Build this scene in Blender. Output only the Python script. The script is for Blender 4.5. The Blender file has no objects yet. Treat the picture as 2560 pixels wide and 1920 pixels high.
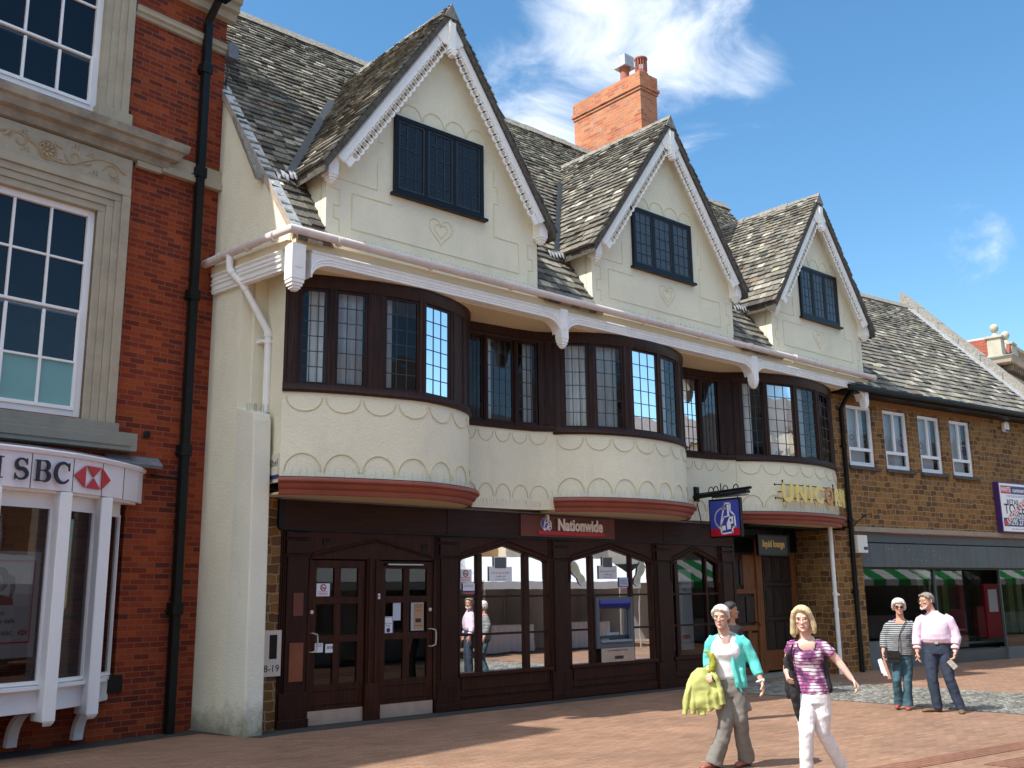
import bpy, bmesh, math, random
from mathutils import Vector, Matrix
R=math.radians
C=bpy.context.scene.collection
scene=bpy.context.scene
random.seed(7)
# ---------------------------------------------------------------- camera
def cam_axes(yaw,pitch,roll):
    fw=Vector((math.sin(yaw)*math.cos(pitch),math.cos(yaw)*math.cos(pitch),math.sin(pitch)))
    rt=Vector((math.cos(yaw),-math.sin(yaw),0)); up=rt.cross(fw)
    c,s=math.cos(roll),math.sin(roll)
    return c*rt+s*up,-s*rt+c*up,fw
CAMPOS=Vector((-6.5,-12.78,1.75))
cr,cu,cf=cam_axes(R(41.386),R(11.972),R(-0.717))
cam=bpy.data.cameras.new('camera'); camo=bpy.data.objects.new('camera',cam); C.objects.link(camo)
camo.matrix_world=Matrix(((cr.x,cu.x,-cf.x,CAMPOS.x),(cr.y,cu.y,-cf.y,CAMPOS.y),(cr.z,cu.z,-cf.z,CAMPOS.z),(0,0,0,1)))
cam.sensor_width=36; cam.lens=36*2490.98/2560; cam.clip_end=2000; cam.clip_start=.05
scene.camera=camo
scene.render.resolution_x=1024; scene.render.resolution_y=768
# ---------------------------------------------------------------- world, sun, exposure
SUN_EL=54.0; SUN_A=12.0           # the sun stands to the left, a little behind the facade
sd=Vector((-math.cos(R(SUN_A))*math.cos(R(SUN_EL)),math.sin(R(SUN_A))*math.cos(R(SUN_EL)),math.sin(R(SUN_EL))))
w=bpy.data.worlds.new('World'); scene.world=w; w.use_nodes=True
nt=w.node_tree; nt.nodes.clear()
def nd(nt,t,**k):
    n=nt.nodes.new(t)
    for a,b in k.items():
        if a[0]=='_': setattr(n,a[1:],b)
    for a,b in k.items():
        if a[0]=='_': continue
        key=int(a[1:]) if a[0]=='i' and a[1:].isdigit() else a.replace('__',' ')
        s=n.inputs[key]
        if isinstance(b,bpy.types.NodeSocket): nt.links.new(b,s)
        else: s.default_value=b
    return n
sky=nd(nt,'ShaderNodeTexSky',_sky_type='NISHITA',_sun_disc=False,_sun_elevation=R(SUN_EL),_sun_rotation=math.atan2(sd.x,sd.y),_altitude=100,_air_density=1.0,_dust_density=0.2,_ozone_density=1.5)
tc=nd(nt,'ShaderNodeTexCoord')
def dirpx(x,y):
    return (cf+(x-1280)/2490.98*cr-(y-960)/2490.98*cu).normalized()
# wispy clouds: noise over the sky directions, gathered round a few places of the sky
mp=nd(nt,'ShaderNodeMapping',Scale=(1.0,1.0,1.7)); nt.links.new(tc.outputs['Generated'],mp.inputs[0])
n1=nd(nt,'ShaderNodeTexNoise',Vector=mp.outputs[0],Scale=7.5,Detail=11,Roughness=.60,Distortion=.6)
blobs=[((1500,60),.10,.37),((1690,90),.10,.39),((1880,170),.06,.32),((1330,290),.12,.32),((1450,180),.09,.28),((2450,600),.05,.36),((2400,670),.05,.30),((1560,380),.10,.22),
       ((6000,1200),.6,.5),((-2400,300),.5,.5)]
acc=None
fill_clouds=[(Vector((-.05,-.35,.95)),.5,.9),(Vector((-.85,-.35,.55)),.42,.85),(Vector((-.6,-.1,.8)),.4,.85),(Vector((.5,.1,.9)),.35,.8),(Vector((.95,-.3,.14)),.12,.5)]  # clouds added behind and above the camera as fill light for shaded fronts
for item in [(dirpx(*p),r_,s_) for p,r_,s_ in blobs[:8]]+[(v.normalized(),r_,s_) for v,r_,s_ in fill_clouds]:
    d,rad,st=item
    dist=nd(nt,'ShaderNodeVectorMath',_operation='DISTANCE',i0=tc.outputs['Generated'],i1=tuple(d))
    mr=nd(nt,'ShaderNodeMapRange',_interpolation_type='SMOOTHSTEP',Value=dist.outputs['Value'])
    mr.inputs[1].default_value=0; mr.inputs[2].default_value=rad*1.5; mr.inputs[3].default_value=st; mr.inputs[4].default_value=0
    if acc is None: acc=mr.outputs[0]
    else: acc=nd(nt,'ShaderNodeMath',_operation='MAXIMUM',i0=acc,i1=mr.outputs[0]).outputs[0]
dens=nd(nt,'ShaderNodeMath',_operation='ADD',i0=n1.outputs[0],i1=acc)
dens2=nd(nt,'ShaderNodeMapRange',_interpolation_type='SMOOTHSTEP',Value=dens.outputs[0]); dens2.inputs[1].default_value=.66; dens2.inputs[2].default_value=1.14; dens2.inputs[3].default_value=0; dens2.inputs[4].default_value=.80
skyc=nd(nt,'ShaderNodeHueSaturation',Color=sky.outputs[0],Hue=.492,Saturation=1.22,Value=.66)
fill_boost=nd(nt,'ShaderNodeMapRange',Value=acc); fill_boost.inputs[1].default_value=.52; fill_boost.inputs[2].default_value=.8
ccol=nd(nt,'ShaderNodeMix',_data_type='RGBA',i0=fill_boost.outputs[0],i6=(4.6,4.65,4.8,1),i7=(9.6,9.3,8.9,1))   # thick clouds are the added ones, brightened to raise the fill light
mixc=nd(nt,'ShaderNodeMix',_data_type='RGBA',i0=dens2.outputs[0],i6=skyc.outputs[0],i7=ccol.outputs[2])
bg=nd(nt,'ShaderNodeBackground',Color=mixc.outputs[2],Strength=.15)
wo=nd(nt,'ShaderNodeOutputWorld',Surface=bg.outputs[0])
sl=bpy.data.lights.new('sun','SUN'); sl.energy=3.15; sl.angle=R(.53); sl.color=(1,.95,.87)
so=bpy.data.objects.new('sun',sl); C.objects.link(so); so.rotation_euler=sd.to_track_quat('Z','Y').to_euler()
scene.view_settings.view_transform='Standard'; scene.view_settings.look='None'; scene.view_settings.exposure=1.18; scene.view_settings.gamma=1
scene.render.engine='CYCLES'
scene.cycles.max_bounces=8; scene.cycles.transparent_max_bounces=12
# ---------------------------------------------------------------- materials
MATS={}
def mat(name,base,rough=.8,var=.12,vs=4.0,bump=.0,bs=60.0,metal=0,spec=.5,col2=None,vcol=False,dirt=0,streak=0,coat=0,foot=0):
    """plain painted or rendered stuff: noise-varied colour, fine bump"""
    if name in MATS: return MATS[name]
    m=bpy.data.materials.new(name); m.use_nodes=True; t=m.node_tree; b=t.nodes['Principled BSDF']
    tc=nd(t,'ShaderNodeTexCoord')
    nz=nd(t,'ShaderNodeTexNoise',Vector=tc.outputs['Object'],Scale=vs,Detail=6,Roughness=.6)
    c1=tuple(c*(1-var) for c in base)+(1,); c2=tuple(min(1,c*(1+var)) for c in (col2 or base))+(1,)
    rp=nd(t,'ShaderNodeValToRGB',Fac=nz.outputs[0]); rp.color_ramp.elements[0].position=.3; rp.color_ramp.elements[1].position=.7
    rp.color_ramp.elements[0].color=c1; rp.color_ramp.elements[1].color=c2
    out=rp.outputs[0]
    if vcol:
        at=nd(t,'ShaderNodeAttribute',_attribute_name='Col')
        out=nd(t,'ShaderNodeMix',_data_type='RGBA',_blend_type='MULTIPLY',i0=1.0,i6=out,i7=at.outputs[0]).outputs[2]
    if dirt:
        mp=nd(t,'ShaderNodeMapping',Vector=tc.outputs['Object'],Scale=(1,1,.35) if streak else (1,1,1))
        dn=nd(t,'ShaderNodeTexNoise',Vector=mp.outputs[0],Scale=streak or 2.2,Detail=8,Roughness=.72)
        dr=nd(t,'ShaderNodeMapRange',Value=dn.outputs[0]); dr.inputs[1].default_value=.52; dr.inputs[2].default_value=.78; dr.inputs[3].default_value=0; dr.inputs[4].default_value=dirt
        out=nd(t,'ShaderNodeMix',_data_type='RGBA',i0=dr.outputs[0],i6=out,i7=(.16,.145,.115,1)).outputs[2]
    if foot:   # splash grime and algae low on the wall
        sp=nd(t,'ShaderNodeSeparateXYZ',i0=tc.outputs['Object']); fn=nd(t,'ShaderNodeTexNoise',Vector=tc.outputs['Object'],Scale=5,Detail=7,Roughness=.7)
        zz=nd(t,'ShaderNodeMath',_operation='MULTIPLY_ADD',i0=fn.outputs[0],i1=-foot*1.6,i2=sp.outputs[2])
        fr=nd(t,'ShaderNodeMapRange',Value=zz.outputs[0]); fr.inputs[1].default_value=-foot*.75; fr.inputs[2].default_value=foot*.15; fr.inputs[3].default_value=.85; fr.inputs[4].default_value=0
        out=nd(t,'ShaderNodeMix',_data_type='RGBA',i0=fr.outputs[0],i6=out,i7=(.15,.15,.10,1)).outputs[2]
    t.links.new(out,b.inputs['Base Color'])
    b.inputs['Roughness'].default_value=rough; b.inputs['Metallic'].default_value=metal; b.inputs['Specular IOR Level'].default_value=spec
    b.inputs['Coat Weight'].default_value=coat
    if bump:
        bn=nd(t,'ShaderNodeTexNoise',Vector=tc.outputs['Object'],Scale=bs,Detail=5,Roughness=.6)
        bp=nd(t,'ShaderNodeBump',Height=bn.outputs[0],Strength=bump,Distance=.02); t.links.new(bp.outputs[0],b.inputs['Normal'])
    MATS[name]=m; return m
def brick(name,cols,mortar,bw,rh,ms,rough=.85,distort=0,dscale=3,bump=.6,flat=False,rot=0,offs=.5,vary=.5,squash=1,sqf=2,lich=None,sm=.1,spots=False):
    """masonry: courses of bricks or stones with per-block colour. Vertical faces use (x+y, z); flat=True uses (x, y)."""
    if name in MATS: return MATS[name]
    m=bpy.data.materials.new(name); m.use_nodes=True; t=m.node_tree; b=t.nodes['Principled BSDF']
    tc=nd(t,'ShaderNodeTexCoord'); src=tc.outputs['Object']
    if flat:
        vec=nd(t,'ShaderNodeMapping',Vector=src,Rotation=(0,0,rot)).outputs[0]
    else:
        sp=nd(t,'ShaderNodeSeparateXYZ',i0=src); ad=nd(t,'ShaderNodeMath',_operation='ADD',i0=sp.outputs[0],i1=sp.outputs[1])
        vec=nd(t,'ShaderNodeCombineXYZ',i0=ad.outputs[0],i1=sp.outputs[2]).outputs[0]
    if distort:
        dn=nd(t,'ShaderNodeTexNoise',Vector=src,Scale=dscale,Detail=3)
        sb=nd(t,'ShaderNodeVectorMath',_operation='SUBTRACT',i0=dn.outputs['Color'],i1=(.5,.5,.5))
        sc=nd(t,'ShaderNodeVectorMath',_operation='SCALE',i0=sb.outputs[0]); sc.inputs['Scale'].default_value=distort
        vec=nd(t,'ShaderNodeVectorMath',_operation='ADD',i0=vec,i1=sc.outputs[0]).outputs[0]
    bt=nd(t,'ShaderNodeTexBrick',_offset=offs,_squash=squash,_squash_frequency=sqf,Vector=vec,Color1=(0,0,0,1),Color2=(1,1,1,1),Mortar=(.5,.5,.5,1),Scale=1.0,i5=ms,i6=sm,i7=0.0,i8=bw,i9=rh)
    rp=nd(t,'ShaderNodeValToRGB',Fac=bt.outputs[0]); el=rp.color_ramp.elements
    while len(el)<len(cols): el.new(.5)
    for i,c in enumerate(cols): el[i].position=i/(len(cols)-1); el[i].color=c+(1,)
    nz=nd(t,'ShaderNodeTexNoise',Vector=src,Scale=22,Detail=6,Roughness=.7)
    nr=nd(t,'ShaderNodeMapRange',Value=nz.outputs[0]); nr.inputs[3].default_value=1-vary; nr.inputs[4].default_value=1+vary
    mu=nd(t,'ShaderNodeVectorMath',_operation='SCALE',i0=rp.outputs[0]); t.links.new(nr.outputs[0],mu.inputs['Scale'])
    nb=nd(t,'ShaderNodeTexNoise',Vector=src,Scale=.9,Detail=4,Roughness=.6)
    nbr=nd(t,'ShaderNodeMapRange',Value=nb.outputs[0]); nbr.inputs[1].default_value=.3; nbr.inputs[2].default_value=.7; nbr.inputs[3].default_value=.8; nbr.inputs[4].default_value=1.18
    mu2=nd(t,'ShaderNodeVectorMath',_operation='SCALE',i0=mu.outputs[0]); t.links.new(nbr.outputs[0],mu2.inputs['Scale'])
    out=mu2.outputs[0]
    if lich:
        ln=nd(t,'ShaderNodeTexNoise',Vector=src,Scale=lich[1],Detail=7,Roughness=.7)
        lr=nd(t,'ShaderNodeMapRange',Value=ln.outputs[0]); lr.inputs[1].default_value=.55; lr.inputs[2].default_value=.66; lr.inputs[4].default_value=lich[2]
        out=nd(t,'ShaderNodeMix',_data_type='RGBA',i0=lr.outputs[0],i6=out,i7=lich[0]+(1,)).outputs[2]
    mx=nd(t,'ShaderNodeMix',_data_type='RGBA',i0=bt.outputs['Fac'],i6=out,i7=mortar+(1,))
    fin=mx.outputs[2]
    if spots:
        vo=nd(t,'ShaderNodeTexVoronoi',Vector=src,Scale=1.9); lt=nd(t,'ShaderNodeMapRange',Value=vo.outputs['Distance']); lt.inputs[1].default_value=.035; lt.inputs[2].default_value=.055; lt.inputs[3].default_value=.55; lt.inputs[4].default_value=0
        sn=nd(t,'ShaderNodeTexNoise',Vector=src,Scale=.55,Detail=9,Roughness=.72); sr=nd(t,'ShaderNodeMapRange',Value=sn.outputs[0]); sr.inputs[1].default_value=.54; sr.inputs[2].default_value=.70; sr.inputs[4].default_value=.38
        mm=nd(t,'ShaderNodeMath',_operation='MAXIMUM',i0=lt.outputs[0],i1=sr.outputs[0])
        fin=nd(t,'ShaderNodeMix',_data_type='RGBA',i0=mm.outputs[0],i6=fin,i7=(.10,.075,.06,1)).outputs[2]
    t.links.new(fin,b.inputs['Base Color']); b.inputs['Roughness'].default_value=rough; b.inputs['Specular IOR Level'].default_value=.3
    inv=nd(t,'ShaderNodeMath',_operation='SUBTRACT',i0=1.0,i1=bt.outputs['Fac'])
    hh=nd(t,'ShaderNodeMath',_operation='MULTIPLY_ADD',i0=nz.outputs[0],i1=.35,i2=inv.outputs[0])
    hh2=nd(t,'ShaderNodeMath',_operation='MULTIPLY_ADD',i0=bt.outputs[0],i1=.25,i2=hh.outputs[0])
    bp=nd(t,'ShaderNodeBump',Height=hh2.outputs[0],Strength=bump,Distance=.012); t.links.new(bp.outputs[0],b.inputs['Normal'])
    MATS[name]=m; return m
def wood(name,c1,c2,rough=.45,scale=(30,30,2.2),bump=.15,spec=.4):
    if name in MATS: return MATS[name]
    m=bpy.data.materials.new(name); m.use_nodes=True; t=m.node_tree; b=t.nodes['Principled BSDF']
    tc=nd(t,'ShaderNodeTexCoord'); mp=nd(t,'ShaderNodeMapping',Vector=tc.outputs['Object'],Scale=scale)
    nz=nd(t,'ShaderNodeTexNoise',Vector=mp.outputs[0],Scale=1,Detail=6,Roughness=.65,Distortion=.4)
    rp=nd(t,'ShaderNodeValToRGB',Fac=nz.outputs[0]); rp.color_ramp.elements[0].position=.32; rp.color_ramp.elements[1].position=.72
    rp.color_ramp.elements[0].color=c1+(1,); rp.color_ramp.elements[1].color=c2+(1,)
    t.links.new(rp.outputs[0],b.inputs['Base Color']); b.inputs['Roughness'].default_value=rough; b.inputs['Specular IOR Level'].default_value=spec
    bp=nd(t,'ShaderNodeBump',Height=nz.outputs[0],Strength=bump,Distance=.01); t.links.new(bp.outputs[0],b.inputs['Normal'])
    MATS[name]=m; return m
def glassmat(name,tint=(.62,.68,.66),ior=1.7,wav=.03,gain=1.0):
    if name in MATS: return MATS[name]
    m=bpy.data.materials.new(name); m.use_nodes=True; t=m.node_tree; t.nodes.clear()
    tc=nd(t,'ShaderNodeTexCoord')
    nz=nd(t,'ShaderNodeTexNoise',Vector=tc.outputs['Object'],Scale=1.6,Detail=2)
    bp=nd(t,'ShaderNodeBump',Height=nz.outputs[0],Strength=wav,Distance=.15)
    fr=nd(t,'ShaderNodeFresnel',IOR=ior); mg=nd(t,'ShaderNodeMath',_operation='MULTIPLY',_use_clamp=True,i0=fr.outputs[0],i1=gain)
    gl=nd(t,'ShaderNodeBsdfGlossy',Roughness=.008,Normal=bp.outputs[0]); gl.inputs[0].default_value=(.95,.97,1,1)
    tr=nd(t,'ShaderNodeBsdfTransparent'); tr.inputs[0].default_value=tint+(1,)
    mx=nd(t,'ShaderNodeMixShader',Fac=mg.outputs[0]); t.links.new(tr.outputs[0],mx.inputs[1]); t.links.new(gl.outputs[0],mx.inputs[2])
    nd(t,'ShaderNodeOutputMaterial',Surface=mx.outputs[0]); MATS[name]=m; return m
def stripes(name,c1,c2,width,axis='Z',rough=.8,duty=.5,wob=0):
    if name in MATS: return MATS[name]
    m=bpy.data.materials.new(name); m.use_nodes=True; t=m.node_tree; b=t.nodes['Principled BSDF']
    tc=nd(t,'ShaderNodeTexCoord'); sp=nd(t,'ShaderNodeSeparateXYZ',i0=tc.outputs['Object'])
    v=sp.outputs['XYZ'.index(axis)]
    if wob:
        nz=nd(t,'ShaderNodeTexNoise',Vector=tc.outputs['Object'],Scale=5); v=nd(t,'ShaderNodeMath',_operation='MULTIPLY_ADD',i0=nz.outputs[0],i1=wob,i2=v).outputs[0]
    dv=nd(t,'ShaderNodeMath',_operation='DIVIDE',i0=v,i1=width); fr=nd(t,'ShaderNodeMath',_operation='FRACT',i0=dv.outputs[0])
    lt=nd(t,'ShaderNodeMath',_operation='LESS_THAN',i0=fr.outputs[0],i1=duty)
    mx=nd(t,'ShaderNodeMix',_data_type='RGBA',i0=lt.outputs[0],i6=c1+(1,),i7=c2+(1,)); t.links.new(mx.outputs[2],b.inputs['Base Color']); b.inputs['Roughness'].default_value=rough
    MATS[name]=m; return m
M_cream=mat('cream_render',(.80,.76,.58),.9,.05,1.3,bump=.6,bs=30,dirt=.16,streak=1.7,foot=.4)
M_relief=mat('cream_relief_shaded',(.66,.60,.40),.9,.1,6)  # wall cream darkened: the shading of the thin raised lines is in the colour
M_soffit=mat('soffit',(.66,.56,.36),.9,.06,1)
M_white=mat('white_paint',(.86,.855,.82),.55,.04,5,bump=.15,bs=30,dirt=.16)
M_upvc=mat('white_window_frame',(.84,.84,.84),.4,.02,3)
M_pinkgut=mat('gutter_plastic',(.66,.58,.54),.6,.08,6,dirt=.4)
M_black=mat('black_paint',(.006,.007,.010),.35,.2,8,bump=.1,spec=.25)
M_iron=mat('cast_iron',(.006,.008,.008),.42,.3,9,bump=.2,bs=30,spec=.25)
M_lead=mat('lead',(.14,.155,.17),.6,.25,6,bump=.3,bs=12)
M_leadpale=mat('lead_pale',(.36,.38,.40),.5,.2,8,bump=.5,bs=14)
M_valley=mat('valley_lead',(.022,.032,.042),.55,.3,6)
M_red=mat('red_cornice',(.27,.068,.042),.5,.14,3,bump=.12,bs=25,dirt=.2)
M_dkwood=wood('dark_stained_wood',(.012,.0042,.003),(.048,.015,.008),.42,spec=.2)
M_dkwood2=wood('dark_stained_wood_panels',(.018,.0055,.003),(.066,.019,.009),.45,spec=.2)
M_fascia=wood('fascia_board',(.020,.0085,.007),(.046,.017,.012),.5,(2.5,20,20),spec=.2)
M_brfr=wood('brown_window_frame',(.012,.006,.004),(.052,.020,.013),.5,spec=.25)
M_redbr=mat('maroon_board',(.125,.028,.018),.45,.15,4)
M_orwood=wood('orange_oak',(.13,.042,.012),(.30,.11,.035),.45)
M_stone=mat('limestone',(.40,.35,.26),.88,.10,3,bump=.4,bs=45,dirt=.35)
M_stoned=mat('weathered_sill_stone',(.30,.26,.20),.9,.3,4,bump=.5,bs=30,dirt=.85)
M_greystone=mat('grey_painted_stone',(.25,.25,.21),.85,.10,3,bump=.3,bs=40)
M_carve=mat('carved_limestone',(.50,.40,.26),.88,.08,4,bump=.3,bs=50)
M_brick=brick('orange_red_brick',[(.14,.016,.007),(.24,.034,.010),(.32,.055,.015),(.21,.026,.011),(.10,.017,.013)],(.19,.10,.048),.225,.075,.006,vary=.28,bump=.5)
M_chbrick=brick('chimney_brick',[(.36,.10,.045),(.50,.15,.06),(.58,.22,.09),(.42,.16,.1)],(.36,.27,.2),.225,.075,.007,vary=.35,bump=.6,lich=((.33,.30,.22),5,.75))
M_iron_stone=brick('ironstone_rubble',[(.13,.055,.016),(.23,.11,.030),(.30,.15,.045),(.21,.105,.045),(.10,.05,.022),(.26,.115,.028)],(.34,.25,.13),.25,.13,.011,distort=.12,dscale=4.2,vary=.35,bump=.9,squash=.72,sqf=3,sm=.3)
M_slate=mat('stone_slate',(.185,.178,.158),.92,.35,26,bump=.8,bs=38,vcol=True,spec=.2)
M_under=mat('slate_undercloak',(.085,.075,.062),.95,.5,16,bump=1.0,bs=28)
M_ridge=mat('ridge_stone',(.23,.215,.185),.92,.4,14,bump=.9,bs=30)
M_glass=glassmat('window_glass',(.84,.88,.88),1.40,.03)
M_shopglass=glassmat('shop_glass',(.62,.66,.64),1.6,.004,.85)
M_blueglass=glassmat('sash_glass',(.45,.52,.58),1.5,.02)
M_frost=mat('frosted_film',(.17,.36,.36),.55,.04,2)
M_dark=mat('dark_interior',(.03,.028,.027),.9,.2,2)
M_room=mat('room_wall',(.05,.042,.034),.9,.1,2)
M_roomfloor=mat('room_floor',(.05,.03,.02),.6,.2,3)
M_curtain=mat('white_curtain',(.80,.80,.78),.9,.1,3)
M_lead_came=mat('lead_came',(.035,.04,.045),.5,.2,8)
M_gold=mat('gold_letters',(.80,.63,.20),.4,.06,9)
M_goldor=mat('worn_gold_letter',(.48,.22,.06),.45,.12,9,metal=.2)
M_paper=mat('white_paper',(.74,.76,.80),.6,.02,3)
M_navy=mat('navy',(.018,.022,.15),.4,.06,3)
M_ink=mat('ink',(.02,.02,.035),.6,.05,3)
M_signred=mat('sign_red',(.50,.012,.03),.4,.05,3)
M_steel=mat('steel',(.62,.60,.57),.35,.06,6,metal=.7)
M_kick=mat('kick_plate',(.52,.42,.35),.35,.12,7,metal=.5)
M_potred=mat('terracotta',(.34,.12,.08),.8,.2,9,bump=.3)
M_slatdark=mat('shop_fascia_slate',(.088,.105,.108),.6,.12,1.6,dirt=.12)
M_band=mat('concrete_band',(.32,.27,.21),.9,.1,3,bump=.3)
M_greyrender=mat('grey_stall_riser',(.11,.13,.135),.6,.1,3)
# ---------------------------------------------------------------- mesh builder
class MB:
    def __init__(s): s.v=[]; s.f=[]; s.c=[]; s.m=[]
    def add(s,vs,fs,col=None,mi=0):
        o=len(s.v); s.v+= [tuple(v) for v in vs]
        for f in fs: s.f.append(tuple(i+o for i in f)); s.c.append(col); s.m.append(mi)
    def box(s,x0,x1,y0,y1,z0,z1,M=None,mi=0,col=None):
        vs=[Vector((x,y,z)) for z in (z0,z1) for y in (y0,y1) for x in (x0,x1)]
        if M is not None: vs=[M@v for v in vs]
        s.add(vs,[(0,1,3,2),(4,6,7,5),(0,4,5,1),(2,3,7,6),(0,2,6,4),(1,5,7,3)],col,mi)
    def prism(s,poly,fn0,fn1,mi=0,col=None):
        """poly: 2-D outline; fn0/fn1 map (a,b)->3-D for the two faces"""
        n=len(poly); vs=[fn0(*p) for p in poly]+[fn1(*p) for p in poly]
        fs=[tuple(range(n)),tuple(range(2*n-1,n-1,-1))]+[(i,(i+1)%n,n+(i+1)%n,n+i) for i in range(n)]
        s.add(vs,fs,col,mi)
    def xz(s,poly,y0,y1,mi=0): s.prism(poly,lambda a,b:(a,y0,b),lambda a,b:(a,y1,b),mi)
    def yz(s,poly,x0,x1,mi=0): s.prism(poly,lambda a,b:(x0,a,b),lambda a,b:(x1,a,b),mi)
    def xy(s,poly,z0,z1,mi=0): s.prism(poly,lambda a,b:(a,b,z0),lambda a,b:(a,b,z1),mi)
    def quadframe(s,x0,x1,z0,z1,y0,y1,w,wb=None,mi=0):
        wb=w if wb is None else wb
        s.box(x0,x0+w,y0,y1,z0,z1,mi=mi); s.box(x1-w,x1,y0,y1,z0,z1,mi=mi)
        s.box(x0+w,x1-w,y0,y1,z1-w,z1,mi=mi); s.box(x0+w,x1-w,y0,y1,z0,z0+wb,mi=mi)
    def tube(s,pts,r,n=8,mi=0,caps=True,flat=1.0):
        pts=[Vector(p) for p in pts]; rr=r if isinstance(r,(list,tuple)) else [r]*len(pts)
        rings=[]; prev=None
        for i,p in enumerate(pts):
            d=(pts[min(i+1,len(pts)-1)]-pts[max(i-1,0)]).normalized()
            if prev is None: a=d.cross(Vector((0,0,1)));  a=a if a.length>.05 else Vector((1,0,0))
            else: a=prev-d*prev.dot(d)
            a.normalize(); prev=a; b=d.cross(a)
            rings.append([p+rr[i]*(math.cos(t)*a+math.sin(t)*b*flat) for t in [2*math.pi*k/n for k in range(n)]])
        vs=[v for q in rings for v in q]; fs=[]
        for i in range(len(rings)-1):
            for k in range(n): fs.append((i*n+k,i*n+(k+1)%n,(i+1)*n+(k+1)%n,(i+1)*n+k))
        if caps: fs+= [tuple(range(n-1,-1,-1)),tuple(range((len(rings)-1)*n,len(rings)*n))]
        s.add(vs,fs,None,mi)
    def lathe(s,prof,c=(0,0,0),n=16,mi=0):
        c=Vector(c); vs=[]; fs=[]
        for r_,z in prof:
            for k in range(n): a=2*math.pi*k/n; vs.append(c+Vector((r_*math.cos(a),r_*math.sin(a),z)))
        for i in range(len(prof)-1):
            for k in range(n): fs.append((i*n+k,i*n+(k+1)%n,(i+1)*n+(k+1)%n,(i+1)*n+k))
        fs+= [tuple(range(n-1,-1,-1)),tuple(range((len(prof)-1)*n,len(prof)*n))]
        s.add(vs,fs,None,mi)
    def sweep(s,path,prof,mi=0,cap=True):
        """horizontal path [(x,y,z)], profile [(out,up)] with out = to the right-hand outward normal (street side when path runs +x)"""
        pts=[Vector(p) for p in path]; N=len(pts); n=len(prof); vs=[]
        for i,p in enumerate(pts):
            d0=(pts[i]-pts[i-1]) if i>0 else (pts[1]-pts[0]); d1=(pts[i+1]-pts[i]) if i<N-1 else d0
            d0=Vector((d0.x,d0.y,0)).normalized(); d1=Vector((d1.x,d1.y,0)).normalized()
            n0=Vector((d0.y,-d0.x,0)); n1=Vector((d1.y,-d1.x,0)); m=(n0+n1)
            m=m/max(.3,m.length_squared)*2 if m.length>1e-4 else n0
            for o,u in prof: vs.append(p+m*o+Vector((0,0,u)))
        fs=[]
        for i in range(N-1):
            for k in range(n): fs.append((i*n+k,(i+1)*n+k,(i+1)*n+(k+1)%n,i*n+(k+1)%n))
        if cap: fs+= [tuple(range(n)),tuple(range(N*n-1,(N-1)*n-1,-1))]
        s.add(vs,fs,None,mi)
    def mesh(s,me_name,mats):
        me=bpy.data.meshes.new(me_name); me.from_pydata(s.v,[],s.f)
        for m in mats: me.materials.append(m)
        if any(s.m): me.polygons.foreach_set('material_index',s.m)
        if any(c is not None for c in s.c):
            ca=me.color_attributes.new('Col','FLOAT_COLOR','CORNER')
            for p,c in zip(me.polygons,s.c):
                for li in p.loop_indices: ca.data[li].color=(c or (1,1,1))+(1,)
        bm=bmesh.new(); bm.from_mesh(me); bmesh.ops.recalc_face_normals(bm,faces=bm.faces); bm.to_mesh(me); bm.free()
        return me
    def build(s,name,mats,parent=None,smooth=False,bevel=0,label=None):
        if not isinstance(mats,(list,tuple)): mats=[mats]
        me=s.mesh(name,mats)
        if smooth:
            for p in me.polygons: p.use_smooth=True
            me.set_sharp_from_angle(angle=R(38))
        o=bpy.data.objects.new(name,me); C.objects.link(o)
        if parent: o.parent=parent
        if bevel:
            b=o.modifiers.new('bevel','BEVEL'); b.width=bevel; b.segments=2; b.limit_method='ANGLE'
        if label: o['label']=label
        return o
def tag(o,label=None,cat=None,group=None,kind=None):
    if label: o['label']=label
    if cat: o['category']=cat
    if group: o['group']=group
    if kind: o['kind']=kind
    return o
def thing(name,label,cat,loc=(0,0,0),rz=0,group=None):
    o=bpy.data.objects.new(name,None); C.objects.link(o); o.location=loc; o.rotation_euler=(0,0,rz); o.empty_display_size=.3
    return tag(o,label,cat,group)
DG=None
def textmesh(mb,body,size,M,extrude=.004,offset=0.0,align='CENTER',mi=0,space=1.0,shear=0,sx=1.0):
    """real letter geometry; local x right, y up, z out of the face; M places it"""
    cu_=bpy.data.curves.new('t','FONT'); cu_.body=body; cu_.size=size; cu_.extrude=extrude; cu_.offset=offset; cu_.align_x=align; cu_.space_character=space; cu_.shear=shear; cu_.resolution_u=3
    o=bpy.data.objects.new('t',cu_); C.objects.link(o)
    dg=bpy.context.evaluated_depsgraph_get(); me=bpy.data.meshes.new_from_object(o.evaluated_get(dg))
    mb.add([M@Vector((v.co.x*sx,v.co.y,v.co.z)) for v in me.vertices],[tuple(p.vertices) for p in me.polygons],None,mi)
    bpy.data.objects.remove(o); bpy.data.curves.remove(cu_); bpy.data.meshes.remove(me)
def face(o,u=(1,0,0),up=(0,0,1)):
    """matrix for text and flat marks: origin o, x along u, y up, z outwards (u x up)"""
    u=Vector(u).normalized(); up=Vector(up).normalized(); n=u.cross(up)
    return Matrix(((u.x,up.x,n.x,o[0]),(u.y,up.y,n.y,o[1]),(u.z,up.z,n.z,o[2]),(0,0,0,1)))
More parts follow.
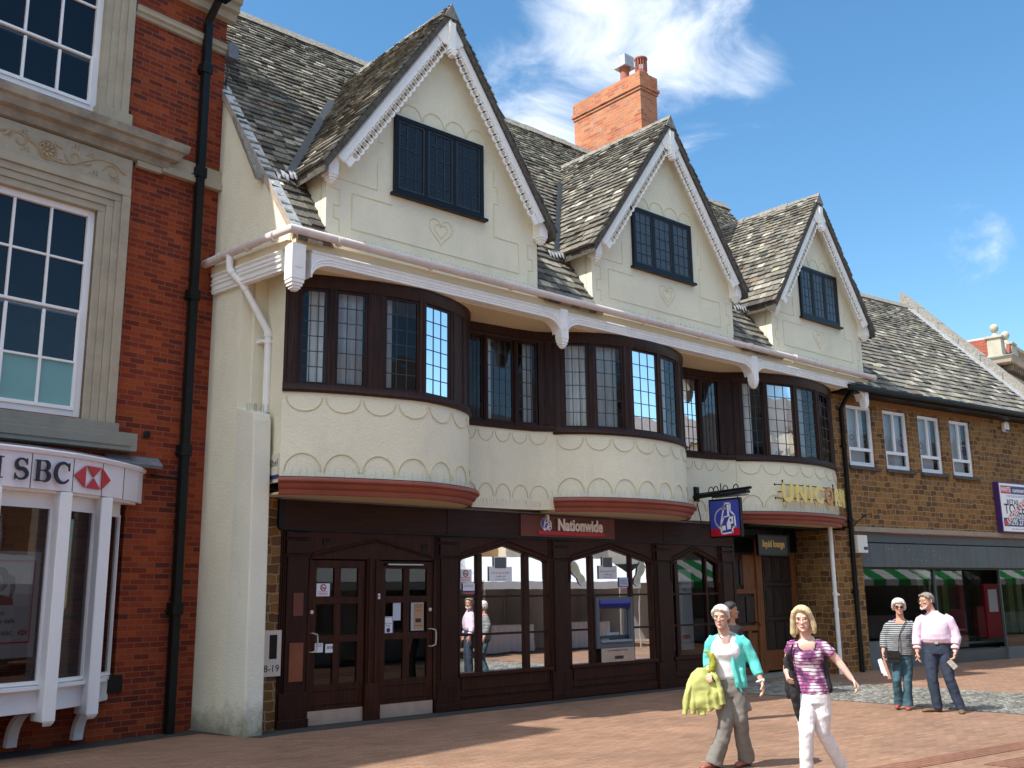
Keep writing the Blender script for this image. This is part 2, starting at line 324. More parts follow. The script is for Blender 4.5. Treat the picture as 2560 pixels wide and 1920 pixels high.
# ================================================================ GROUND
def ground():
    M=brick('clay_pavers',[(.205,.112,.070),(.27,.158,.102),(.235,.135,.086),(.30,.18,.118),(.25,.145,.100)],(.15,.10,.072),.215,.07,.0055,flat=True,rot=R(6),vary=.14,bump=.5,rough=.8,spots=True)
    g=MB(); N=1; g.add([(-150,-150,0),(250,-150,0),(250,150,0),(-150,150,0)],[(0,1,2,3)])
    tag(g.build('pavement',M),kind='structure')
    rb=MB(); rb.xy([(-2,-6.55),(12,-8.15),(12,-8.45),(-2,-6.85)],.002,.006)
    tag(rb.build('paving_band',brick('red_paver_band',[(.20,.085,.052),(.24,.11,.068),(.18,.078,.05)],(.09,.06,.042),.215,.072,.008,flat=True,rot=R(6.5),vary=.25,bump=.5)),kind='structure')
    rb=MB(); rb.xy([(4.2,-7.85),(12,-8.75),(12,-9.1),(4.2,-8.2)],.002,.0065)
    tag(rb.build('paving_band',MATS['red_paver_band']),kind='structure')
    # strip of grey tarmac along the foot of the left buildings
    tm=MB(); tm.xy([(-8.2,-.35-.55),(-.46,.55-.10),(-.1,-.55),(.4,-.45),(10.75,-.30),(10.75,.4),(-.4,1.2),(-8.2,.2)],.001,.005)
    tag(tm.build('drain_strip',mat('tarmac',(.035,.036,.034),.9,.25,8,bump=.5,bs=60)),kind='structure')
    # setts
    base=MB(); base.xy([(8.72,-14),(11.62,-14),(11.62,-.6),(10.8,-.45),(8.72,-.45)],.001,.006)
    s=MB(); rnd=random.Random(3); y=-9.0
    while y<-.62:
        h=.125+rnd.uniform(-.012,.012); x=8.74+rnd.uniform(-.06,0)
        while x<11.58:
            w_=.20+rnd.uniform(-.04,.05); x0=max(x,8.73); x1=min(x+w_,11.6)
            if x1-x0>.05:
                c=rnd.uniform(.6,1.35); g_=.017; t=.020+rnd.uniform(-.006,.006); q=.018
                vs=[(x0+g_,y+g_,.006),(x1-g_,y+g_,.006),(x1-g_,y+h-g_,.006),(x0+g_,y+h-g_,.006),
                    (x0+g_+q,y+g_+q,t+rnd.uniform(-.004,.004)),(x1-g_-q,y+g_+q,t+rnd.uniform(-.004,.004)),(x1-g_-q,y+h-g_-q,t+rnd.uniform(-.004,.004)),(x0+g_+q,y+h-g_-q,t+rnd.uniform(-.004,.004))]
                s.add(vs,[(4,5,6,7),(0,1,5,4),(1,2,6,5),(2,3,7,6),(3,0,4,7)],(c,c*.99,c*.95))
            x+=w_
        y+=h
    tag(base.build('setts_bed',mat('sett_joint',(.05,.048,.042),.95,.2,20)),kind='structure')
    tag(s.build('granite_setts',mat('granite_sett',(.165,.162,.148),.75,.2,30,vcol=True,bump=.4)),kind='structure')
ground()
# ================================================================ helpers for building parts
def slates(mb,O,U,V,lv,uranges,e0=.24,e1=.12,rnd=None,wmin=.16,wmax=.38,tone=1.0):
    O=Vector(O);U=Vector(U).normalized();V=Vector(V).normalized();N=U.cross(V)
    if N.z<0: N=-N
    v=-.04
    while v<lv:
        f=max(0,v)/lv; e=e0+(e1-e0)*f; sc=1-.35*f
        for (ua,ub) in uranges(min(max(v,0)+e*.5,lv)):
            u=ua-rnd.uniform(0,.2)
            while u<ub:
                w_=rnd.uniform(wmin,wmax)*sc; a=max(u,ua)+.004; b=min(u+w_,ub)-.004
                if b-a>.03:
                    t=rnd.uniform(.022,.046); dv=rnd.uniform(-.016,.014); tp=min(v+e*1.35,lv+.02); tl=rnd.uniform(-.006,.006)
                    k=rnd.random(); g=rnd.uniform(.62,1.3)
                    col=(g,g*.98,g*.93)
                    if k<.05: col=(g*1.5,g*1.46,g*1.2)
                    elif k<.08: col=(g*1.0,g*.78,g*.64)
                    elif k<.17: col=(g*1.9,g*1.85,g*1.75)
                    elif k<.33: col=(g*.5,g*.5,g*.5)
                    col=tuple(min(2.6,c*tone) for c in col)
                    P=lambda uu,vv,nn:O+U*uu+V*vv+N*nn
                    vs=[P(a,v+dv,.004),P(b,v+dv+tl,.004),P(b,tp,0),P(a,tp,0),
                        P(a,v+dv,.016+t),P(b,v+dv+tl,.016+t+rnd.uniform(-.004,.004)),P(b,tp,.012),P(a,tp,.012)]
                    mb.add(vs,[(4,5,6,7),(0,1,5,4),(1,2,6,5),(3,0,4,7)],col)
                u+=w_
        v+=e
def window(parent,P0,P1,z0,z1,cols,rows,frm=.03,mframe=None,glass=None,curtain=None,came=.006,depth=.05,recess=.02,label=None,setback=0.0):
    """casement between plan points P0 and P1 (left to right from the street): frame > glass, leading, curtain"""
    P0=Vector((P0[0],P0[1],0));P1=Vector((P1[0],P1[1],0)); u=(P1-P0); L=u.length; u.normalize(); n=Vector((u.y,-u.x,0))
    M=Matrix(((u.x,-n.x,0,P0.x-n.x*setback),(u.y,-n.y,0,P0.y-n.y*setback),(0,0,1,0),(0,0,0,1)))   # local x along, y inwards, z up
    f=MB(); 
    f.box(0,frm,0,depth,z0,z1,M);f.box(L-frm,L,0,depth,z0,z1,M);f.box(frm,L-frm,0,depth,z1-frm,z1,M);f.box(frm,L-frm,0,depth,z0,z0+frm,M)
    fo=f.build('window',mframe or M_brfr,parent,label=label)
    g=MB(); a,b,c,d=frm,L-frm,z0+frm,z1-frm
    g.add([M@Vector(p) for p in ((a,recess,c),(b,recess,c),(b,recess,d),(a,recess,d))],[(0,1,2,3)])
    g.build('glass',glass or M_glass,fo)
    if cols>1 or rows>1:
        l=MB()
        for i in range(1,cols): x=a+(b-a)*i/cols; l.box(x-came,x+came,recess-.008,recess+.006,c,d,M)
        for j in range(1,rows): z=c+(d-c)*j/rows; l.box(a,b,recess-.0075,recess+.0055,z-came,z+came,M)
        l.build('leading',M_lead_came,fo)
    if curtain:
        k=MB(); x0,x1=a+(b-a)*curtain[0],a+(b-a)*curtain[1]; n_=max(3,int((x1-x0)/.045)); pts=[]
        for i in range(n_+1): pts.append((x0+(x1-x0)*i/n_, .16+ (.02 if i%2 else -.02)))
        vs=[M@Vector((x,y,c-.1)) for x,y in pts]+[M@Vector((x,y,d+.1)) for x,y in pts]
        k.add(vs,[(i,i+1,n_+2+i,n_+1+i) for i in range(n_)]); k.build('curtain',M_curtain,fo)
    return fo
# ================================================================ CREAM BUILDING
cream=thing('timber_framed_building','cream rendered old building with three gables, curved bay windows and dark wood shopfront','building',(0,0,0))
SL=math.tan(R(8.7))
def lwx(Y): return -.401-(Y-.869)*SL       # plane of its left flank
def zmain(Y): return 8.215+1.455*Y         # main roof plane
def lw_prism(mb,poly,t0,t1,mi=0):
    mb.prism(poly,lambda a,b:(lwx(a)+t0,a,b),lambda a,b:(lwx(a)+t1,a,b),mi)
def cream_walls():
    m=MB()
    lw_prism(m,[(2.6,-.02),(.135,-.02),(.135,6.3),(2.6,6.3)],0,.38)
    m.build('side_wall',M_cream,cream)
    b=MB(); lw_prism(b,[(.14,-.02),(-.344,-.02),(-.30,3.3),(-.275,4.16),(-.25,4.27),(.14,4.40)],-.006,.262)
    b.build('buttress',mat('cream_render_stained',(.74,.725,.60),.9,.05,1.2,bump=.5,bs=34,dirt=.3,streak=1.1,foot=.5),cream,bevel=.02)
    j=MB(); lw_prism(j,[(2.6,6.303),(-.93,6.303),(-.93,6.80),(-.455,7.62),(.148,8.38),(1.0,9.60),(2.6,11.9)],.0,.2)
    j.build('side_wall_upper',M_cream,cream)
    # front wall strip beside the first bay and its return
    f=MB(); f.box(-.1,.13,.10,.30,3.31,6.302); f.xy([(.085,-.47),(.145,-.47),(.145,.12),(.1,.12)],3.31,6.302)
    f.build('bay_return_wall',M_cream,cream)
    # body of the building behind everything
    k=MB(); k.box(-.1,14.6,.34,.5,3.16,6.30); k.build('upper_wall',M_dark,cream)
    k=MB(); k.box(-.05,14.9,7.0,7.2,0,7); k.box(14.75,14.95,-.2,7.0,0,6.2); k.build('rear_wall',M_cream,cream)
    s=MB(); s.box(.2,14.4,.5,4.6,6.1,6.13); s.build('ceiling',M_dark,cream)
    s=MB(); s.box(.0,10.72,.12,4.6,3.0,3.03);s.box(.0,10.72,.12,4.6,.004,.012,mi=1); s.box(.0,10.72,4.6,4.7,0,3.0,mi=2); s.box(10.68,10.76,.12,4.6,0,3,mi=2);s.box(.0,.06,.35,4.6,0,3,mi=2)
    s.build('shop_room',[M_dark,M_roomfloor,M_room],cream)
    # ironstone strip below, left of the shopfront
    st=MB(); st.box(.03,.40,.005,.3,-.02,3.30); st.build('stone_pier',M_iron_stone,cream)
cream_walls()
def ell(cx,a,b,t,off=0):
    # first bay's left half is flattened to catch a patch of sun
    x=cx+a*math.cos(t); y=-b*math.sin(t)
    if cx<3 and x<2.05: y=.45*y+.55*(-.47-(x-.082)*.572/1.968)
    nx=math.cos(t)/a; ny=-math.sin(t)/b; l=math.hypot(nx,ny)
    return (x+nx/l*off,y+ny/l*off)
def tx(cx,a,x): return math.acos(max(-1,min(1,(x-cx)/a)))
BAYS=[dict(cx=1.75,a=1.86,b=1.06,xl=.082,xr=3.58,zs=4.57,lights=[(.26,.64),(.74,1.20),(1.46,2.02),(2.13,2.72)],cur=[(.3,.95),(0,1),(0,.33),(0,.72)]),
      dict(cx=7.10,a=1.90,b=1.10,xl=5.34,xr=8.97,zs=4.47,lights=[(5.47,5.84),(5.95,6.50),(6.70,7.40),(7.48,8.15)],cur=[(0,1),(.0,1),(.0,.3),(.0,.85)]),
      dict(cx=12.40,a=2.05,b=1.02,xl=10.54,xr=14.38,zs=4.41,lights=[(10.68,11.12),(11.20,11.95),(12.06,12.80),(12.95,13.62)],cur=[(0,.6),(0,1),(.3,.7),(.3,.45)])]
def bay(B):
    cx,a,b,xl,xr,zs=[B[k] for k in ('cx','a','b','xl','xr','zs')]; tl,tr=tx(cx,a,xl),tx(cx,a,xr); N=44
    T=[tl+(tr-tl)*i/N for i in range(N+1)]
    path=[ell(cx,a,b,t)+(0,) for t in T]
    m=MB(); m.sweep(path,[(0,3.345),(0,zs-.002),(-.14,zs-.002),(-.14,3.345)]); bw=m.build('bay_wall',M_cream,cream,smooth=True)
    # relief arcs: hanging swags at the top, upright arches at the foot
    r=MB(); P=[]; 
    arc=[0]; 
    for i in range(N): arc.append(arc[-1]+(Vector(path[i+1])-Vector(path[i])).length)
    Ltot=arc[-1]
    def at(s):
        s=max(0,min(Ltot,s))
        for i in range(N):
            if arc[i+1]>=s: f=(s-arc[i])/(arc[i+1]-arc[i]); t=T[i]+(T[i+1]-T[i])*f; return ell(cx,a,b,t,.004)
        return ell(cx,a,b,T[-1],.004)
    n=int(Ltot/.49)
    for k in range(n):
        s0=.06+k*(Ltot-.1)/n; w_=(Ltot-.1)/n-.05
        r.tube([at(s0+w_*(1-math.cos(q))/2)+(zs-.07-.20*math.sin(q),) for q in [math.pi*i/12 for i in range(13)]],.010,5)
        r.tube([at(s0+w_*(1-math.cos(q))/2)+(3.46+.25*math.sin(q),) for q in [math.pi*i/12 for i in range(13)]],.012,5)
    r.build('plaster_relief',M_relief,bw)
    c=MB(); c.sweep(path,[(-.02,3.365),(.15,3.36),(.165,3.335),(.165,3.31),(.14,3.285),(.12,3.28),(.105,3.235),(.07,3.205),(.055,3.20),(.05,3.16),(.03,3.13),(-.02,3.13)])
    co=c.build('cornice',M_red,cream,smooth=True)
    l=MB(); l.sweep(path,[(0,3.37),(.135,3.366),(.14,3.372),(0,3.385)]); l.build('lead_flashing',M_lead,co,smooth=True)
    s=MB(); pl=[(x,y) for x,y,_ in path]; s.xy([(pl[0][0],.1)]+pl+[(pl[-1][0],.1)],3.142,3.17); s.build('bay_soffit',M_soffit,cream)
    # timber: sill, head, posts
    h=MB()
    h.sweep(path,[(.035,zs),(.05,zs+.03),(.03,zs+.06),(.02,zs+.12),(-.10,zs+.12),(-.10,zs)])
    h.sweep(path,[(-.10,6.10),(.01,6.10),(.02,6.14),(.03,6.16),(.03,6.20),(.035,6.215),(.035,6.29),(-.10,6.29)])
    xs=[xl]+[v for p in B['lights'] for v in p]+[xr]
    for i in range(0,len(xs),2):
        xa,xb=xs[i],xs[i+1]; ta,tb=tx(cx,a,xa),tx(cx,a,xb); n_=6 if xb-xa>.25 else 2
        h.sweep([ell(cx,a,b,ta+(tb-ta)*k/n_)+(0,) for k in range(n_+1)],[(-.0,zs+.12),(-.0,6.10),(-.10,6.10),(-.10,zs+.12)])
        for f in ((.18,.82) if xb-xa<.3 else (.05,.3,.55,.8)):
            t=ta+(tb-ta)*f; e=ell(cx,a,b,t,.0); h.tube([e+(zs+.12,),e+(6.10,)],.020,6)
    h.build('bay_frame',M_brfr,cream,smooth=True)
    for (xa,xb),cu_ in zip(B['lights'],B['cur']):
        p0=ell(cx,a,b,tx(cx,a,xa),-.02); p1=ell(cx,a,b,tx(cx,a,xb),-.02)
        window(cream,p0,p1,zs+.12,6.10,3,6,frm=.035,curtain=cu_,setback=-.004)
for B in BAYS: bay(B)
def flat(pts,zs,lights,curt):
    path=[p+(0,) for p in pts]
    m=MB(); m.sweep(path,[(0,3.17),(0,zs-.002),(-.12,zs-.002),(-.12,3.17)]); bw=m.build('bay_wall',M_cream,cream,smooth=True)
    def at(x):
        for (x0,y0),(x1,y1) in zip(pts[:-1],pts[1:]):
            if x0<=x<=x1: return (x,y0+(y1-y0)*(x-x0)/(x1-x0)-.004)
        return (pts[-1][0],pts[-1][1]-.004)
    r=MB(); L=pts[-1][0]-pts[0][0]; n=5
    for k in range(n):
        x0=pts[0][0]+.05+k*(L-.12)/n; w_=(L-.12)/n-.05
        r.tube([at(x0+w_*(1-math.cos(q))/2)+(zs-.06-.17*math.sin(q),) for q in [math.pi*i/12 for i in range(13)]],.009,5)
        r.tube([at(x0+w_*(1-math.cos(q))/2)+(3.36+.22*math.sin(q),) for q in [math.pi*i/12 for i in range(13)]],.010,5)
    r.build('plaster_relief',M_relief,bw)
    h=MB()
    h.sweep(path,[(.03,zs),(.04,zs+.05),(.0,zs+.12),(-.10,zs+.12),(-.10,zs)])
    h.sweep(path,[(-.10,6.10),(.01,6.10),(.02,6.14),(.05,6.16),(.06,6.29),(-.10,6.29)])
    xs=[pts[0][0]]+[v for p in lights for v in p]+[pts[-1][0]]
    for i in range(0,len(xs),2):
        a_=at(xs[i]); b_=at(xs[i+1]); h.sweep([a_+(0,),b_+(0,)],[(0,zs+.12),(0,6.1),(-.1,6.1),(-.1,zs+.12)])
        mx=((a_[0]+b_[0])/2,(a_[1]+b_[1])/2); h.tube([mx+(zs+.12,),mx+(6.1,)],.022,6)
    h.build('bay_frame',M_brfr,cream,smooth=True)
    for (xa,xb),c in zip(lights,curt):
        p0,p1=at(xa),at(xb); window(cream,(p0[0],p0[1]+.03),(p1[0],p1[1]+.03),zs+.12,6.10,4,6,frm=.03,curtain=c)
flat([(3.50,-.05),(3.75,-.10),(4.6,-.17),(5.05,-.25),(5.25,-.36),(5.36,-.44)],4.52,[(3.66,4.02),(4.10,4.66),(4.73,5.12)],[None,(.1,.35),(.45,1)])
flat([(8.90,-.05),(9.2,-.08),(10.0,-.15),(10.35,-.25),(10.56,-.42)],4.44,[(9.22,9.78),(9.88,10.30)],[(.55,.8),None])
# ---- jetty: soffit, beam, pendants, gutter
def jetty():
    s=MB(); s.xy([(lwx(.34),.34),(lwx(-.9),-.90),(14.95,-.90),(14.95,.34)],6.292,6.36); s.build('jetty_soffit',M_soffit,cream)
    PX=[(.02,5.86),(5.02,5.84),(10.47,5.84),(14.82,5.88)]
    b=MB()
    def span(xa,xb):
        ou=[]; r=.33
        for k in range(9): q=math.pi/2*k/8; ou.append((xa+r*(1-math.cos(q)),6.08+.225*math.sin(q)))
        ou2=[(xb-(x-xa),z) for x,z in reversed(ou)]
        bot=ou+ou2
        b.xz(bot+[(xb,6.47),(xa,6.47)],-1.10,-.90)
        for o,rr,yy in ((.0,.014,-1.104),(.045,.010,-1.103),(.085,.012,-1.102)):
            pts=[(x,yy,z+o) for x,z in bot]; b.tube(pts,rr,6)
        b.tube([(xa,-1.104,6.455),(xb,-1.104,6.455)],.02,6)
    span(.12,4.90); span(5.05,10.35); span(10.50,14.70)
    # return along the flank
    b.prism([(.80,6.17),(-.85,6.17),(-.85,6.47),(.80,6.47)],lambda a,z:(lwx(a)-.07,a,z),lambda a,z:(lwx(a)+.02,a,z))
    for z,r_ in ((6.22,.012),(6.31,.02),(6.37,.014),(6.45,.022)): b.tube([(lwx(.8)-.075,.80,z),(lwx(-.85)-.075,-.85,z)],r_,6)
    b.build('eaves_beam',M_white,cream,smooth=True)
    for i,(x,z) in enumerate(PX):
        p=MB(); w_=.105 if i==0 else .082
        M=Matrix.Translation((x-(.13 if i==0 else .05),-1.06,0))@Matrix.Rotation(0,4,'Z')
        p.box(-w_,w_,-w_,w_,z+.14,6.50,M)
        for k,(ww,z0,z1) in enumerate(((w_*.92,z+.09,z+.14),(w_*.78,z+.045,z+.09),(w_*.6,z+.01,z+.045),(w_*.38,z-.015,z+.01))): p.box(-ww,ww,-ww,ww,z0,z1,M)
        p.box(-w_*.5,w_*.5,-w_-.008,-w_,z+.3,z+.5,M)
        p.build('pendant',M_white,cream,bevel=.012)
    f=MB(); f.box(lwx(-.95)+.0,15.0,-1.09,-.945,6.472,6.60); f.prism([(.85,6.472),(-.95,6.472),(-.95,6.60),(.85,6.60)],lambda a,z:(lwx(a)-.06,a,z),lambda a,z:(lwx(a)+.0,a,z))
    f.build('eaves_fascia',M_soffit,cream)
    u=MB(); u.box(lwx(-.95)+.0,15.0,-.97,-.949,6.35,6.80); u.build('eaves_backing',M_cream,cream)
    g=MB(); gp=[(lwx(.85)-.17,.88,6.63),(lwx(.0)-.17,.0,6.665),(lwx(-1.18)-.17,-1.18,6.68),(2,-1.18,6.67),(5,-1.18,6.655),(9,-1.18,6.65),(15.12,-1.18,6.66)]
    g.tube(gp,.062,12)
    for x in [.5+1.62*i for i in range(10)]: g.tube([(x-.03,-1.18,6.66),(x+.03,-1.18,6.66)],.073,12); g.tube([(x,-1.09,6.56),(x,-1.17,6.59),(x,-1.25,6.66)],.008,5)
    for Y in (.45,-.2,-.8): g.tube([(lwx(Y+.03)-.17,Y+.03,6.65),(lwx(Y-.03)-.17,Y-.03,6.65)],.073,12)
    g.build('gutter',M_pinkgut,cream,smooth=True)
    d=MB(); pts=[(lwx(.22)-.17,.22,6.62),(lwx(.22)-.16,.22,6.40),(-.38,.16,6.28),(-.30,.08,6.16),(-.02,-.03,5.62),(.05,-.05,5.50),(.055,-.05,5.38),(.06,-.05,4.32)]
    d.tube(pts,.052,12)
    for i in (1,3,5): 
        p=Vector(pts[i]); q=Vector(pts[i+1]); d.tube([p,p+(q-p).normalized()*.07],.062,12)
    d.tube([(.055,-.05,5.33),(.055,-.05,5.40)],.064,12); d.box(-.05,.05,-.05,.12,5.345,5.385)
    d.build('downpipe',M_white,cream,smooth=True,label='white downpipe bending round to the buttress ledge')
    # bird spikes: short wires on gutter and ledges
    k=MB(); rnd=random.Random(5)
    def spk(p,h=.10):
        dx,dy=rnd.uniform(-.035,.035),rnd.uniform(-.03,.03); p=Vector(p); k.tube([p,p+Vector((dx,dy,h))],.0013,3,caps=False)
    x=-.2
    while x<15.05: spk((x,-1.05,6.70),.12); spk((x+.02,-1.0,6.70),.13); x+=.085
    y=.8
    while y>-1.1: spk((lwx(y)-.1,y,6.68),.12); y-=.09
    for i in range(26): spk((-.28+.3*rnd.random(),-.1-.14*rnd.random(),4.3),.11)
    for B in BAYS:
        t=tx(B['cx'],B['a'],B['xl']); t1=tx(B['cx'],B['a'],B['xr'])
        for i in range(0,64,2):
            e=ell(B['cx'],B['a'],B['b'],t+(t1-t)*i/64,.08+.04*rnd.random()); spk(e+(3.37,),.13)
            if i%4==0: e=ell(B['cx'],B['a'],B['b'],t+(t1-t)*i/64,.01); spk(e+(B['zs']+.1,),.09)
    for i in range(40): spk((3.6+1.6*i/40,-.2-.1*(i/40),3.2),.11)
    for i in range(30): spk((9.0+1.5*i/30,-.15-.1*(i/40),3.2),.11)
    tag(k.build('bird_spikes',mat('spike_wire',(.10,.10,.09),.8,.1,5,spec=.1),cream),kind='stuff')
jetty()
# ---- roofs
RND=random.Random(11)
GAB=[dict(cx=2.47,hw=2.08,za=11.06,win=(1.555,3.315,7.745,9.035),cur=None,zb=6.74),
     dict(cx=7.93,hw=2.09,za=10.88,win=(6.96,8.70,7.735,8.935),cur=(0,1),zb=6.74),
     dict(cx=13.22,hw=1.86,za=10.66,win=(12.53,14.09,7.75,8.97),cur=(0,.5),zb=6.74)]
ZE=8.02
def main_roof():
    m=MB(); L=math.hypot(3.8,1.455*3.8); V=Vector((0,1,1.455)).normalized(); Y0=-1.12
    def rng(v):
        Y=Y0+v*V.y; l=max(lwx(Y)-.02,-.42)+.0; 
        if Y<-.30:
            out=[]; x=l
            for g in GAB: out.append((x,g['cx']-g['hw']+.04)); x=g['cx']+g['hw']-.04
            out.append((x,15.0)); return [o for o in out if o[1]-o[0]>.06]
        return [(l,15.0)]
    slates(m,(0,Y0,zmain(Y0)),(1,0,0),V,(2.7-Y0)/V.y,rng,.20,.095,RND,wmin=.13,wmax=.30)
    o=m.build('roof',M_slate,cream)
    b=MB()
    for (x0,x1,ya) in [(-.38,15.0,-.30),(-.1,.40,Y0+.14),(4.5,5.88,Y0+.14),(9.98,11.4,Y0+.14)]:
        yb=2.7 if ya==-.30 else -.30
        b.prism([(ya,zmain(ya)-.01),(yb,zmain(yb)-.01),(yb,zmain(yb)-.12),(ya,zmain(ya)-.12)],lambda a,z:(x0,a,z),lambda a,z:(x1,a,z))
    b.prism([(2.7,zmain(2.7)-.01),(7.2,6.2),(7.2,6.0),(2.7,zmain(2.7)-.2)],lambda a,z:(-.38,a,z),lambda a,z:(15,a,z))
    b.build('roof_backing',M_ridge,cream)
    r=MB(); x=-.4
    while x<15: w_=.42+RND.uniform(-.05,.05); M=Matrix.Translation((x,2.7,12.13+RND.uniform(-.012,.012))); r.prism([(-.17,-.12),(0,.10),(.17,-.12)],lambda a,z:M@Vector((0,a,z)),lambda a,z:M@Vector((w_-.012,a,z))); x+=w_
    r.build('ridge_tiles',M_ridge,o)
    # lead and mortar verge on the flank
    vg=MB(); ys=[-1.02+.18*i for i in range(14)]
    for i in range(len(ys)-1):
        y0,y1=ys[i],ys[i+1]; z0,z1=zmain(y0)+.06,zmain(y1)+.06+(.012 if i%2 else 0)
        vg.prism([(y0,z0),(y1,z1),(y1,z1-.03),(y0,z0-.03)],lambda a,z:(lwx(a)-.03,a,z),lambda a,z:(lwx(a)+.13,a,z+.012))
    vg.build('verge_lead',M_leadpale,o)
    vm=MB(); vm.prism([(-1.02,zmain(-1.02)+.02),(2.0,zmain(2.0)+.02),(2.0,zmain(2.0)-.11),(-1.02,zmain(-1.02)-.11)],lambda a,z:(lwx(a)-.028,a,z),lambda a,z:(lwx(a)+.03,a,z)); vm.build('verge_mortar',mat('verge_mortar',(.42,.33,.25),.95,.15,9,bump=.6,bs=20,dirt=.5),o)
main_roof()
def dormer(G):
    cx,hw,za,zb=G['cx'],G['hw'],G['za'],G['zb']; YF=-.95; m_=(za-ZE)/hw
    w=MB(); ws=hw-.02; zw=ZE-.02+.02*m_
    w.xz([(cx-ws,zb),(cx+ws,zb),(cx+ws,zw-.14),(cx,za-.16),(cx-ws,zw-.14)],YF,YF+.15)
    for s in (-1,1): w.prism([(YF+.14,zb+.1),(YF+.14,zw-.12),(-.02,zw-.12),(-.75,6.9)],lambda a,z:(cx+s*ws,a,z),lambda a,z:(cx+s*(ws-.12),a,z))
    go=w.build('gable_wall',M_cream,cream)
    # raised plaster lines
    r=MB(); y=YF-.002
    x0,x1,z0,z1=G['win']; n=4; W=(x1-x0)
    for k in range(n):
        a=x0+.12+k*(W+.0)/n; q_=[math.pi*i/10 for i in range(11)]
        r.tube([(a+(W/n-.03)*(1-math.cos(q))/2,y,z1+.06-.08*k*0+.20*math.sin(q)+(.0)) for q in q_],.010,5)
    def line(*p): r.tube([(a,y,b) for a,b in p],.008,5)
    xa,xb=cx-hw,cx+hw
    line((xa+.45,7.00),(xb-.45,7.00),(xb-.45,7.52),(x1+.25,7.52),(x1+.25,8.1)); line((xa+.45,7.00),(xa+.45,7.55),(x0-.0,7.55)); line((xa+.12,7.72),(x0-.28,7.72),(x0-.28,8.15))
    for s,xx in ((1,xa),(-1,xb)): line((xx+s*.12,7.55),(xx+s*.24,7.55),(xx+s*.24,7.3),(xx+s*.14,7.3),(xx+s*.14,7.1),(xx+s*.24,7.1),(xx+s*.24,6.9))
    line((x0-.28,8.5),(x0-.18,8.5)); line((x1+.25,8.1),(x1+.33,8.1),(x1+.33,8.4),(x1+.25,8.4),(x1+.25,8.7))
    for sc in (1.0,.55):
        H=[]
        for i in range(25):
            t=2*math.pi*i/24; H.append((cx+sc*.0145*16*math.sin(t)**3, 7.36+sc*.0145*(13*math.cos(t)-5*math.cos(2*t)-2*math.cos(3*t)-math.cos(4*t))))
        line(*H)
    r.build('plaster_relief',M_relief,go)
    # roof slopes
    m=MB(); b=MB(); rd=MB()
    for s in (-1,1):
        xe=cx+s*(hw+.17); ze=za-m_*(hw+.17); Lv=math.hypot(hw+.17,za-ze); V=Vector((-s*(hw+.17),0,za-ze)).normalized(); Y0=YF-.29
        def rng(v,s=s,V=V,ze=ze,Y0=Y0): z=ze+v*V.z; return [(0,(z-8.215)/1.455-Y0+.04)]
        slates(m,(xe,Y0,ze+.05),(0,1,0),V,Lv,rng,.185,.09,RND,wmin=.13,wmax=.28)
        P=[(xe,Y0+.01,ze+.04),(cx,Y0+.01,za+.04),(cx,(za-8.215)/1.455+.02,za+.04),(xe,(ze-8.215)/1.455+.02,ze+.04)]
        b.add([Vector(p) for p in P]+[Vector(p)-Vector((0,0,.16)) for p in P],[(0,1,2,3),(4,5,6,7),(0,1,5,4),(1,2,6,5),(2,3,7,6),(3,0,4,7)])
    ro=m.build('dormer_roof',M_slate,cream); b.build('roof_backing',M_under,ro)
    y=YF-.30
    while y<(za-8.215)/1.455: 
        w_=.40+RND.uniform(-.05,.05); h=RND.uniform(-.01,.012)
        rd.prism([(cx-.15,za-.13+h),(cx,za+.135+h),(cx+.15,za-.13+h)],lambda a,z:(a,y,z),lambda a,z:(a,y+w_-.01,z)); y+=w_
    rd.build('ridge_tiles',M_ridge,ro)
    # valley lead, left side only in view, right as well
    v=MB()
    for s in (-1,1):
        pts=[]
        for i in range(9):
            z=ze+.06+(10.15-ze)*i/8; Y=(z-.06-8.215)/1.455; x=cx+s*(za-z+.06)/m_; pts.append(Vector((x,Y,z)))
        for a,b_ in zip(pts[:-1],pts[1:]):
            o1=Vector((s*.15,-.05,.045)); o2=Vector((-s*.035,-.035,.06)); v.add([a+o1,a+o2,b_+o2,b_+o1],[(0,1,2,3)])
        v.build('valley_lead',M_valley,ro); v=MB()
    rr=random.Random(int(cx*10))
    for s in (-1,1):
        f=MB()
        z=ze; Y=(z-8.215)/1.455; x=cx+s*(za-z)/m_
        for k in range(5):
            a=Vector((x+s*(.03+.05*k),Y-.18+.03*k,z+.05+rr.uniform(-.02,.03))); f.add([a,a+Vector((s*.07,.02,.03)),a+Vector((s*.06,.17,.10)),a+Vector((-.02,.16,.06))],[(0,1,2,3)])
            f.add([a,a+Vector((s*.07,.02,.03)),a+Vector((s*.05,-.03,-.10)),a+Vector((-.01,-.03,-.11))],[(0,1,2,3)])
        f.build('lead_apron',mat('white_lead',(.55,.56,.57),.6,.2,8,bump=.6,bs=20),ro)
    # bargeboards
    for s in (-1,1):
        bb=MB(); yv=YF-.235; A=Vector((cx,0,za-.03)); Bp=Vector((cx+s*hw,0,za-.03-m_*hw)); d=(Bp-A); L=d.length; d.normalize(); nrm=Vector((-d.z*s,0,d.x*s)); nrm=-nrm if nrm.z>0 else nrm
        pt=lambda u,v:(A+d*u+nrm*v)
        def strip(u0,u1,v0,v1,y0,y1):
            q=[pt(u0,v0),pt(u1,v0),pt(u1,v1),pt(u0,v1)]; bb.add([Vector((p.x,y0,p.z)) for p in q]+[Vector((p.x,y1,p.z)) for p in q],[(0,1,2,3),(7,6,5,4),(0,4,5,1),(1,5,6,2),(2,6,7,3),(3,7,4,0)])
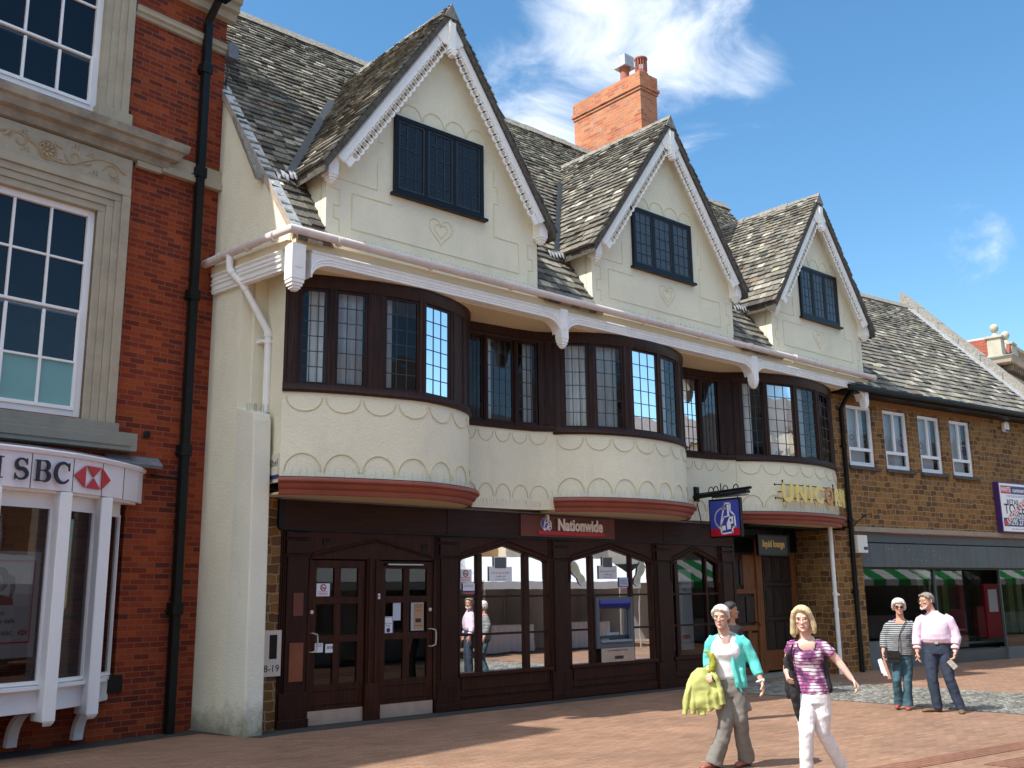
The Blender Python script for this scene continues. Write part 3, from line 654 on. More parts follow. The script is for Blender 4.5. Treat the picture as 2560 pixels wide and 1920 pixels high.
        strip(-.02,L,.0,.19,yv,yv+.03); strip(.0,L,.0,.045,yv-.03,yv); strip(.1,L,.075,.09,yv-.012,yv); strip(.2,L,.165,.19,yv-.015,yv)
        strip(.05,L-.02,.0,.10,yv+.03,YF-.002)
        n=int((L-.42)/.134); 
        for i in range(n):
            c=pt(.30+.134*i+.064,.262); K=12; vs=[]
            for yy in (yv+.004,yv+.028):
                for rad in (.084,.050):
                    for k in range(K): q=2*math.pi*k/K; vs.append((c.x+rad*math.cos(q),yy,c.z+rad*math.sin(q)))
            fs=[]
            for k in range(K):
                k2=(k+1)%K; fs+= [(k,k2,K+k2,K+k),(2*K+k,3*K+k,3*K+k2,2*K+k2),(k,2*K+k,2*K+k2,k2),(K+k,K+k2,3*K+k2,3*K+k)]
            bb.add(vs,fs)
        strip(L-.16,L-.02,.16,.31,yv+.002,yv+.03)
        bo=bb.build('bargeboard',M_white,cream)
    # apex finial and eaves pendants
    p=MB(); yv=YF-.27
    p.xz([(cx,za-.05),(cx-.30,za-.05-.30*m_),(cx-.14,za-.62),(cx+.14,za-.62),(cx+.30,za-.05-.30*m_)],yv+.01,yv+.035)
    p.box(cx-.065,cx+.065,yv-.05,yv+.03,za-.70,za-.22)
    for ww,z0,z1 in ((.085,za-.74,za-.70),(.07,za-.78,za-.74),(.045,za-.82,za-.78)): p.box(cx-ww,cx+ww,yv-.07,yv+.04,z0,z1)
    p.build('finial',M_white,cream,bevel=.008)
    for s in (-1,1):
        p=MB(); x=cx+s*(hw-.02); zt=ZE+.02; 
        p.box(x-.085,x+.085,YF-.19,YF+.02,zt-.36,zt-.03)
        for ww,z0,z1 in ((.07,zt-.40,zt-.36),(.055,zt-.44,zt-.40),(.035,zt-.47,zt-.44)): p.box(x-ww,x+ww,YF-.10-ww*1.1,YF-.10+ww*1.1,z0,z1)
        p.build('gable_pendant',M_white,cream,bevel=.008)
    # eaves board on the left and right cheeks
    for s in (-1,1):
        e=MB(); e.box(min(cx+s*(hw+.02),cx+s*(hw+.10)),max(cx+s*(hw+.02),cx+s*(hw+.10)),YF-.1,-.25,ZE-.24,ZE-.10)
        e.build('cheek_eaves_board',mat('grimy_board',(.34,.29,.22),.85,.2,8),cream)
    # window
    fr=MB(); x0,x1,z0,z1=G['win']; fr.quadframe(x0,x1,z0,z1,YF-.06,YF+.05,.075,.095); fr.box(x0-.05,x1+.06,YF-.10,YF-.0,z0-.035,z0+.012)
    lw=(x1-x0-.15-.14)/3
    for k in (1,2): xx=x0+.075+lw*k+.07*(k-1); fr.box(xx,xx+.07,YF-.055,YF+.05,z0+.095,z1-.075)
    fo=fr.build('gable_window',M_black,cream,bevel=.006)
    gl=MB(); le=MB(); cu_=MB()
    for k in range(3):
        xa=x0+.075+k*(lw+.07); xb=xa+lw; za_,zb_=z0+.095,z1-.075
        gl.add([(xa,YF-.026,za_),(xb,YF-.026,za_),(xb,YF-.026,zb_),(xa,YF-.026,zb_)],[(0,1,2,3)])
        le.quadframe(xa,xb,za_,zb_,YF-.045,YF-.022,.022)
        for i in (1,2): le.box(xa+lw*i/3-.005,xa+lw*i/3+.005,YF-.034,YF-.027,za_,zb_)
        for i in range(1,5): zz=za_+(zb_-za_)*i/5; le.box(xa,xb,YF-.0335,YF-.0275,zz-.005,zz+.005)
    gl.build('glass',M_glass,fo); le.build('leading',M_lead_came,fo)
    bl=MB()
    for i in range(34):
        zz=z0+.12+i*(z1-z0-.2)/34
        bl.box(x0+.09,x1-.09,YF-.020,YF-.012,zz,zz+.014)
    bl.build('blind',mat('grey_blind',(.40,.43,.45),.8,.1,3) if G['cur'] else mat('dim_blind',(.075,.09,.11),.8,.1,3),fo)
    bx=MB(); bx.box(x0+.04,x1-.04,YF-.009,YF-.003,z0+.04,z1-.04); bx.build('interior_backing',M_dark,fo)  # dark sheet over the uncut wall stands for the unlit room
for G in GAB: dormer(G)
def chimney():
    c=MB(); x0,x1,y0,y1=10.30,10.90,1.52,3.75; c.box(x0,x1,y0,y1,10.3,13.55); c.box(x0-.025,x1+.025,y0-.025,y1+.025,13.55,13.625); c.box(x0-.055,x1+.055,y0-.055,y1+.055,13.625,13.70); c.box(x0-.02,x1+.02,y0-.02,y1+.02,13.70,14.02)
    co=c.build('chimney',M_chbrick,cream)
    p=MB(); X=10.6
    p.lathe([(.15,14.0),(.15,14.08),(.12,14.1),(.11,14.42),(.14,14.44),(.14,14.5),(.10,14.5)],(X,2.25,0),18); p.build('chimney_pot',M_potred,co,smooth=True)
    p=MB(); p.box(X-.165,X+.165,2.085,2.415,14.50,14.80); p.box(X-.19,X+.19,2.06,2.44,14.49,14.525);p.build('chimney_cowl',mat('metal_cowl',(.50,.50,.50),.5,.1,5,metal=.4,dirt=.5),co)
    p=MB(); p.lathe([(.16,14.0),(.17,14.1),(.14,14.12),(.14,14.2)],(X,1.72,0),18)
    for k in range(14): a=2*math.pi*k/14; p.box(-.012,.012,.115,.15,14.2,14.48,Matrix.Translation((X,1.72,0))@Matrix.Rotation(a,4,'Z'))
    p.lathe([(.155,14.48),(.165,14.5),(.165,14.53),(.12,14.55)],(X,1.72,0),18); p.build('chimney_pot',M_potred,co)
chimney()
# ================================================================ SHOPFRONT (parts of the cream building)
def shopfront():
    f=MB(); xs=[.36,3.31,8.60,10.80]
    for a,b in zip(xs[:-1],xs[1:]): f.box(a+.006,b-.006,-.035,.10,2.715,3.12)
    fo=f.build('fascia',M_fascia,cream,bevel=.004)
    l=MB(); l.sweep([(.33,0,0),(10.84,0,0)],[(0,3.20),(-.0,3.12),(.07,3.12),(.08,3.135),(.02,3.185)]); l.box(.33,.42,-.05,.1,2.72,3.12,mi=1); l.build('lead_flashing',[M_lead,M_black],fo)
    f=MB(); f.box(.36,10.8,-.05,.1,2.69,2.716); f.build('fascia_moulding',M_black,fo)
    # pilasters (x0,x1)
    for (a,b) in [(.40,.86),(3.10,3.58),(5.56,6.04),(8.30,8.80),(10.33,10.79)]:
        p=MB(); p.box(a,b,.0,.12,.02,2.69); p.box(a+.10,b-.04,-.03,.0,.45,2.33); p.box(a+.02,b-.01,-.045,.0,.02,.47); p.box(a-.0,b+.02,-.06,.0,.0,.12)
        p.box(a+.07,b-.01,-.05,.0,2.37,2.55); p.box(a+.06,b,-.055,.0,2.59,2.66)
        for q in (.0,.035,.07): p.tube([(a+q+.01,-.008,.12),(a+q+.01,-.008,2.69)],.013,6)
        p.build('pilaster',M_dkwood,cream,bevel=.006)
    # arched shop windows
    def shopwin(x0,x1,mull,transoms,skip=None,lead=False):
        xm=(x0+x1)/2+.0; zs=.56; zt=2.31; za=2.56; r=MB()
        # spandrel
        r.xz([(x0-.05,2.69),(x1+.05,2.69),(x1+.05,zt),(x1,zt),(xm,za),(x0,zt),(x0-.05,zt)],.005,.09)
        def arc(off,rad): 
            r.tube([(x0-.02,-.0-off*.3,1.95+off),(x0-.02,-.0-off*.3,zt-.02+off),(x0+.05,-off*.3,zt+.045+off),(xm,-off*.3,za+.03+off),(x1-.05,-off*.3,zt+.045+off),(x1+.02,-off*.3,zt-.02+off),(x1+.02,-off*.3,1.95+off)],rad,6)
        arc(0,.022); arc(.07,.012)
        r.box(x0-.04,x0,.0,.11,zs,zt); r.box(x1,x1+.04,.0,.11,zs,zt)
        fr=r.build('shop_window_frame',M_dkwood2,cream)
        b=MB()
        for a,w_ in mull:
            ztop=zt+(za-zt)*(1-abs(a-xm)/((x1-x0)/2)); b.box(a-w_/2,a+w_/2,.015,.085,zs,ztop)
        for zz,(a,c) in transoms: b.box(a,c,.02,.08,zz-.018,zz+.018)
        b.build('glazing_bars',M_dkwood,fr)
        g=MB(); g.add([(x0,.06,zs),(x1,.06,zs),(x1,.06,zt),(xm,.06,za),(x0,.06,zt)],[(0,1,2,3,4)]); g.build('glass',M_shopglass,fr)
        s=MB(); s.box(x0-.05,x1+.05,-.055,.10,.505,.56); s.box(x0-.04,x1+.04,.005,.10,.0,.505); s.box(x0+.02,x1-.02,-.012,.005,.30,.50)
        s.box(x0-.04,x1+.04,-.03,.005,.02,.14); s.box(x0+.02,x1-.02,-.02,.005,.20,.215); s.build('stall_riser',M_dkwood2,cream,bevel=.004)
    shopwin(3.60,5.52,[(4.02,.10),(5.05,.11)],[(1.735,(3.6,5.52)),(1.14,(3.6,5.52))])
    shopwin(6.08,8.24,[(6.63,.10),(7.69,.06)],[(1.735,(6.08,8.24)),(1.14,(6.08,6.63)),(1.14,(7.69,8.24))])
    shopwin(8.84,10.30,[(9.0,.10),(9.93,.05)],[(1.735,(8.84,10.3)),(1.14,(8.84,10.3))])
    # entrance: arched head board and two doors
    h=MB(); h.box(.86,3.12,.005,.10,2.30,2.69)
    h.tube([(.87,-.0,.2),(.87,-.0,2.30),(.92,-.0,2.37),(2.0,0,2.60),(3.02,0,2.37),(3.09,0,2.30),(3.09,-.0,.2)],.018,6)
    h.tube([(.92,0.0,2.33),(2.0,0,2.565),(3.04,0,2.33)],.010,6)
    h.box(1.83,2.05,-.02,.10,.02,2.30); h.box(1.86,1.90,-.04,.0,.5,2.30); h.box(1.97,2.01,-.04,.0,.5,2.3); h.box(1.81,2.07,-.05,.0,.0,.52)
    h.build('door_surround',M_dkwood2,cream)
    def door(x0,x1,handle_left,label):
        d=MB(); y0,y1=.015,.065; W=x1-x0; st=.11; mid=(x0+x1)/2
        rows=[(.55,1.12),(1.22,1.66),(1.76,2.17)]
        d.box(x0,x0+st,y0,y1,.02,2.28); d.box(x1-st,x1,y0,y1,.02,2.28); d.box(x0+st,x1-st,y0,y1,2.17,2.28)
        for a,b in ((.02,.55),(1.12,1.22),(1.66,1.76)): d.box(x0+st,x1-st,y0+.001,y1,a,b)
        for a,b in rows: d.box(mid-.055,mid+.055,y0+.002,y1,a,b)
        d.box(x0+st,x1-st,y0-.012,y0,.27,.29); d.box(x0+st,x1-st,y0-.012,y0,.46,.48)
        do=d.build('shop_door',M_dkwood2,cream,bevel=.004,label=label)
        g=MB(); g.add([(x0+st,.045,.55),(x1-st,.045,.55),(x1-st,.045,2.17),(x0+st,.045,2.17)],[(0,1,2,3)]); g.build('glass',M_shopglass,do)
        k=MB(); k.box(x0+.01,x1-.01,.0,.016,.01,.20); k.build('kick_plate',M_kick,do)
        q=MB(); hx=x0+.04 if handle_left else x1-.06; q.tube([(hx-.02,.02,1.0),(hx,-.04,1.0),(hx+.06,-.06,1.02),(hx+.065,-.065,1.1),(hx+.065,-.065,1.2),(hx+.06,-.06,1.24),(hx,-.04,1.26),(hx-.02,.02,1.26)],.011,8)
        q.build('door_handle',M_steel,do,smooth=True)
        q=MB(); q.lathe([(.028,0),(.028,.012),(.01,.014)],(0,0,0),14); 
        for v in range(len(q.v)): x,y,z=q.v[v]; q.v[v]=(hx+x,.012-z,1.55+y)
        q.build('lock',M_steel,do)
    door(.885,1.81,True,'left glazed shop door with a white handle at its left')
    door(2.07,3.07,False,'right glazed shop door with a black closer bar above the panes')
    c=MB(); c.box(2.16,2.86,-.03,.012,2.205,2.255); c.build('door_closer',M_black,cream); c=MB(); c.box(2.20,2.85,-.034,-.028,2.222,2.24); c.build('closer_strip',M_steel,cream)
    b=MB(); b.box(.60,.76,-.045,-.028,1.50,1.82); b.build('notice_board',M_redbr,cream,bevel=.02)
    b=MB(); b.box(.56,.775,-.05,-.028,.62,1.14); b.build('letter_plate',mat('orange_brown_board',(.20,.055,.02),.5,.2,3),cream)
    n=MB(); textmesh(n,'19',.14,face((1.12,-.006,2.50)),.004); textmesh(n,'91',.14,face((2.90,-.006,2.46))@Matrix.Rotation(.12,4,'Z'),.004); n.build('carved_numbers',M_black,cream)
shopfront()
def doorway():
    """recessed carved oak doors under the third bay"""
    r=MB(); r.box(10.79,10.86,-.02,1.2,.0,3.17); r.box(10.86,13.6,.50,.62,.0,3.17); r.build('recess_wall',M_dkwood,cream)
    c=MB(); c.box(10.80,13.62,-.45,.6,3.10,3.135); c.box(10.8,13.62,.28,.50,2.62,3.10); c.build('recess_ceiling',M_black,cream)
    Y=.30
    def panel(x0,x1,z0,z1,mm): mm.box(x0,x1,Y+.03,Y+.06,z0,z1); mm.box(x0+.03,x1-.03,Y+.012,Y+.03,z0+.04,z1-.04); mm.lathe([(0,0)],(0,0,0),3) if False else None
    f=MB(); f.box(11.05,11.20,Y-.03,Y+.1,.03,2.62); f.box(11.97,12.08,Y-.05,Y+.1,.03,2.9); f.box(12.10,12.22,Y-.03,Y+.1,.03,2.9); f.box(13.34,13.52,Y-.03,Y+.1,.03,2.62)
    f.box(11.2,11.97,Y-.02,Y+.1,1.72,1.82); f.box(11.2,11.97,Y-.02,Y+.1,.95,1.06); f.box(11.2,11.97,Y-.02,Y+.1,.03,.2); f.box(11.62,11.72,Y-.02,Y+.08,.2,.95); f.box(11.55,11.97,Y-.01,Y+.08,1.82,2.55)
    f.box(11.2,11.28,Y-.015,Y+.08,1.06,1.72); f.box(11.9,11.97,Y-.015,Y+.08,1.06,1.72)
    f.build('oak_door_frame',M_orwood,cream,bevel=.006)
    d=MB(); dk=wood('old_oak',(.012,.010,.009),(.055,.036,.026),.5,(14,14,2))
    d.box(11.2,11.97,Y+.035,Y+.08,.1,2.6); d.box(12.22,13.34,Y+.02,Y+.08,.1,2.9)
    for z0,z1 in ((.55,1.12),(1.24,1.86),(1.98,2.5)):
        for k in range(3): x=12.28+k*.36; d.box(x,x+.30,Y-.005,Y+.02,z0,z1); d.box(x+.05,x+.25,Y-.022,Y-.005,z0+.06,z1-.06); d.box(x+.11,x+.19,Y-.03,Y-.022,z0+.14,z1-.14)
    for z in (1.12,1.86,2.5): d.box(12.24,13.32,Y-.03,Y+.02,z+.02,z+.10)
    for k in range(2): d.box(11.27+k*.34,11.56+k*.34,Y+.0,Y+.035,1.12,1.66); d.box(11.25+k*.2,11.40+k*.2,Y+.0,Y+.035,1.9,2.45)
    do=d.build('carved_door',dk,cream,bevel=.008)
    o=MB(); o.box(12.24,13.32,Y-.01,Y+.02,.1,.52); 
    for x in (11.24,11.74): o.box(x,x+.2,Y-.005,Y+.035,.26,.9)
    o.build('lower_panel',M_orwood,do)
    k=MB(); k.tube([(11.86,Y-.02,1.12),(11.86,Y-.07,1.12),(11.92,Y-.08,1.1),(11.96,Y-.08,1.04)],.014,6); k.build('door_handle',M_iron,do)
    s=MB(); s.box(10.86,13.55,-.15,.5,.0,.05); s.build('door_step',M_greystone,cream)
doorway()
# ================================================================ RED BRICK BANK (left)
HP=(-.401,.869); HA=R(7.5)
bank=thing('brick_bank_building','red brick building with stone window surrounds, sash windows and curved white shop window','building',(HP[0],HP[1],0),HA)
# local frame: x = -s (s runs left from the junction), y negative towards the street
def bank_build():
    w=MB(); Y1=.45
    def wall(s0,s1,z0,z1,y0=0.0): w.box(-s1,-s0,y0,Y1,z0,z1)
    L=6.3
    # openings: ground window s 1.2-5.0 z .8-3.05 ; first floor s1.85-3.95 z 4.15-6.98 ; second s1.96-4.0 z 8.42-11.2
    wall(0,1.15,0,12.0); wall(1.15,4.6,0,.72); wall(1.15,4.6,3.05,4.1); wall(1.15,1.85,4.1,12.0); wall(1.85,3.9,7.0,8.38); wall(1.85,3.9,10.4,12.0); wall(3.9,4.6,4.1,12.0); wall(4.6,L,0,12.0)
    w.box(-L,0,.45,.6,-.02,12.0); wo_=w.build('brick_wall',M_brick,bank)
    r=MB(); r.box(-3.9,-1.85,.44,.452,4.1,10.5); r.build('interior_backing',M_dark,bank)
    # roof mass of the building and its side seen over the cream roof
    r=MB(); r.box(-L,0,.6,9,0,11.9); r.build('rear_wall',M_brick,bank)
    s=MB()
    # string courses
    s.box(-.98,.0,-.07,.0,7.93,8.13); s.box(-.98,.0,-.10,.0,7.82,7.93); s.box(-1.36,-.98,-.08,0,7.79,7.93)
    s.sweep([(-1.53,0,0),(.12,0,0)],[(0,10.10),(.05,10.11),(.05,10.16),(.09,10.18),(.09,10.23),(.11,10.26),(0,10.27)])
    s.sweep([(-L,0,0),(.10,0,0)],[(0,10.68),(.10,10.70),(.12,10.80),(.2,10.83),(.20,10.92),(.27,10.95),(.29,11.06),(.36,11.08),(.38,11.25),(.40,11.4),(.0,11.45)])
    s.build('stone_string_course',M_stone,bank,bevel=.006)
    # cornice return + parapet
    p=MB(); p.box(-L,.0,-.0,.4,11.45,12.1); p.build('parapet',M_brick,bank)
    l=MB(); l.box(-.02,.16,-.12,.10,10.06,10.30); l.prism([(-.03,9.95),(.45,9.65),(.62,9.30),(.0,9.45)],lambda a,z:(.05+a*.55,.25+a*.9-.25,z),lambda a,z:(.06+a*.55,.29+a*.9-.25,z+.01)); l.build('lead_flashing',M_lead,bank)
    # first-floor surround (architrave) and frieze
    a=MB()
    def architrave(s0,s1,z0,z1,top=True,wd=.42):
        for k,(o,y,t) in enumerate(((.0,-.03,.10),(.10,-.05,.10),(.20,-.07,.10),(.30,-.10,wd-.30))):
            a.box(-(s0-o),-(s0-o-t),y,.12,z0,z1+(o if top else 0)); a.box(-(s1+o+t),-(s1+o),y,.12,z0,z1+(o if top else 0))
            if top: a.box(-(s1+o+t),-(s0-o-t),y,.12,z1+o+.001,z1+o+t)
    architrave(1.85,3.95,4.05,6.98)
    a.box(-4.37,-1.42,-.06,.1,7.40,7.85)
    a.build('window_surround',M_stone,bank,bevel=.008)
    for sa,sb in ((1.52,2.0),(3.95,4.45)):
        a=MB()
        for k in range(4):
            y=(-.03,-.05,-.07,-.10)[k]; u0=sb-.04-k*.10 if sa<3 else sa+.05+k*.10; u1=u0-.105 if sa<3 else u0+.105
            a.box(-max(u0,u1),-min(u0,u1),y,.12,8.40,10.5)
        a.box(-sb,-sa+.02,-.12,.1,8.33,8.50); a.build('window_surround',M_stone,bank,bevel=.008)
    # carved frieze: scrolls, leaves, rosette
    f=MB(); y=-.066
    def sc(s,z): return (-s,y,z)
    pts=[]; 
    for i in range(60):
        s=1.62+2.6*i/59; pts.append(sc(s,7.60+.115*math.sin((s-1.5)*math.pi/.62)))
    f.tube(pts,.013,6)
    for s0,z0,sg in ((1.72,7.56,1),(2.26,7.62,-1),(2.98,7.62,1),(3.5,7.6,-1)):
        sp=[]
        for i in range(22): q=i/21*2*math.pi*1.1; rr=.125*(1-i/26); sp.append(sc(s0+rr*math.cos(q),z0+sg*rr*math.sin(q)))
        f.tube(sp,.012,6)
        for k in range(5): q=k*1.25; f.lathe([(0.001,0),(.03,.004),(.001,.03)],(0,0,0),6); n=18; 
        f.v[-90:]=[(-(s0)+x*1.2,y-z*.7,z0+yy*1.2) for x,yy,z in f.v[-90:]] if False else f.v[-90:]
    for c,z in ((2.62,7.60),):
        for rr in (.13,.10): f.tube([sc(c+rr*math.cos(2*math.pi*i/20),z+rr*math.sin(2*math.pi*i/20)) for i in range(21)],.010,6)
        for k in range(8):
            q=2*math.pi*k/8; M=Matrix.Translation((-(c+.055*math.cos(q)),y,z+.055*math.sin(q))); f.tube([M@Vector((0,0.0,0)),M@Vector((-.035*math.cos(q),-.02,.035*math.sin(q)))],[.022,.016],6)
        f.tube([sc(c,z),(-c,y-.03,z)],[.03,.012],8)
    rnd=random.Random(2)
    for s0,z0 in ((2.0,7.70),(1.93,7.47),(2.43,7.48),(2.86,7.50),(2.9,7.73),(2.2,7.75),(3.3,7.5),(3.7,7.73),(1.62,7.46)):
        for k in range(5): f.tube([(-(s0+.045*(k%3)),y+.006,z0+.035*(k//3)+.01*(k%2)),(-(s0+.045*(k%3)),y-.012,z0+.035*(k//3)+.01*(k%2))],[.015,.006],6)
    for s0,z0,an in ((2.12,7.55,.5),(2.78,7.62,2.4),(2.42,7.68,2.6),(1.62,7.66,-.5),(3.18,7.62,.8)):
        v=Vector((math.cos(an),0,math.sin(an)))*.13; f.tube([Vector(sc(s0,z0)),Vector(sc(s0,z0))+v*.5,Vector(sc(s0,z0))+v],[.008,.03,.004],6)
    f.v=[v for v in f.v]
    f.build('carved_frieze',mat('carving_dark_stone',(.40,.31,.19),.88,.1,6),bank,smooth=True)  # raised carving in one even, darker stone colour
    # hood over the first-floor window = sill band of the second floor
    h=MB(); h.sweep([(-5.2,0,0),(-1.0,0,0),(-.999,.1,0)],[(0,7.86),(.10,7.88),(.12,7.98),(.22,8.0),(.25,8.10),(.30,8.12),(.32,8.23),(.27,8.26),(0,8.33)]); h.build('hood_mould',M_stoned,bank)
    # sill of first floor
    h=MB(); h.box(-4.6,-1.40,-.16,.1,3.94,4.06); h.box(-4.7,-1.15,-.20,.0,3.70,3.94); h.box(-4.62,-1.24,-.215,-.2,3.76,3.88); h.build('window_sill',M_greystone,bank,bevel=.006)
    # sashes
    def sash(s0,s1,z0,z1,zr,cols,rowsu,rowsl,frost=False):
        b=MB(); x0,x1=-s1,-s0
        b.quadframe(x0,x1,z0,z1,.06,.16,.09,.12)
        b.box(x0+.09,x1-.09,.10,.15,zr-.04,zr+.04)
        n=cols
        for i in range(1,n): x=x0+.09+(x1-x0-.18)*i/n; b.box(x-.016,x+.016,.08,.13,zr+.04,z1-.09); b.box(x-.018,x+.018,.05,.105,z0+.12,zr-.04)
        b.quadframe(x0+.09,x1-.09,z0+.12,zr+.03,.04,.10,.035,.05)
        for i in range(1,rowsu): z=zr+.04+(z1-.13-zr)*i/rowsu; b.box(x0+.09,x1-.09,.081,.129,z-.015,z+.015)
        for i in range(1,rowsl): z=z0+.12+(zr-.16-z0)*i/rowsl; b.box(x0+.09,x1-.09,.051,.104,z-.015,z+.015)
        bo=b.build('sash_window',M_upvc,bank,bevel=.004)
        g=MB(); g.add([(x0,.115,zr),(x1,.115,zr),(x1,.115,z1),(x0,.115,z1)],[(0,1,2,3)]); g.add([(x0,.085,z0),(x1,.085,z0),(x1,.085,zr),(x0,.085,zr)],[(0,1,2,3)]); g.build('glass',M_blueglass,bo)
        if frost: q=MB(); zz=z0+.12+(zr-.16-z0)*.5; q.box(x0+.125,x1-.125,.078,.0835,z0+.16,zz); q.build('frosted_film',M_frost,bo)
    sash(1.85,3.95,4.07,6.98,5.52,4,2,2,True)
    sash(1.96,4.0,8.38,10.9,9.20,4,2,1)
    # downpipe
    d=MB(); x=-.39
    d.box(x-.06,x+.05,-.17,-.06,.0,10.45); 
    for z in (1.55,3.72,6.0,7.90,9.6): d.box(x-.085,x+.075,-.185,-.02,z,z+.16); d.tube([(x-.12,-.06,z+.04),(x+.11,-.06,z+.04)],.022,6)
    d.tube([(x,-.115,10.40),(x,-.115,10.5),(x+.0,-.40,10.78),(x,-.72,11.05),(x,-.75,11.4)],.065,8); d.box(x-.1,x+.1,-.60,-.40,10.70,10.88)
    d.tube([(x-.02,-.08,3.40),(-.85,-.05,3.42)],.02,6)
    d.build('downpipe',M_iron,bank,bevel=.006,label='black cast iron downpipe on the red brick wall')
    v=MB(); v.lathe([(.05,0),(.055,.01),(.035,.02)],(0,0,0),10); v.v=[(-.93+a,-.02-c,3.98+b) for a,b,c in v.v]; v.build('wall_vent',M_iron,bank)
    # curved oriel shop window
    P=[(-5.5,.0),(-5.1,-.55),(-4.6,-.88),(-4.0,-1.0),(-3.4,-1.03),(-2.85,-.99),(-2.3,-.87),(-1.83,-.66),(-1.42,-.42),(-1.08,-.16),(-.93,.0)]
    path=[(a,b,0) for a,b in P]
    fa=MB(); fa.sweep(path,[(0,3.03),(0,3.43),(-.06,3.43),(-.06,3.03)]); fa.sweep(path,[(0,3.43),(.03,3.44),(.045,3.48),(.03,3.50),(-.06,3.50),(-.06,3.43)]); fao=fa.build('curved_fascia',mat('fascia_white',(.80,.76,.80),.35,.03,2,dirt=.1),bank)
    se=MB(); 
    for a,b in ((-3.4,-1.03),(-2.85,-.99),(-2.3,-.87),(-1.83,-.66),(-1.42,-.42)): se.box(a-.004,a+.004,b-.004,b+.03,3.03,3.43)
    se.build('panel_joint',M_iron,fao)
    le=MB(); le.xy([(P[0][0],.02)]+[(a,b+.03) for a,b in P]+[(-.76,.0),(-.76,.02)],3.50,3.53); le.sweep([(-1.5,.0,0),(-.74,0,0)],[(0,3.53),(.16,3.50),(.18,3.54),(.03,3.66),(0,3.66)]); le.build('lead_roof',M_lead,fao)
    so_=MB(); so_.xy([(P[0][0]+.1,.02)]+[(a,b+.06) for a,b in P[1:-1]]+[(-1.0,.02)],3.0,3.03); so_.xy([(-5.2,.02)]+[(a,b+.1) for a,b in P[1:-2]]+[(-1.2,.02)],.76,.80); so_.build('oriel_soffit',M_upvc,bank)
    q=MB(); W=[(-4.9,-.45),(-4.1,-.80),(-3.25,-.86),(-2.38,-.72),(-1.72,-.42),(-1.22,.0)]
    q.sweep([(a,b,0) for a,b in W],[(0,.50),(0,.80),(.03,.82),(-.10,.82),(-.10,.50)]); q.build('oriel_apron',M_upvc,bank,bevel=.004); q=MB(); q.sweep([(a,b,0) for a,b in W],[(0,2.86),(0,3.0),(-.08,3.0),(-.08,2.86)])
    q.build('oriel_head',M_upvc,bank,bevel=.004)
    for (a,b),zz in zip(W[1:5],(.40,.40,.40,.40)):
        q=MB(); M=Matrix.Translation((a,b-.06,0)); q.box(-.075,.075,-.14,.18,zz,3.02,M); q.prism([(-.075,-.14),(.075,-.14),(.03,-.05),(-.03,-.05)],lambda c,d:M@Vector((c,d,zz)),lambda c,d:M@Vector((c*.7,d*.7,zz-.05))); q.build('oriel_post',M_upvc,bank,bevel=.012)
    for i,((a0,b0),(a1,b1)) in enumerate(zip(W[:-1],W[1:])):
        u=Vector((a1-a0,b1-b0,0)).normalized(); e=.07
        window(bank,(a0+u.x*e,b0+u.y*e),(a1-u.x*(e if i<4 else .0),b1-u.y*(e if i<4 else 0)),.82,2.86,1,1,frm=.035,mframe=M_upvc,glass=M_shopglass,depth=.05,recess=.03,setback=-.01)
    for s_ in (-3.3,-2.42,-1.62):
        q=MB(); o=[]; i_=[]
        for k in range(9): t=math.pi/2*k/8; o.append((-.02-.42*(1-math.cos(t))*1.0,.10+.42*math.sin(t)))
        for k in range(9): t=math.pi/2*k/8; i_.append((-.10-.38*(1-math.cos(t)),.06+.40*math.sin(t)))
        poly=[(a-.0,b) for a,b in i_]+[(a,b) for a,b in reversed([(x+.1,y+.0) for x,y in i_])]
        q.yz([(x,y) for x,y in poly],s_-.06,s_+.06); q.build('scroll_bracket',M_upvc,bank)
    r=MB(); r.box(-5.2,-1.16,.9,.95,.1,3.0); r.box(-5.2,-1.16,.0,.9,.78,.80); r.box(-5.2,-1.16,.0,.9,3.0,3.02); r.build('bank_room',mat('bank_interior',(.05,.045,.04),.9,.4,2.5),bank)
    g=MB(); g.box(-1.25,-1.05,-.03,.0,.58,.80); g.build('wall_box',M_black,bank)
bank_build()
bm_=Matrix.Translation((HP[0],HP[1],0))@Matrix.Rotation(HA,4,'Z')
def bankface(s,off,z,ang=0.0):
    return bm_@Matrix.Translation((-s,-off,z))@Matrix.Rotation(ang,4,'Z')@face((0,0,0))
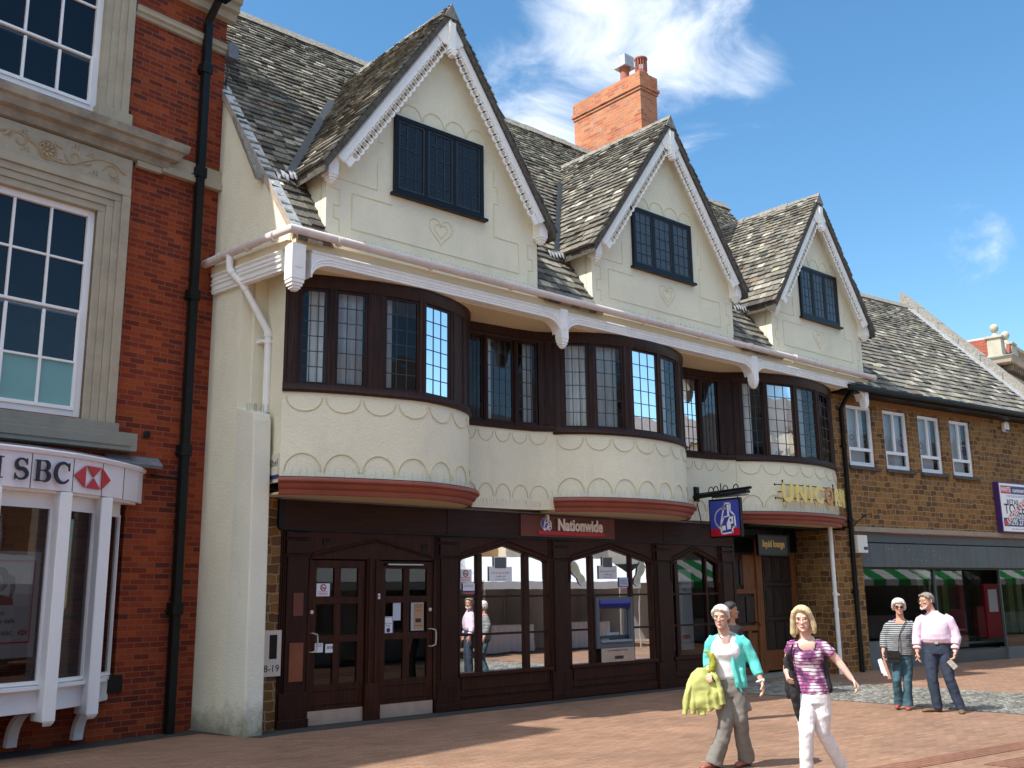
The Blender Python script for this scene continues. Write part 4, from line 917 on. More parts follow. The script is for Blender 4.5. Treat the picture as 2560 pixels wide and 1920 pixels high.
def bank_signs():
    b=thing('bank_name_sign','dark serif capital letters and red hexagon emblem on the curved white fascia','sign',bm_@Vector((-2.8,-1.0,3.05)),HA)
    T=Matrix.Translation(b.location)@Matrix.Rotation(HA,4,'Z'); Ti=T.inverted()
    def put(name,fn,mat_):
        m=MB(); fn(m); m.v=[tuple(Ti@Vector(v)) for v in m.v]; return m.build(name,mat_,b)
    L=[('H',3.32,1.045,.0),('S',2.98,1.022,.07),('B',2.72,.990,.17),('C',2.47,.94,.22)]
    # drawn serif capitals
    def serif(m,ch,M):
        def tb(pts,w): 
            m.prism(pts,lambda a,c:M@Vector((a,c,0)),lambda a,c:M@Vector((a,c,.02)))
        def stroke(pts,ws):
            for i in range(len(pts)-1):
                p,q=Vector(pts[i]),Vector(pts[i+1]); d=(q-p); 
                if d.length<1e-5: continue
                d.normalize(); n=Vector((-d.y,d.x)); w0,w1=ws[i]/2,ws[i+1]/2
                tb([p+n*w0-d*.002,p-n*w0-d*.002,q-n*w1+d*.002,q+n*w1+d*.002],0)
        H=.245
        if ch=='H':
            for x in (-.085,.085): stroke([(x,0),(x,H)],[.04,.04]); stroke([(x-.045,.006),(x+.045,.006)],[.012,.012]); stroke([(x-.045,H-.006),(x+.045,H-.006)],[.012,.012])
            stroke([(-.085,H/2),(.085,H/2)],[.016,.016])
        if ch=='S':
            pts=[];ws=[]
            for i in range(25):
                t=i/24; 
                if t<.5: q=math.radians(20+250*(t/.5)); x=.062*math.cos(q); y=H-.066+.060*math.sin(q)
                else: q=math.radians(90-250*((t-.5)/.5)); x=.07*math.cos(q); y=.066+.060*math.sin(q)
                pts.append((x,y)); ws.append(.018+.026*math.sin(math.pi*t)**2)
            stroke(pts,ws); stroke([(.062,H-.07),(.062,H+.002)],[.012,.010]); stroke([(-.068,.07),(-.068,-.002)],[.012,.010])
        if ch=='B':
            stroke([(-.06,0),(-.06,H)],[.042,.042]); stroke([(-.1,.006),(.03,.006)],[.012,.012]); stroke([(-.1,H-.006),(.02,H-.006)],[.012,.012]); stroke([(-.06,H*.52),(.03,H*.52)],[.012,.012])
            for cy,rx,ry in ((H*.76,.055,H*.235),(H*.26,.068,H*.255)):
                pts=[(.012+rx*math.cos(math.radians(90-180*i/12)),cy+ry*math.sin(math.radians(90-180*i/12))) for i in range(13)]; stroke(pts,[.012+.034*math.sin(math.pi*i/12) for i in range(13)])
        if ch=='C':
            pts=[(.01+.10*math.cos(math.radians(38+284*i/20)),H/2+(H/2-.004)*math.sin(math.radians(38+284*i/20))) for i in range(21)]; stroke(pts,[.014+.032*math.sin(math.pi*i/20) for i in range(21)])
            stroke([(.09,H*.62),(.09,H-.0)],[.012,.012])
    for ch,s,off,an in L:
        put('letter',lambda m:serif(m,ch,bankface(s,off,3.115,an)@Matrix.Scale(1.0,4)),M_ink)
    E=[(2.27,3.235),(2.10,3.37),(1.84,3.37),(1.70,3.235),(1.84,3.10),(2.10,3.10)]
    def onf(s):
        # point on curved fascia
        P=[(3.4,1.03),(2.85,.99),(2.3,.87),(1.83,.66),(1.42,.42)]
        for (a,b_),(c,d) in zip(P[:-1],P[1:]):
            if c<=s<=a: return b_+(d-b_)*(a-s)/(a-c)
        return .66
    def poly(m,pts,o): 
        vs=[bm_@Vector((-s,-(onf(s)+o),z)) for s,z in pts]+[bm_@Vector((-s,-(onf(s)+o-.02),z)) for s,z in pts]; n=len(pts)
        m.add(vs,[tuple(range(n)),tuple(range(2*n-1,n-1,-1))]+[(i,(i+1)%n,n+(i+1)%n,n+i) for i in range(n)])
    cx_,cz_=1.985,3.235
    put('emblem',lambda m:(poly(m,[(2.29,cz_),(2.115,cz_+.135),(2.115,cz_-.135)],.03),poly(m,[(1.69,cz_),(1.85,cz_+.135),(1.85,cz_-.135)],.03),
        poly(m,[(2.10,cz_+.135),(1.865,cz_+.135),(cx_,cz_+.005)],.03),poly(m,[(2.10,cz_-.135),(1.865,cz_-.135),(cx_,cz_-.005)],.03)),M_signred)
    # poster in the oriel window
    p=thing('window_poster','grey bank poster with a ponytailed head and red border inside the curved window','poster',bm_@Vector((-2.95,-.66,1.0)),HA)
    T2=(Matrix.Translation(p.location)@Matrix.Rotation(HA,4,'Z')).inverted()
    U=Vector((.85,.14,0)).normalized()
    B2=bm_@Matrix.Translation((-3.30,-.80+.05,.0))
    def loc(x,z,o=0): 
        # along glass between W[2] and W[3]
        a=Vector((-3.25,-.86,0)); b_=Vector((-2.38,-.72,0)); u=(b_-a).normalized(); n=Vector((u.y,-u.x,0)); return bm_@(a+u*x-n*(.07-o)+Vector((0,0,z)))
    def flat_(name,pts,o,mt):
        m=MB(); vs=[T2@loc(x,z,o) for x,z in pts]+[T2@loc(x,z,o-.003) for x,z in pts]; n=len(pts)
        m.add(vs,[tuple(range(n)),tuple(range(2*n-1,n-1,-1))]+[(i,(i+1)%n,n+(i+1)%n,n+i) for i in range(n)]); return m.build(name,mt,p)
    grey=mat('poster_grey',(.42,.38,.42),.6,.03,2)
    flat_('sheet',[(.02,1.12),(.76,1.12),(.76,2.32),(.02,2.32)],.0,grey)
    pr=mat('poster_red',(.45,.03,.06),.6,.03,2)
    for a in ([(.0,1.28),(.70,1.28),(.70,1.30),(.0,1.30)],[(.68,1.30),(.70,1.30),(.70,2.22),(.68,2.22)],[(.0,2.20),(.68,2.20),(.68,2.22),(.0,2.22)]): flat_('red_border',a,.004,pr)
    flat_('picture_panel',[(.04,1.70),(.64,1.70),(.64,2.18),(.04,2.18)],.004,mat('poster_pale',(.5,.47,.5),.6,.02,2))
    hd=[(.27+.115*math.cos(2*math.pi*i/18),2.0+.14*math.sin(2*math.pi*i/18)) for i in range(18)]
    flat_('printed_hair',hd,.007,mat('print_dark',(.16,.13,.15),.6,.1,9)); flat_('printed_hair',[(.37,2.06),(.45,2.03),(.47,1.9),(.43,1.78),(.40,1.8),(.41,1.92),(.36,2.0)],.008,MATS['print_dark'])
    flat_('printed_face',[(.23+.085*math.cos(2*math.pi*i/16),1.95+.115*math.sin(2*math.pi*i/16)) for i in range(16)],.010,mat('print_skin',(.36,.28,.28),.6,.1,9))
    flat_('printed_shoulders',[(.06,1.71),(.09,1.80),(.2,1.83),(.32,1.82),(.44,1.79),(.46,1.71)],.009,mat('print_red',(.22,.02,.05),.6,.1,9))
    u=(Vector((-2.38,-.72,0))-Vector((-3.25,-.86,0))).normalized(); uw=(bm_.to_3x3()@u)
    for tx_,x,z,sz in (('s way to',.22,1.60,.082),('r money safe',.28,1.51,.082)):
        m=MB(); o_=loc(x,z,.006); textmesh(m,tx_,sz,face(o_,uw),.0015); m.v=[tuple(T2@Vector(v)) for v in m.v]; m.build('printed_text',M_ink,p)
    m=MB(); textmesh(m,'HSBC',.065,face(loc(.40,1.375,.006),uw),.0015); m.v=[tuple(T2@Vector(v)) for v in m.v]; m.build('printed_text',M_ink,p)
    x0,z0=.60,1.40
    for pts in ([(x0-.06,z0),(x0-.03,z0+.028),(x0-.03,z0-.028)],[(x0+.06,z0),(x0+.03,z0+.028),(x0+.03,z0-.028)],[(x0-.028,z0+.028),(x0+.028,z0+.028),(x0,z0)],[(x0-.028,z0-.028),(x0+.028,z0-.028),(x0,z0)]): flat_('printed_emblem',pts,.006,pr)
    # tall neighbour further left, out of the picture: it throws the shade on the street
    n=thing('tall_brick_house','tall red brick house further along to the left of the bank','building',bm_@Vector((-6.3,0,0)),HA)
    m=MB(); m.prism([(-9,0),(0,0),(0,13.6),(-1.6,15.6),(-9,15.9)],lambda a,z:(a,-.35,z),lambda a,z:(a,9,z)); m.build('wall',M_brick,n)
    m=MB(); m.box(-9.1,.05,-.75,-.35,13.3,13.6); m.build('cornice',M_stone,n)
    for k in range(3):
        for z in (1,5,8.5,11): m=MB(); m.quadframe(-8.3+k*2.8,-7.1+k*2.8,z,z+1.9,-.42,-.36,.1); m.box(-8.2+k*2.8,-7.2+k*2.8,-.37,-.355,z+.1,z+1.8,mi=1); m.build('window',[M_upvc,M_dark],n)
bank_signs()
# ================================================================ IRONSTONE BUILDING (right)
SPX,SPY=14.17,-.643; SA=R(-6.5)
stone=thing('ironstone_building','brown ironstone building with four white upstairs windows, slate roof and an empty grey shopfront','building',(SPX,SPY,0),SA)
sm_=Matrix.Translation((SPX,SPY,0))@Matrix.Rotation(SA,4,'Z')
WIN=[(.41,1.40),(1.81,2.80),(3.23,4.20),(4.61,5.57)]
def stone_build():
    w=MB(); z0,z1=4.57,6.06; X1=11.5
    w.box(-.64,.56,0,.35,-.25,3.09); w.box(-.64,X1,0,.35,3.19,z0); 
    e=[-.64]+[v for p in WIN for v in p]+[X1]
    for i in range(0,len(e),2): w.box(e[i],e[i+1],.0,.35,z0,z1)
    w.box(-.64,X1,0,.35,z1,6.45); w.box(-.64,-.3,.35,1.4,-.2,3.09); w.box(-.64,-.35,.35,.8,3.09,6.4)
    w.build('stone_wall',M_iron_stone,stone)
    l=MB(); rr=random.Random(4); x=.2
    while x<6.2: q=rr.uniform(.06,.09); l.box(x,x+q-.012,-.006,.0,6.10,6.33); x+=q
    l.build('soldier_course',mat('ironstone_soldier',(.26,.125,.04),.9,.3,12,bump=.5),stone)
    b=MB(); b.box(.30,X1,-.05,.06,3.085,3.195); b.build('concrete_band',M_band,stone,bevel=.006)
    b=MB(); b.box(-.64,X1,.35,.40,4.2,6.4); b.build('interior_backing',mat('office_interior',(.30,.29,.27),.9,.1,2),stone)
    for i,(a,c) in enumerate(WIN):
        f=MB(); f.quadframe(a+.01,c-.01,z0+.03,z1-.01,.05,.13,.075,.08); mx=a+(c-a)*.49; zt=z0+.46
        f.box(a+.085,c-.085,.055,.125,zt-.025,zt+.025); f.box(mx-.03,mx+.03,.055,.125,zt+.025,z1-.085)
        f.quadframe(a+.085,c-.085,z0+.11,zt-.025,.045,.055,.03)
        fo=f.build('office_window',M_upvc,stone,bevel=.004)
        g=MB(); g.add([(a,.10,z0+.05),(c,.10,z0+.05),(c,.10,z1-.05),(a,.10,z1-.05)],[(0,1,2,3)]); g.build('glass',M_glass,fo)
        cu_=MB()
        if i==1:
            for k in range(11): cu_.box(a+.09+k*.05,a+.125+k*.05,.20,.215,z0+.05,z1)
            cu_.box(a+.62,c-.05,.2,.21,z0+.05,z1)
        else: cu_.box(a+.05,c-.14,.20,.21,z0+.05,z1-.02)
        cu_.build('blind',mat('white_blind',(.80,.80,.80),.9,.05,3),fo)
        s=MB(); s.box(a-.06,c+.10,-.07,.1,z0-.05,z0+.03); s.build('window_sill',mat('slate_sill',(.07,.065,.06),.8,.3,9,dirt=.3),fo)
        # ring emblems printed on the panes
        d=MB(); cx_=[a+.26,mx+.27,a+.20,mx+.22][i]; cz_=z0+.66
        def ring(x,z,r0,r1,q0=0,q1=360,mi=0):
            K=16; vs=[]; 
            for k in range(K+1): q=R(q0+(q1-q0)*k/K); vs+= [(x+r0*math.cos(q),.094,z+r0*math.sin(q)),(x+r1*math.cos(q),.094,z+r1*math.sin(q))]
            d.add(vs,[(2*k,2*k+1,2*k+3,2*k+2) for k in range(K)],None,mi)
        ring(cx_,cz_+.06,.055,.075); ring(cx_+.01,cz_-.09,.045,.058,150,420,1); ring(cx_+.02,cz_,.20,.212,20,150,2); ring(cx_+.02,cz_,.20,.212,-120,-10,2)
        d.build('window_decal',[mat('purple_ink',(.14,.07,.22),.6,.05,3),mat('lilac_ink',(.40,.28,.48),.6,.05,3),mat('green_ink',(.42,.55,.40),.6,.05,3)],fo)
    # roof
    m=MB(); V=Vector((0,1,1.05)).normalized(); y0=-.42; zr=lambda y:6.87+1.05*y
    slates(m,(-1.2,y0,zr(y0)),(1,0,0),V,(3.55-y0)/V.y,lambda v:[(0,10.0)],.235,.12,random.Random(21),wmin=.16,wmax=.36,tone=1.1)
    ro=m.build('roof',M_slate,stone)
    b=MB(); b.prism([(y0+.02,zr(y0)-.01),(3.55,zr(3.55)-.01),(7,7),(7,6.8),(3.55,zr(3.55)-.2),(y0+.02,zr(y0)-.12)],lambda a,z:(-1.2,a,z),lambda a,z:(8.8,a,z)); b.build('roof_backing',M_ridge,ro)
    r=MB(); x=-1.2
    while x<8.8: q=.42; r.prism([(3.38,zr(3.55)-.08),(3.55,zr(3.55)+.11),(3.72,zr(3.55)-.08)],lambda a,z:(x,a,z),lambda a,z:(x+q-.012,a,z)); x+=q
    r.build('ridge_tiles',M_ridge,ro)
    c=MB(); rr=random.Random(9); yy=-.5
    while yy<3.55:
        q=.62; h=rr.uniform(-.008,.01); c.prism([(yy,zr(yy)-.25),(yy+q-.015,zr(yy+q-.015)-.25),(yy+q-.015,zr(yy+q-.015)+.30+h),(yy,zr(yy)+.30+h)],lambda a,z:(8.85,a,z),lambda a,z:(9.25,a,z)); yy+=q
    c.build('coping',mat('lichened_coping',(.27,.25,.215),.92,.35,16,bump=.9,bs=26),stone)
    c=MB(); c.prism([(-.5,zr(-.5)+.05),(3.5,zr(3.5)+.05),(3.5,zr(3.5)+.09),(-.5,zr(-.5)+.09)],lambda a,z:(8.58,a,z),lambda a,z:(8.86,a,z)); c.build('coping_flashing',M_leadpale,stone)
    g=MB(); g.tube([(-.1,-.48,6.33),(5,-.48,6.36),(11,-.48,6.38)],.07,10); g.box(-.1,11,-.40,-.02,6.24,6.40); g.build('gutter',M_iron,stone,smooth=True)
    # dark pipe on the corner and white pipe in the recess
    d=MB(); d.tube([(.16,-.06,-.15),(.16,-.06,5.9),(.16,-.2,6.1),(.16,-.45,6.3)],.055,10)
    for z in (1.7,3.3,5.0): d.tube([(.16,-.06,z),(.16,-.06,z+.08)],.07,10); d.box(.06,.26,-.03,0,z,z+.05)
    d.tube([(.26,-.0,3.15),(.30,-.12,3.28),(.5,-.25,3.45),(.62,-.3,3.47),(.60,-.3,3.37)],.012,5)
    d.build('downpipe',M_iron,stone,smooth=True,label='black downpipe at the corner of the ironstone wall')
    d=MB(); q=sm_.inverted()@Vector((13.545,-.66,0)); d.tube([(q.x,q.y,-.1),(q.x,q.y,3.2)],.047,10)
    for z in (1.32,1.66): d.tube([(q.x,q.y,z),(q.x,q.y,z+.07)],.06,10)
    d.box(q.x-.02,q.x+.12,q.y-.03,q.y+.03,1.66,1.70); d.build('downpipe',M_white,stone,smooth=True,label='white downpipe in front of the ironstone corner pier')
    # shopfront
    f=MB(); f.box(.57,X1,.10,.30,2.86,3.085); f.build('shop_head',M_greyrender,stone)
    f=MB(); rr=random.Random(6); x=.58
    while x<X1: q=rr.choice((.24,.27,.27,.55,.3)); f.box(x,min(x+q-.006,X1),.02,.14,2.29,2.83,mi=0 if rr.random()<.7 else 1); x+=q
    f.build('slate_fascia',[M_slatdark,mat('shop_fascia_slate_dark',(.07,.092,.10),.5,.15,1.2)],stone)
    f=MB(); f.box(.57,X1,.10,.28,2.24,2.29); f.build('fascia_foot_strip',M_black,stone)  # thin black strip below the slate fascia
    s=MB()
    for i,(x,z) in enumerate([(.95,2.72),(.8,2.45),(1.6,2.71),(1.72,2.71),(1.5,2.71),(2.1,2.70),(2.4,2.70),(3.0,2.69),(3.4,2.68),(3.42,2.58),(3.62,2.50),(3.9,2.46),(3.05,2.45),(2.7,2.46),(2.5,2.47),(3.6,2.42),(2.85,2.45)]): s.box(x,x+.022,.012,.02,z-.02,z+.02)
    s.build('fixing_marks',M_band,stone)
    # glass, mullions, stall riser, window bottom
    g=MB(); g.box(.56,3.50,.14,.22,.40,.62); g.box(.56,3.5,.10,.30,-.1,.40); g.build('stall_riser',M_greyrender,stone)
    g=MB(); g.add([(.57,.17,.62),(3.50,.17,.62),(3.50,.17,2.25),(.57,.17,2.25)],[(0,1,2,3)]); go=g.build('shop_glass',M_shopglass,stone)
    g=MB(); g.box(3.48,3.53,.12,.2,.30,2.25); g.box(3.0,6.36,.55,.62,.40,.44); g.box(3.5,6.36,.10,.66,.0,.28); g.box(6.33,6.37,.08,.14,.3,2.25); g.build('shop_frame',mat('grey_frame',(.06,.075,.08),.4,.1,4),stone)
    g=MB(); g.add([(3.5,.6,.3),(6.34,.6,.3),(6.34,.6,2.25),(3.5,.6,2.25)],[(0,1,2,3)]); g.add([(6.36,.12,.3),(11.4,.12,.3),(11.4,.12,2.25),(6.36,.12,2.25)],[(0,1,2,3)]); g.build('shop_glass',M_shopglass,stone)
    g=MB(); g.box(6.36,X1,.05,.3,-.1,.30); g.build('stall_riser',M_greyrender,stone)
    g=MB(); g.box(.4,X1,3.2,3.3,0,3.0); g.box(.4,X1,.6,3.2,-.02,.03); g.box(.4,X1,.3,3.2,2.95,3.0); g.box(X1-.1,X1,.3,3.2,0,3); g.build('shop_interior',M_room,stone)
    gt=mat('green_glazed_tile',(.10,.20,.035),.25,.25,5,bump=.2,bs=12); rd=mat('red_shop_paint',(.34,.02,.035),.4,.1,3)  # pilasters and panels put behind the glass to mimic a street reflection
    for x in (4.75,5.15,8.3,8.75):
        q=MB(); q.box(x,x+.26,1.0,1.25,.75,2.3); q.box(x-.03,x+.29,.97,1.28,.55,.75); q.box(x-.02,x+.28,.98,1.27,2.2,2.3); q.build('reflection_pilaster',gt,stone,bevel=.01)
    for x0,x1,z0,z1 in ((4.2,4.7,.5,1.2),(5.5,6.0,.5,1.25),(6.0,6.2,.3,2.25),(6.75,7.1,.5,1.3),(7.2,7.9,.45,1.9)):
        q=MB(); q.box(x0,x1,1.05,1.2,z0,z1); q.build('reflection_panel',rd,stone)
    q=MB(); q.box(4.6,6.3,.9,1.35,.42,.55); q.box(6.6,11,.9,1.35,.35,.45); q.build('reflection_plinth',mat('green_plinth_tile',(.04,.10,.07),.3,.2,4),stone)
    q=MB(); q.box(7.35,7.75,1.02,1.05,1.15,1.75); q.build('display_poster',M_paper,stone)
    w=MB(); w.box(-.6,X1,6.8,7,0,6.6); w.build('rear_wall',M_iron_stone,stone)
stone_build()
# ================================================================ SIGNS AND SMALL THINGS
def rootlocal(root): return (Matrix.Translation(root.location)@Matrix.Rotation(root.rotation_euler[2],4,'Z')).inverted()
def part(root,name,mats,fn,**k):
    m=MB(); fn(m); T=rootlocal(root); m.v=[tuple(T@Vector(v)) for v in m.v]; return m.build(name,mats,root,**k)
def onface(F,pts,t0,t1): return [F@Vector((x,y,t0)) for x,y in pts]+[F@Vector((x,y,t1)) for x,y in pts]
def plate(m,F,pts,t0,t1,mi=0):
    n=len(pts); m.add(onface(F,pts,t0,t1),[tuple(range(n)),tuple(range(2*n-1,n-1,-1))]+[(i,(i+1)%n,n+(i+1)%n,n+i) for i in range(n)],None,mi)
def polyline(m,F,pts,w,t0,t1,mi=0,closed=False):
    P=[Vector(p) for p in pts]; 
    if closed: P=P+[P[0]]
    for a,b in zip(P[:-1],P[1:]):
        d=(b-a)
        if d.length<1e-6: continue
        d.normalize(); n=Vector((-d.y,d.x))*w/2; e=d*w*.45; plate(m,F,[tuple(a+n-e),tuple(a-n-e),tuple(b-n+e),tuple(b+n+e)],t0,t1,mi)
def rect(x0,x1,z0,z1): return [(x0,z0),(x1,z0),(x1,z1),(x0,z1)]
def house_emblem(m,F,s,w,wh,blue,t):
    """white outlined circle and stepped house outline, as on both signs. unit box -.5..+.5"""
    q=lambda pts:[(x*s,y*s) for x,y in pts]
    outer=[(-.02,.32),(-.02,.42),(.03,.42),(.03,.5),(.24,.5),(.24,.25),(.40,.10),(.42,-.28),(.30,-.28),(.30,-.44),(-.12,-.48),(-.17,-.22)]
    plate(m,F,q([(-.05+.33*math.cos(R(a)),.02+.33*math.sin(R(a))) for a in range(0,360,20)]),t,t+.002,blue)
    plate(m,F,q(outer),t+.0005,t+.003,blue)
    polyline(m,F,q([(-.05+.33*math.cos(R(a)),.02+.33*math.sin(R(a))) for a in range(75,250,14)]),w,t,t+.006,wh)
    polyline(m,F,q(outer),w,t,t+.006,wh,closed=True)
    polyline(m,F,q([(-.15,-.2),(-.02,.06),(.20,.10)]),w*.8,t,t+.006,wh)
    polyline(m,F,q([(.16,.42),(.16,.14)]),w*1.5,t,t+.006,wh)
    plate(m,F,q([(.08,-.15),(.20,.06),(.34,.07),(.34,-.16),(.24,-.17),(.24,-.33),(.10,-.34)]),t,t+.0065,wh)
    plate(m,F,q([(.22,-.0),(.28,.0),(.28,-.1),(.22,-.1)]),t,t+.008,blue)
    plate(m,F,q([(-.11,-.22),(.03,-.21),(.03,-.36),(-.10,-.37)]),t,t+.0065,wh)
MW=mat('sign_white',(.88,.88,.89),.45,.02,3); MB_=mat('sign_blue',(.05,.07,.42),.4,.05,3)
def signs():
    s=thing('shop_name_sign','maroon board with white shop name over a red bar on the dark shopfront fascia','sign',(6.02,-.05,2.73))
    F=face((6.02,-.06,2.91)); 
    part(s,'board',M_redbr,lambda m:m.box(4.87,7.19,-.062,-.036,2.735,3.10))
    part(s,'lettering',MW,lambda m:textmesh(m,'Nationwide',.285,F@Matrix.Translation((.25,-.055,.034)),.012,.0085,sx=.82,space=1.02))
    part(s,'lettering_shadow',M_ink,lambda m:textmesh(m,'Nationwide',.285,F@Matrix.Translation((.262,-.066,.006)),.006,.010,sx=.82,space=1.02))
    part(s,'red_bar',M_signred,lambda m:plate(m,F,rect(-.76,.88,-.135,-.075),.0,.02))
    part(s,'emblem',[MW,MB_],lambda m:house_emblem(m,F@Matrix.Translation((-.58,.045,0)),.30,.020,0,1,.012))
    # hanging sign
    X=9.56; h=thing('hanging_sign','blue and red square sign with a white house emblem hanging from a black iron bracket','hanging sign',(X,-.2,2.8))
    M=face((X-.03,-.815,3.175),(0,-1,0))
    part(h,'panel_frame',M_black,lambda m:m.box(X-.028,X+.05,-1.19,-.44,2.80,3.555),bevel=.006)
    def pan(m):
        plate(m,M,rect(-.345,.345,-.20,.345),.0,.004,1); plate(m,M,rect(-.345,.345,-.345,-.20),.0,.004,2)
        house_emblem(m,M@Matrix.Translation((-.0,-.02,0)),.60,.03,0,1,.005)
        Mb=face((X+.052,-.815,3.175),(0,1,0)); plate(m,Mb,rect(-.345,.345,-.20,.345),.0,.004,1); plate(m,Mb,rect(-.345,.345,-.345,-.20),.0,.004,2)
    part(h,'sign_face',[MW,MB_,M_signred],pan)
    def br(m):
        m.tube([(X,-.10,3.68),(X,-1.45,3.72)],.028,8); m.tube([(X-.06,-.12,3.63),(X-.06,-.75,3.66)],.045,8); m.box(X-.06,X+.06,-.16,-.10,3.55,3.84)
        for y in (-.5,-.62,-.85,-1.1): m.tube([(X,y+.06*math.cos(q),3.72+.09*math.sin(q)) for q in [math.pi*i/8 for i in range(9)]],.010,6)
        m.tube([(X,-.74,3.7),(X,-.74,3.86)],.012,6)
        for y in (-.52,-1.12): m.tube([(X,y,3.69),(X,y,3.55)],.008,6)
        m.tube([(X,-.14,3.5),(X,-.20,3.25),(X,-.22,3.1),(X+.02,-.28,3.02),(X,-.35,2.98)],.010,6)
    part(h,'bracket',M_iron,br,smooth=True)
    part(h,'trough_lamp',[M_black,M_greyrender],lambda m:(m.prism([(-.07,0),(-.06,.05),(.0,.08),(.06,.05),(.07,0)],lambda a,b:(X-.06+a,-.60,3.58+b),lambda a,b:(X-.06+a,-1.42,3.62+b)),m.box(X-.11,X-.01,-1.40,-.62,3.575,3.59,mi=1)))
    # UNICORN letters
    B=BAYS[2]; cx,a,b=B['cx'],B['a'],B['b']; u=thing('pub_name_letters','gold capital letters on two black iron rails curving round the right bay','sign',(12.6,-1.1,3.6))
    def ar(off): 
        T=[tx(cx,a,10.9)+(tx(cx,a,14.3)-tx(cx,a,10.9))*i/120 for i in range(121)]; P=[ell(cx,a,b,t,off) for t in T]; S=[0]
        for p,q in zip(P[:-1],P[1:]): S.append(S[-1]+math.dist(p,q))
        return T,P,S
    T,P,S=ar(.14)
    def at(s):
        for i in range(120):
            if S[i+1]>=s: f=(s-S[i])/(S[i+1]-S[i]); t=T[i]+(T[i+1]-T[i])*f; p=ell(cx,a,b,t,.14); p2=ell(cx,a,b,t+.002,.14); d=Vector((p[0]-p2[0],p[1]-p2[1],0)); d=d if d.x>0 else -d; return p,d.normalized()
        return P[-1],Vector((.3,.9,0)).normalized()
    def rails(m):
        for z in (3.64,3.92): m.tube([at(s)[0]+(z,) for s in [.30+.13*i for i in range(22)]],.011,6); p=at(.30)[0]; m.lathe([(0.002,-.03),(.022,0),(.002,.03)],(p[0],p[1],z),8)
        for s in (.50,2.26): p=at(s)[0]; m.tube([p+(3.56,),p+(4.0,)],.012,6); m.lathe([(0.002,-.04),(.022,0),(.002,.03)],(p[0],p[1],4.0),8); m.tube([p+(3.78,),(p[0],p[1]+.12,3.78)],.012,6)
    part(u,'rail',M_iron,rails)
    for ch,s in zip('UNICORNI',[.62,1.0,1.31,1.60,2.04,2.44,2.80,3.08]):
        p,d=at(s); F=face((p[0],p[1]-.0,3.585),d); part(u,'letter',M_goldor if ch=='O' else M_gold,lambda m:textmesh(m,ch,.51,F,.018,.020,sx=.86))
    # lounge sign
    l=thing('lounge_sign','small black framed sign with gold lettering hung over the carved oak doors','sign',(12.07,-.12,2.53))
    part(l,'board',mat('dark_green_board',(.018,.024,.018),.4,.1,4),lambda m:m.box(11.52,12.63,-.16,-.12,2.53,2.94)); part(l,'sign_frame',M_black,lambda m:m.quadframe(11.50,12.65,2.51,2.96,-.175,-.115,.03))
    part(l,'lettering',mat('bright_gold',(.75,.52,.16),.4,.1,4),lambda m:textmesh(m,'liquid lounge',.20,face((12.07,-.165,2.70)),.003,.006,sx=.80))
    part(l,'hanger',M_iron,lambda m:(m.box(11.7,11.72,-.15,-.13,2.95,3.12),m.box(12.4,12.42,-.15,-.13,2.95,3.12)))
    # estate agent's board
    e=thing('to_let_board','white and blue to-let board with a red banner across it on the ironstone wall','sign',sm_@Vector((7.1,-.06,3.22)),SA)
    F=sm_@face((7.11,-.17,3.865)); NV=mat('board_navy',(.03,.05,.17),.4,.05,3); RD=mat('board_red',(.50,.05,.06),.4,.05,3); PU=mat('board_purple',(.06,.02,.14),.4,.05,3)
    part(e,'panel_back',PU,lambda m:plate(m,F,rect(-.78,.78,-.66,.66),-.15,-.012))
    part(e,'panel',MW,lambda m:plate(m,F,rect(-.74,.76,-.63,.63),-.012,.0))
    part(e,'colour_block',[NV,RD],lambda m:(plate(m,F,rect(-.70,-.22,.36,.57),.0,.003,1),plate(m,F,rect(-.21,.72,.36,.57),.0,.003,0),plate(m,F,rect(-.70,.76,-.50,-.28),.0,.003,0)))
    def tx_(m):
        textmesh(m,'WHITE',.175,F@Matrix.Translation((-.46,.41,.004)),.001,.002,sx=.85); textmesh(m,'commercial',.175,F@Matrix.Translation((.26,.41,.004)),.001,.002,sx=.95); textmesh(m,'01295 271000',.215,F@Matrix.Translation((.06,-.455,.004)),.001,.004,sx=.98)
    part(e,'white_lettering',MW,tx_)
    def tk(m):
        textmesh(m,'RETAIL',.20,F@Matrix.Translation((-.16,.07,.002)),.001,.002); textmesh(m,'TO LET',.36,F@Matrix.Translation((.0,-.16,.002)),.001,.004,sx=1.05); textmesh(m,'ALL ENQUIRIES',.15,F@Matrix.Translation((.1,-.26,.002)),.001,.001)
    part(e,'dark_lettering',M_ink,tk)
    part(e,'small_lettering',mat('faded_violet',(.42,.40,.55),.5,.05,3),lambda m:(textmesh(m,'CHARTERED SURVEYORS',.085,F@Matrix.Translation((-.0,.27,.002)),.001),textmesh(m,'www.whitecommercial.co.uk',.08,F@Matrix.Translation((.1,-.585,.002)),.001)))
    G=F@Matrix.Rotation(R(31),4,'Z'); 
    part(e,'banner',RD,lambda m:plate(m,F@Matrix.Translation((.04,.03,0)),[(-.76,-.44),(-.66,-.54),(.74,.30),(.70,.42),(.64,.42)],.004,.008)); part(e,'banner_lettering',MW,lambda m:textmesh(m,'UNDER OFFER',.20,F@Matrix.Translation((.02,-.04,.009))@Matrix.Rotation(R(32),4,'Z')@Matrix.Translation((0,-.065,0)),.001,.003))
    # alarm boxes
    al=thing('alarm_box','white burglar alarm box with a blue base high on the ironstone wall','alarm box',sm_@Vector((7.24,0,5.9)),SA)
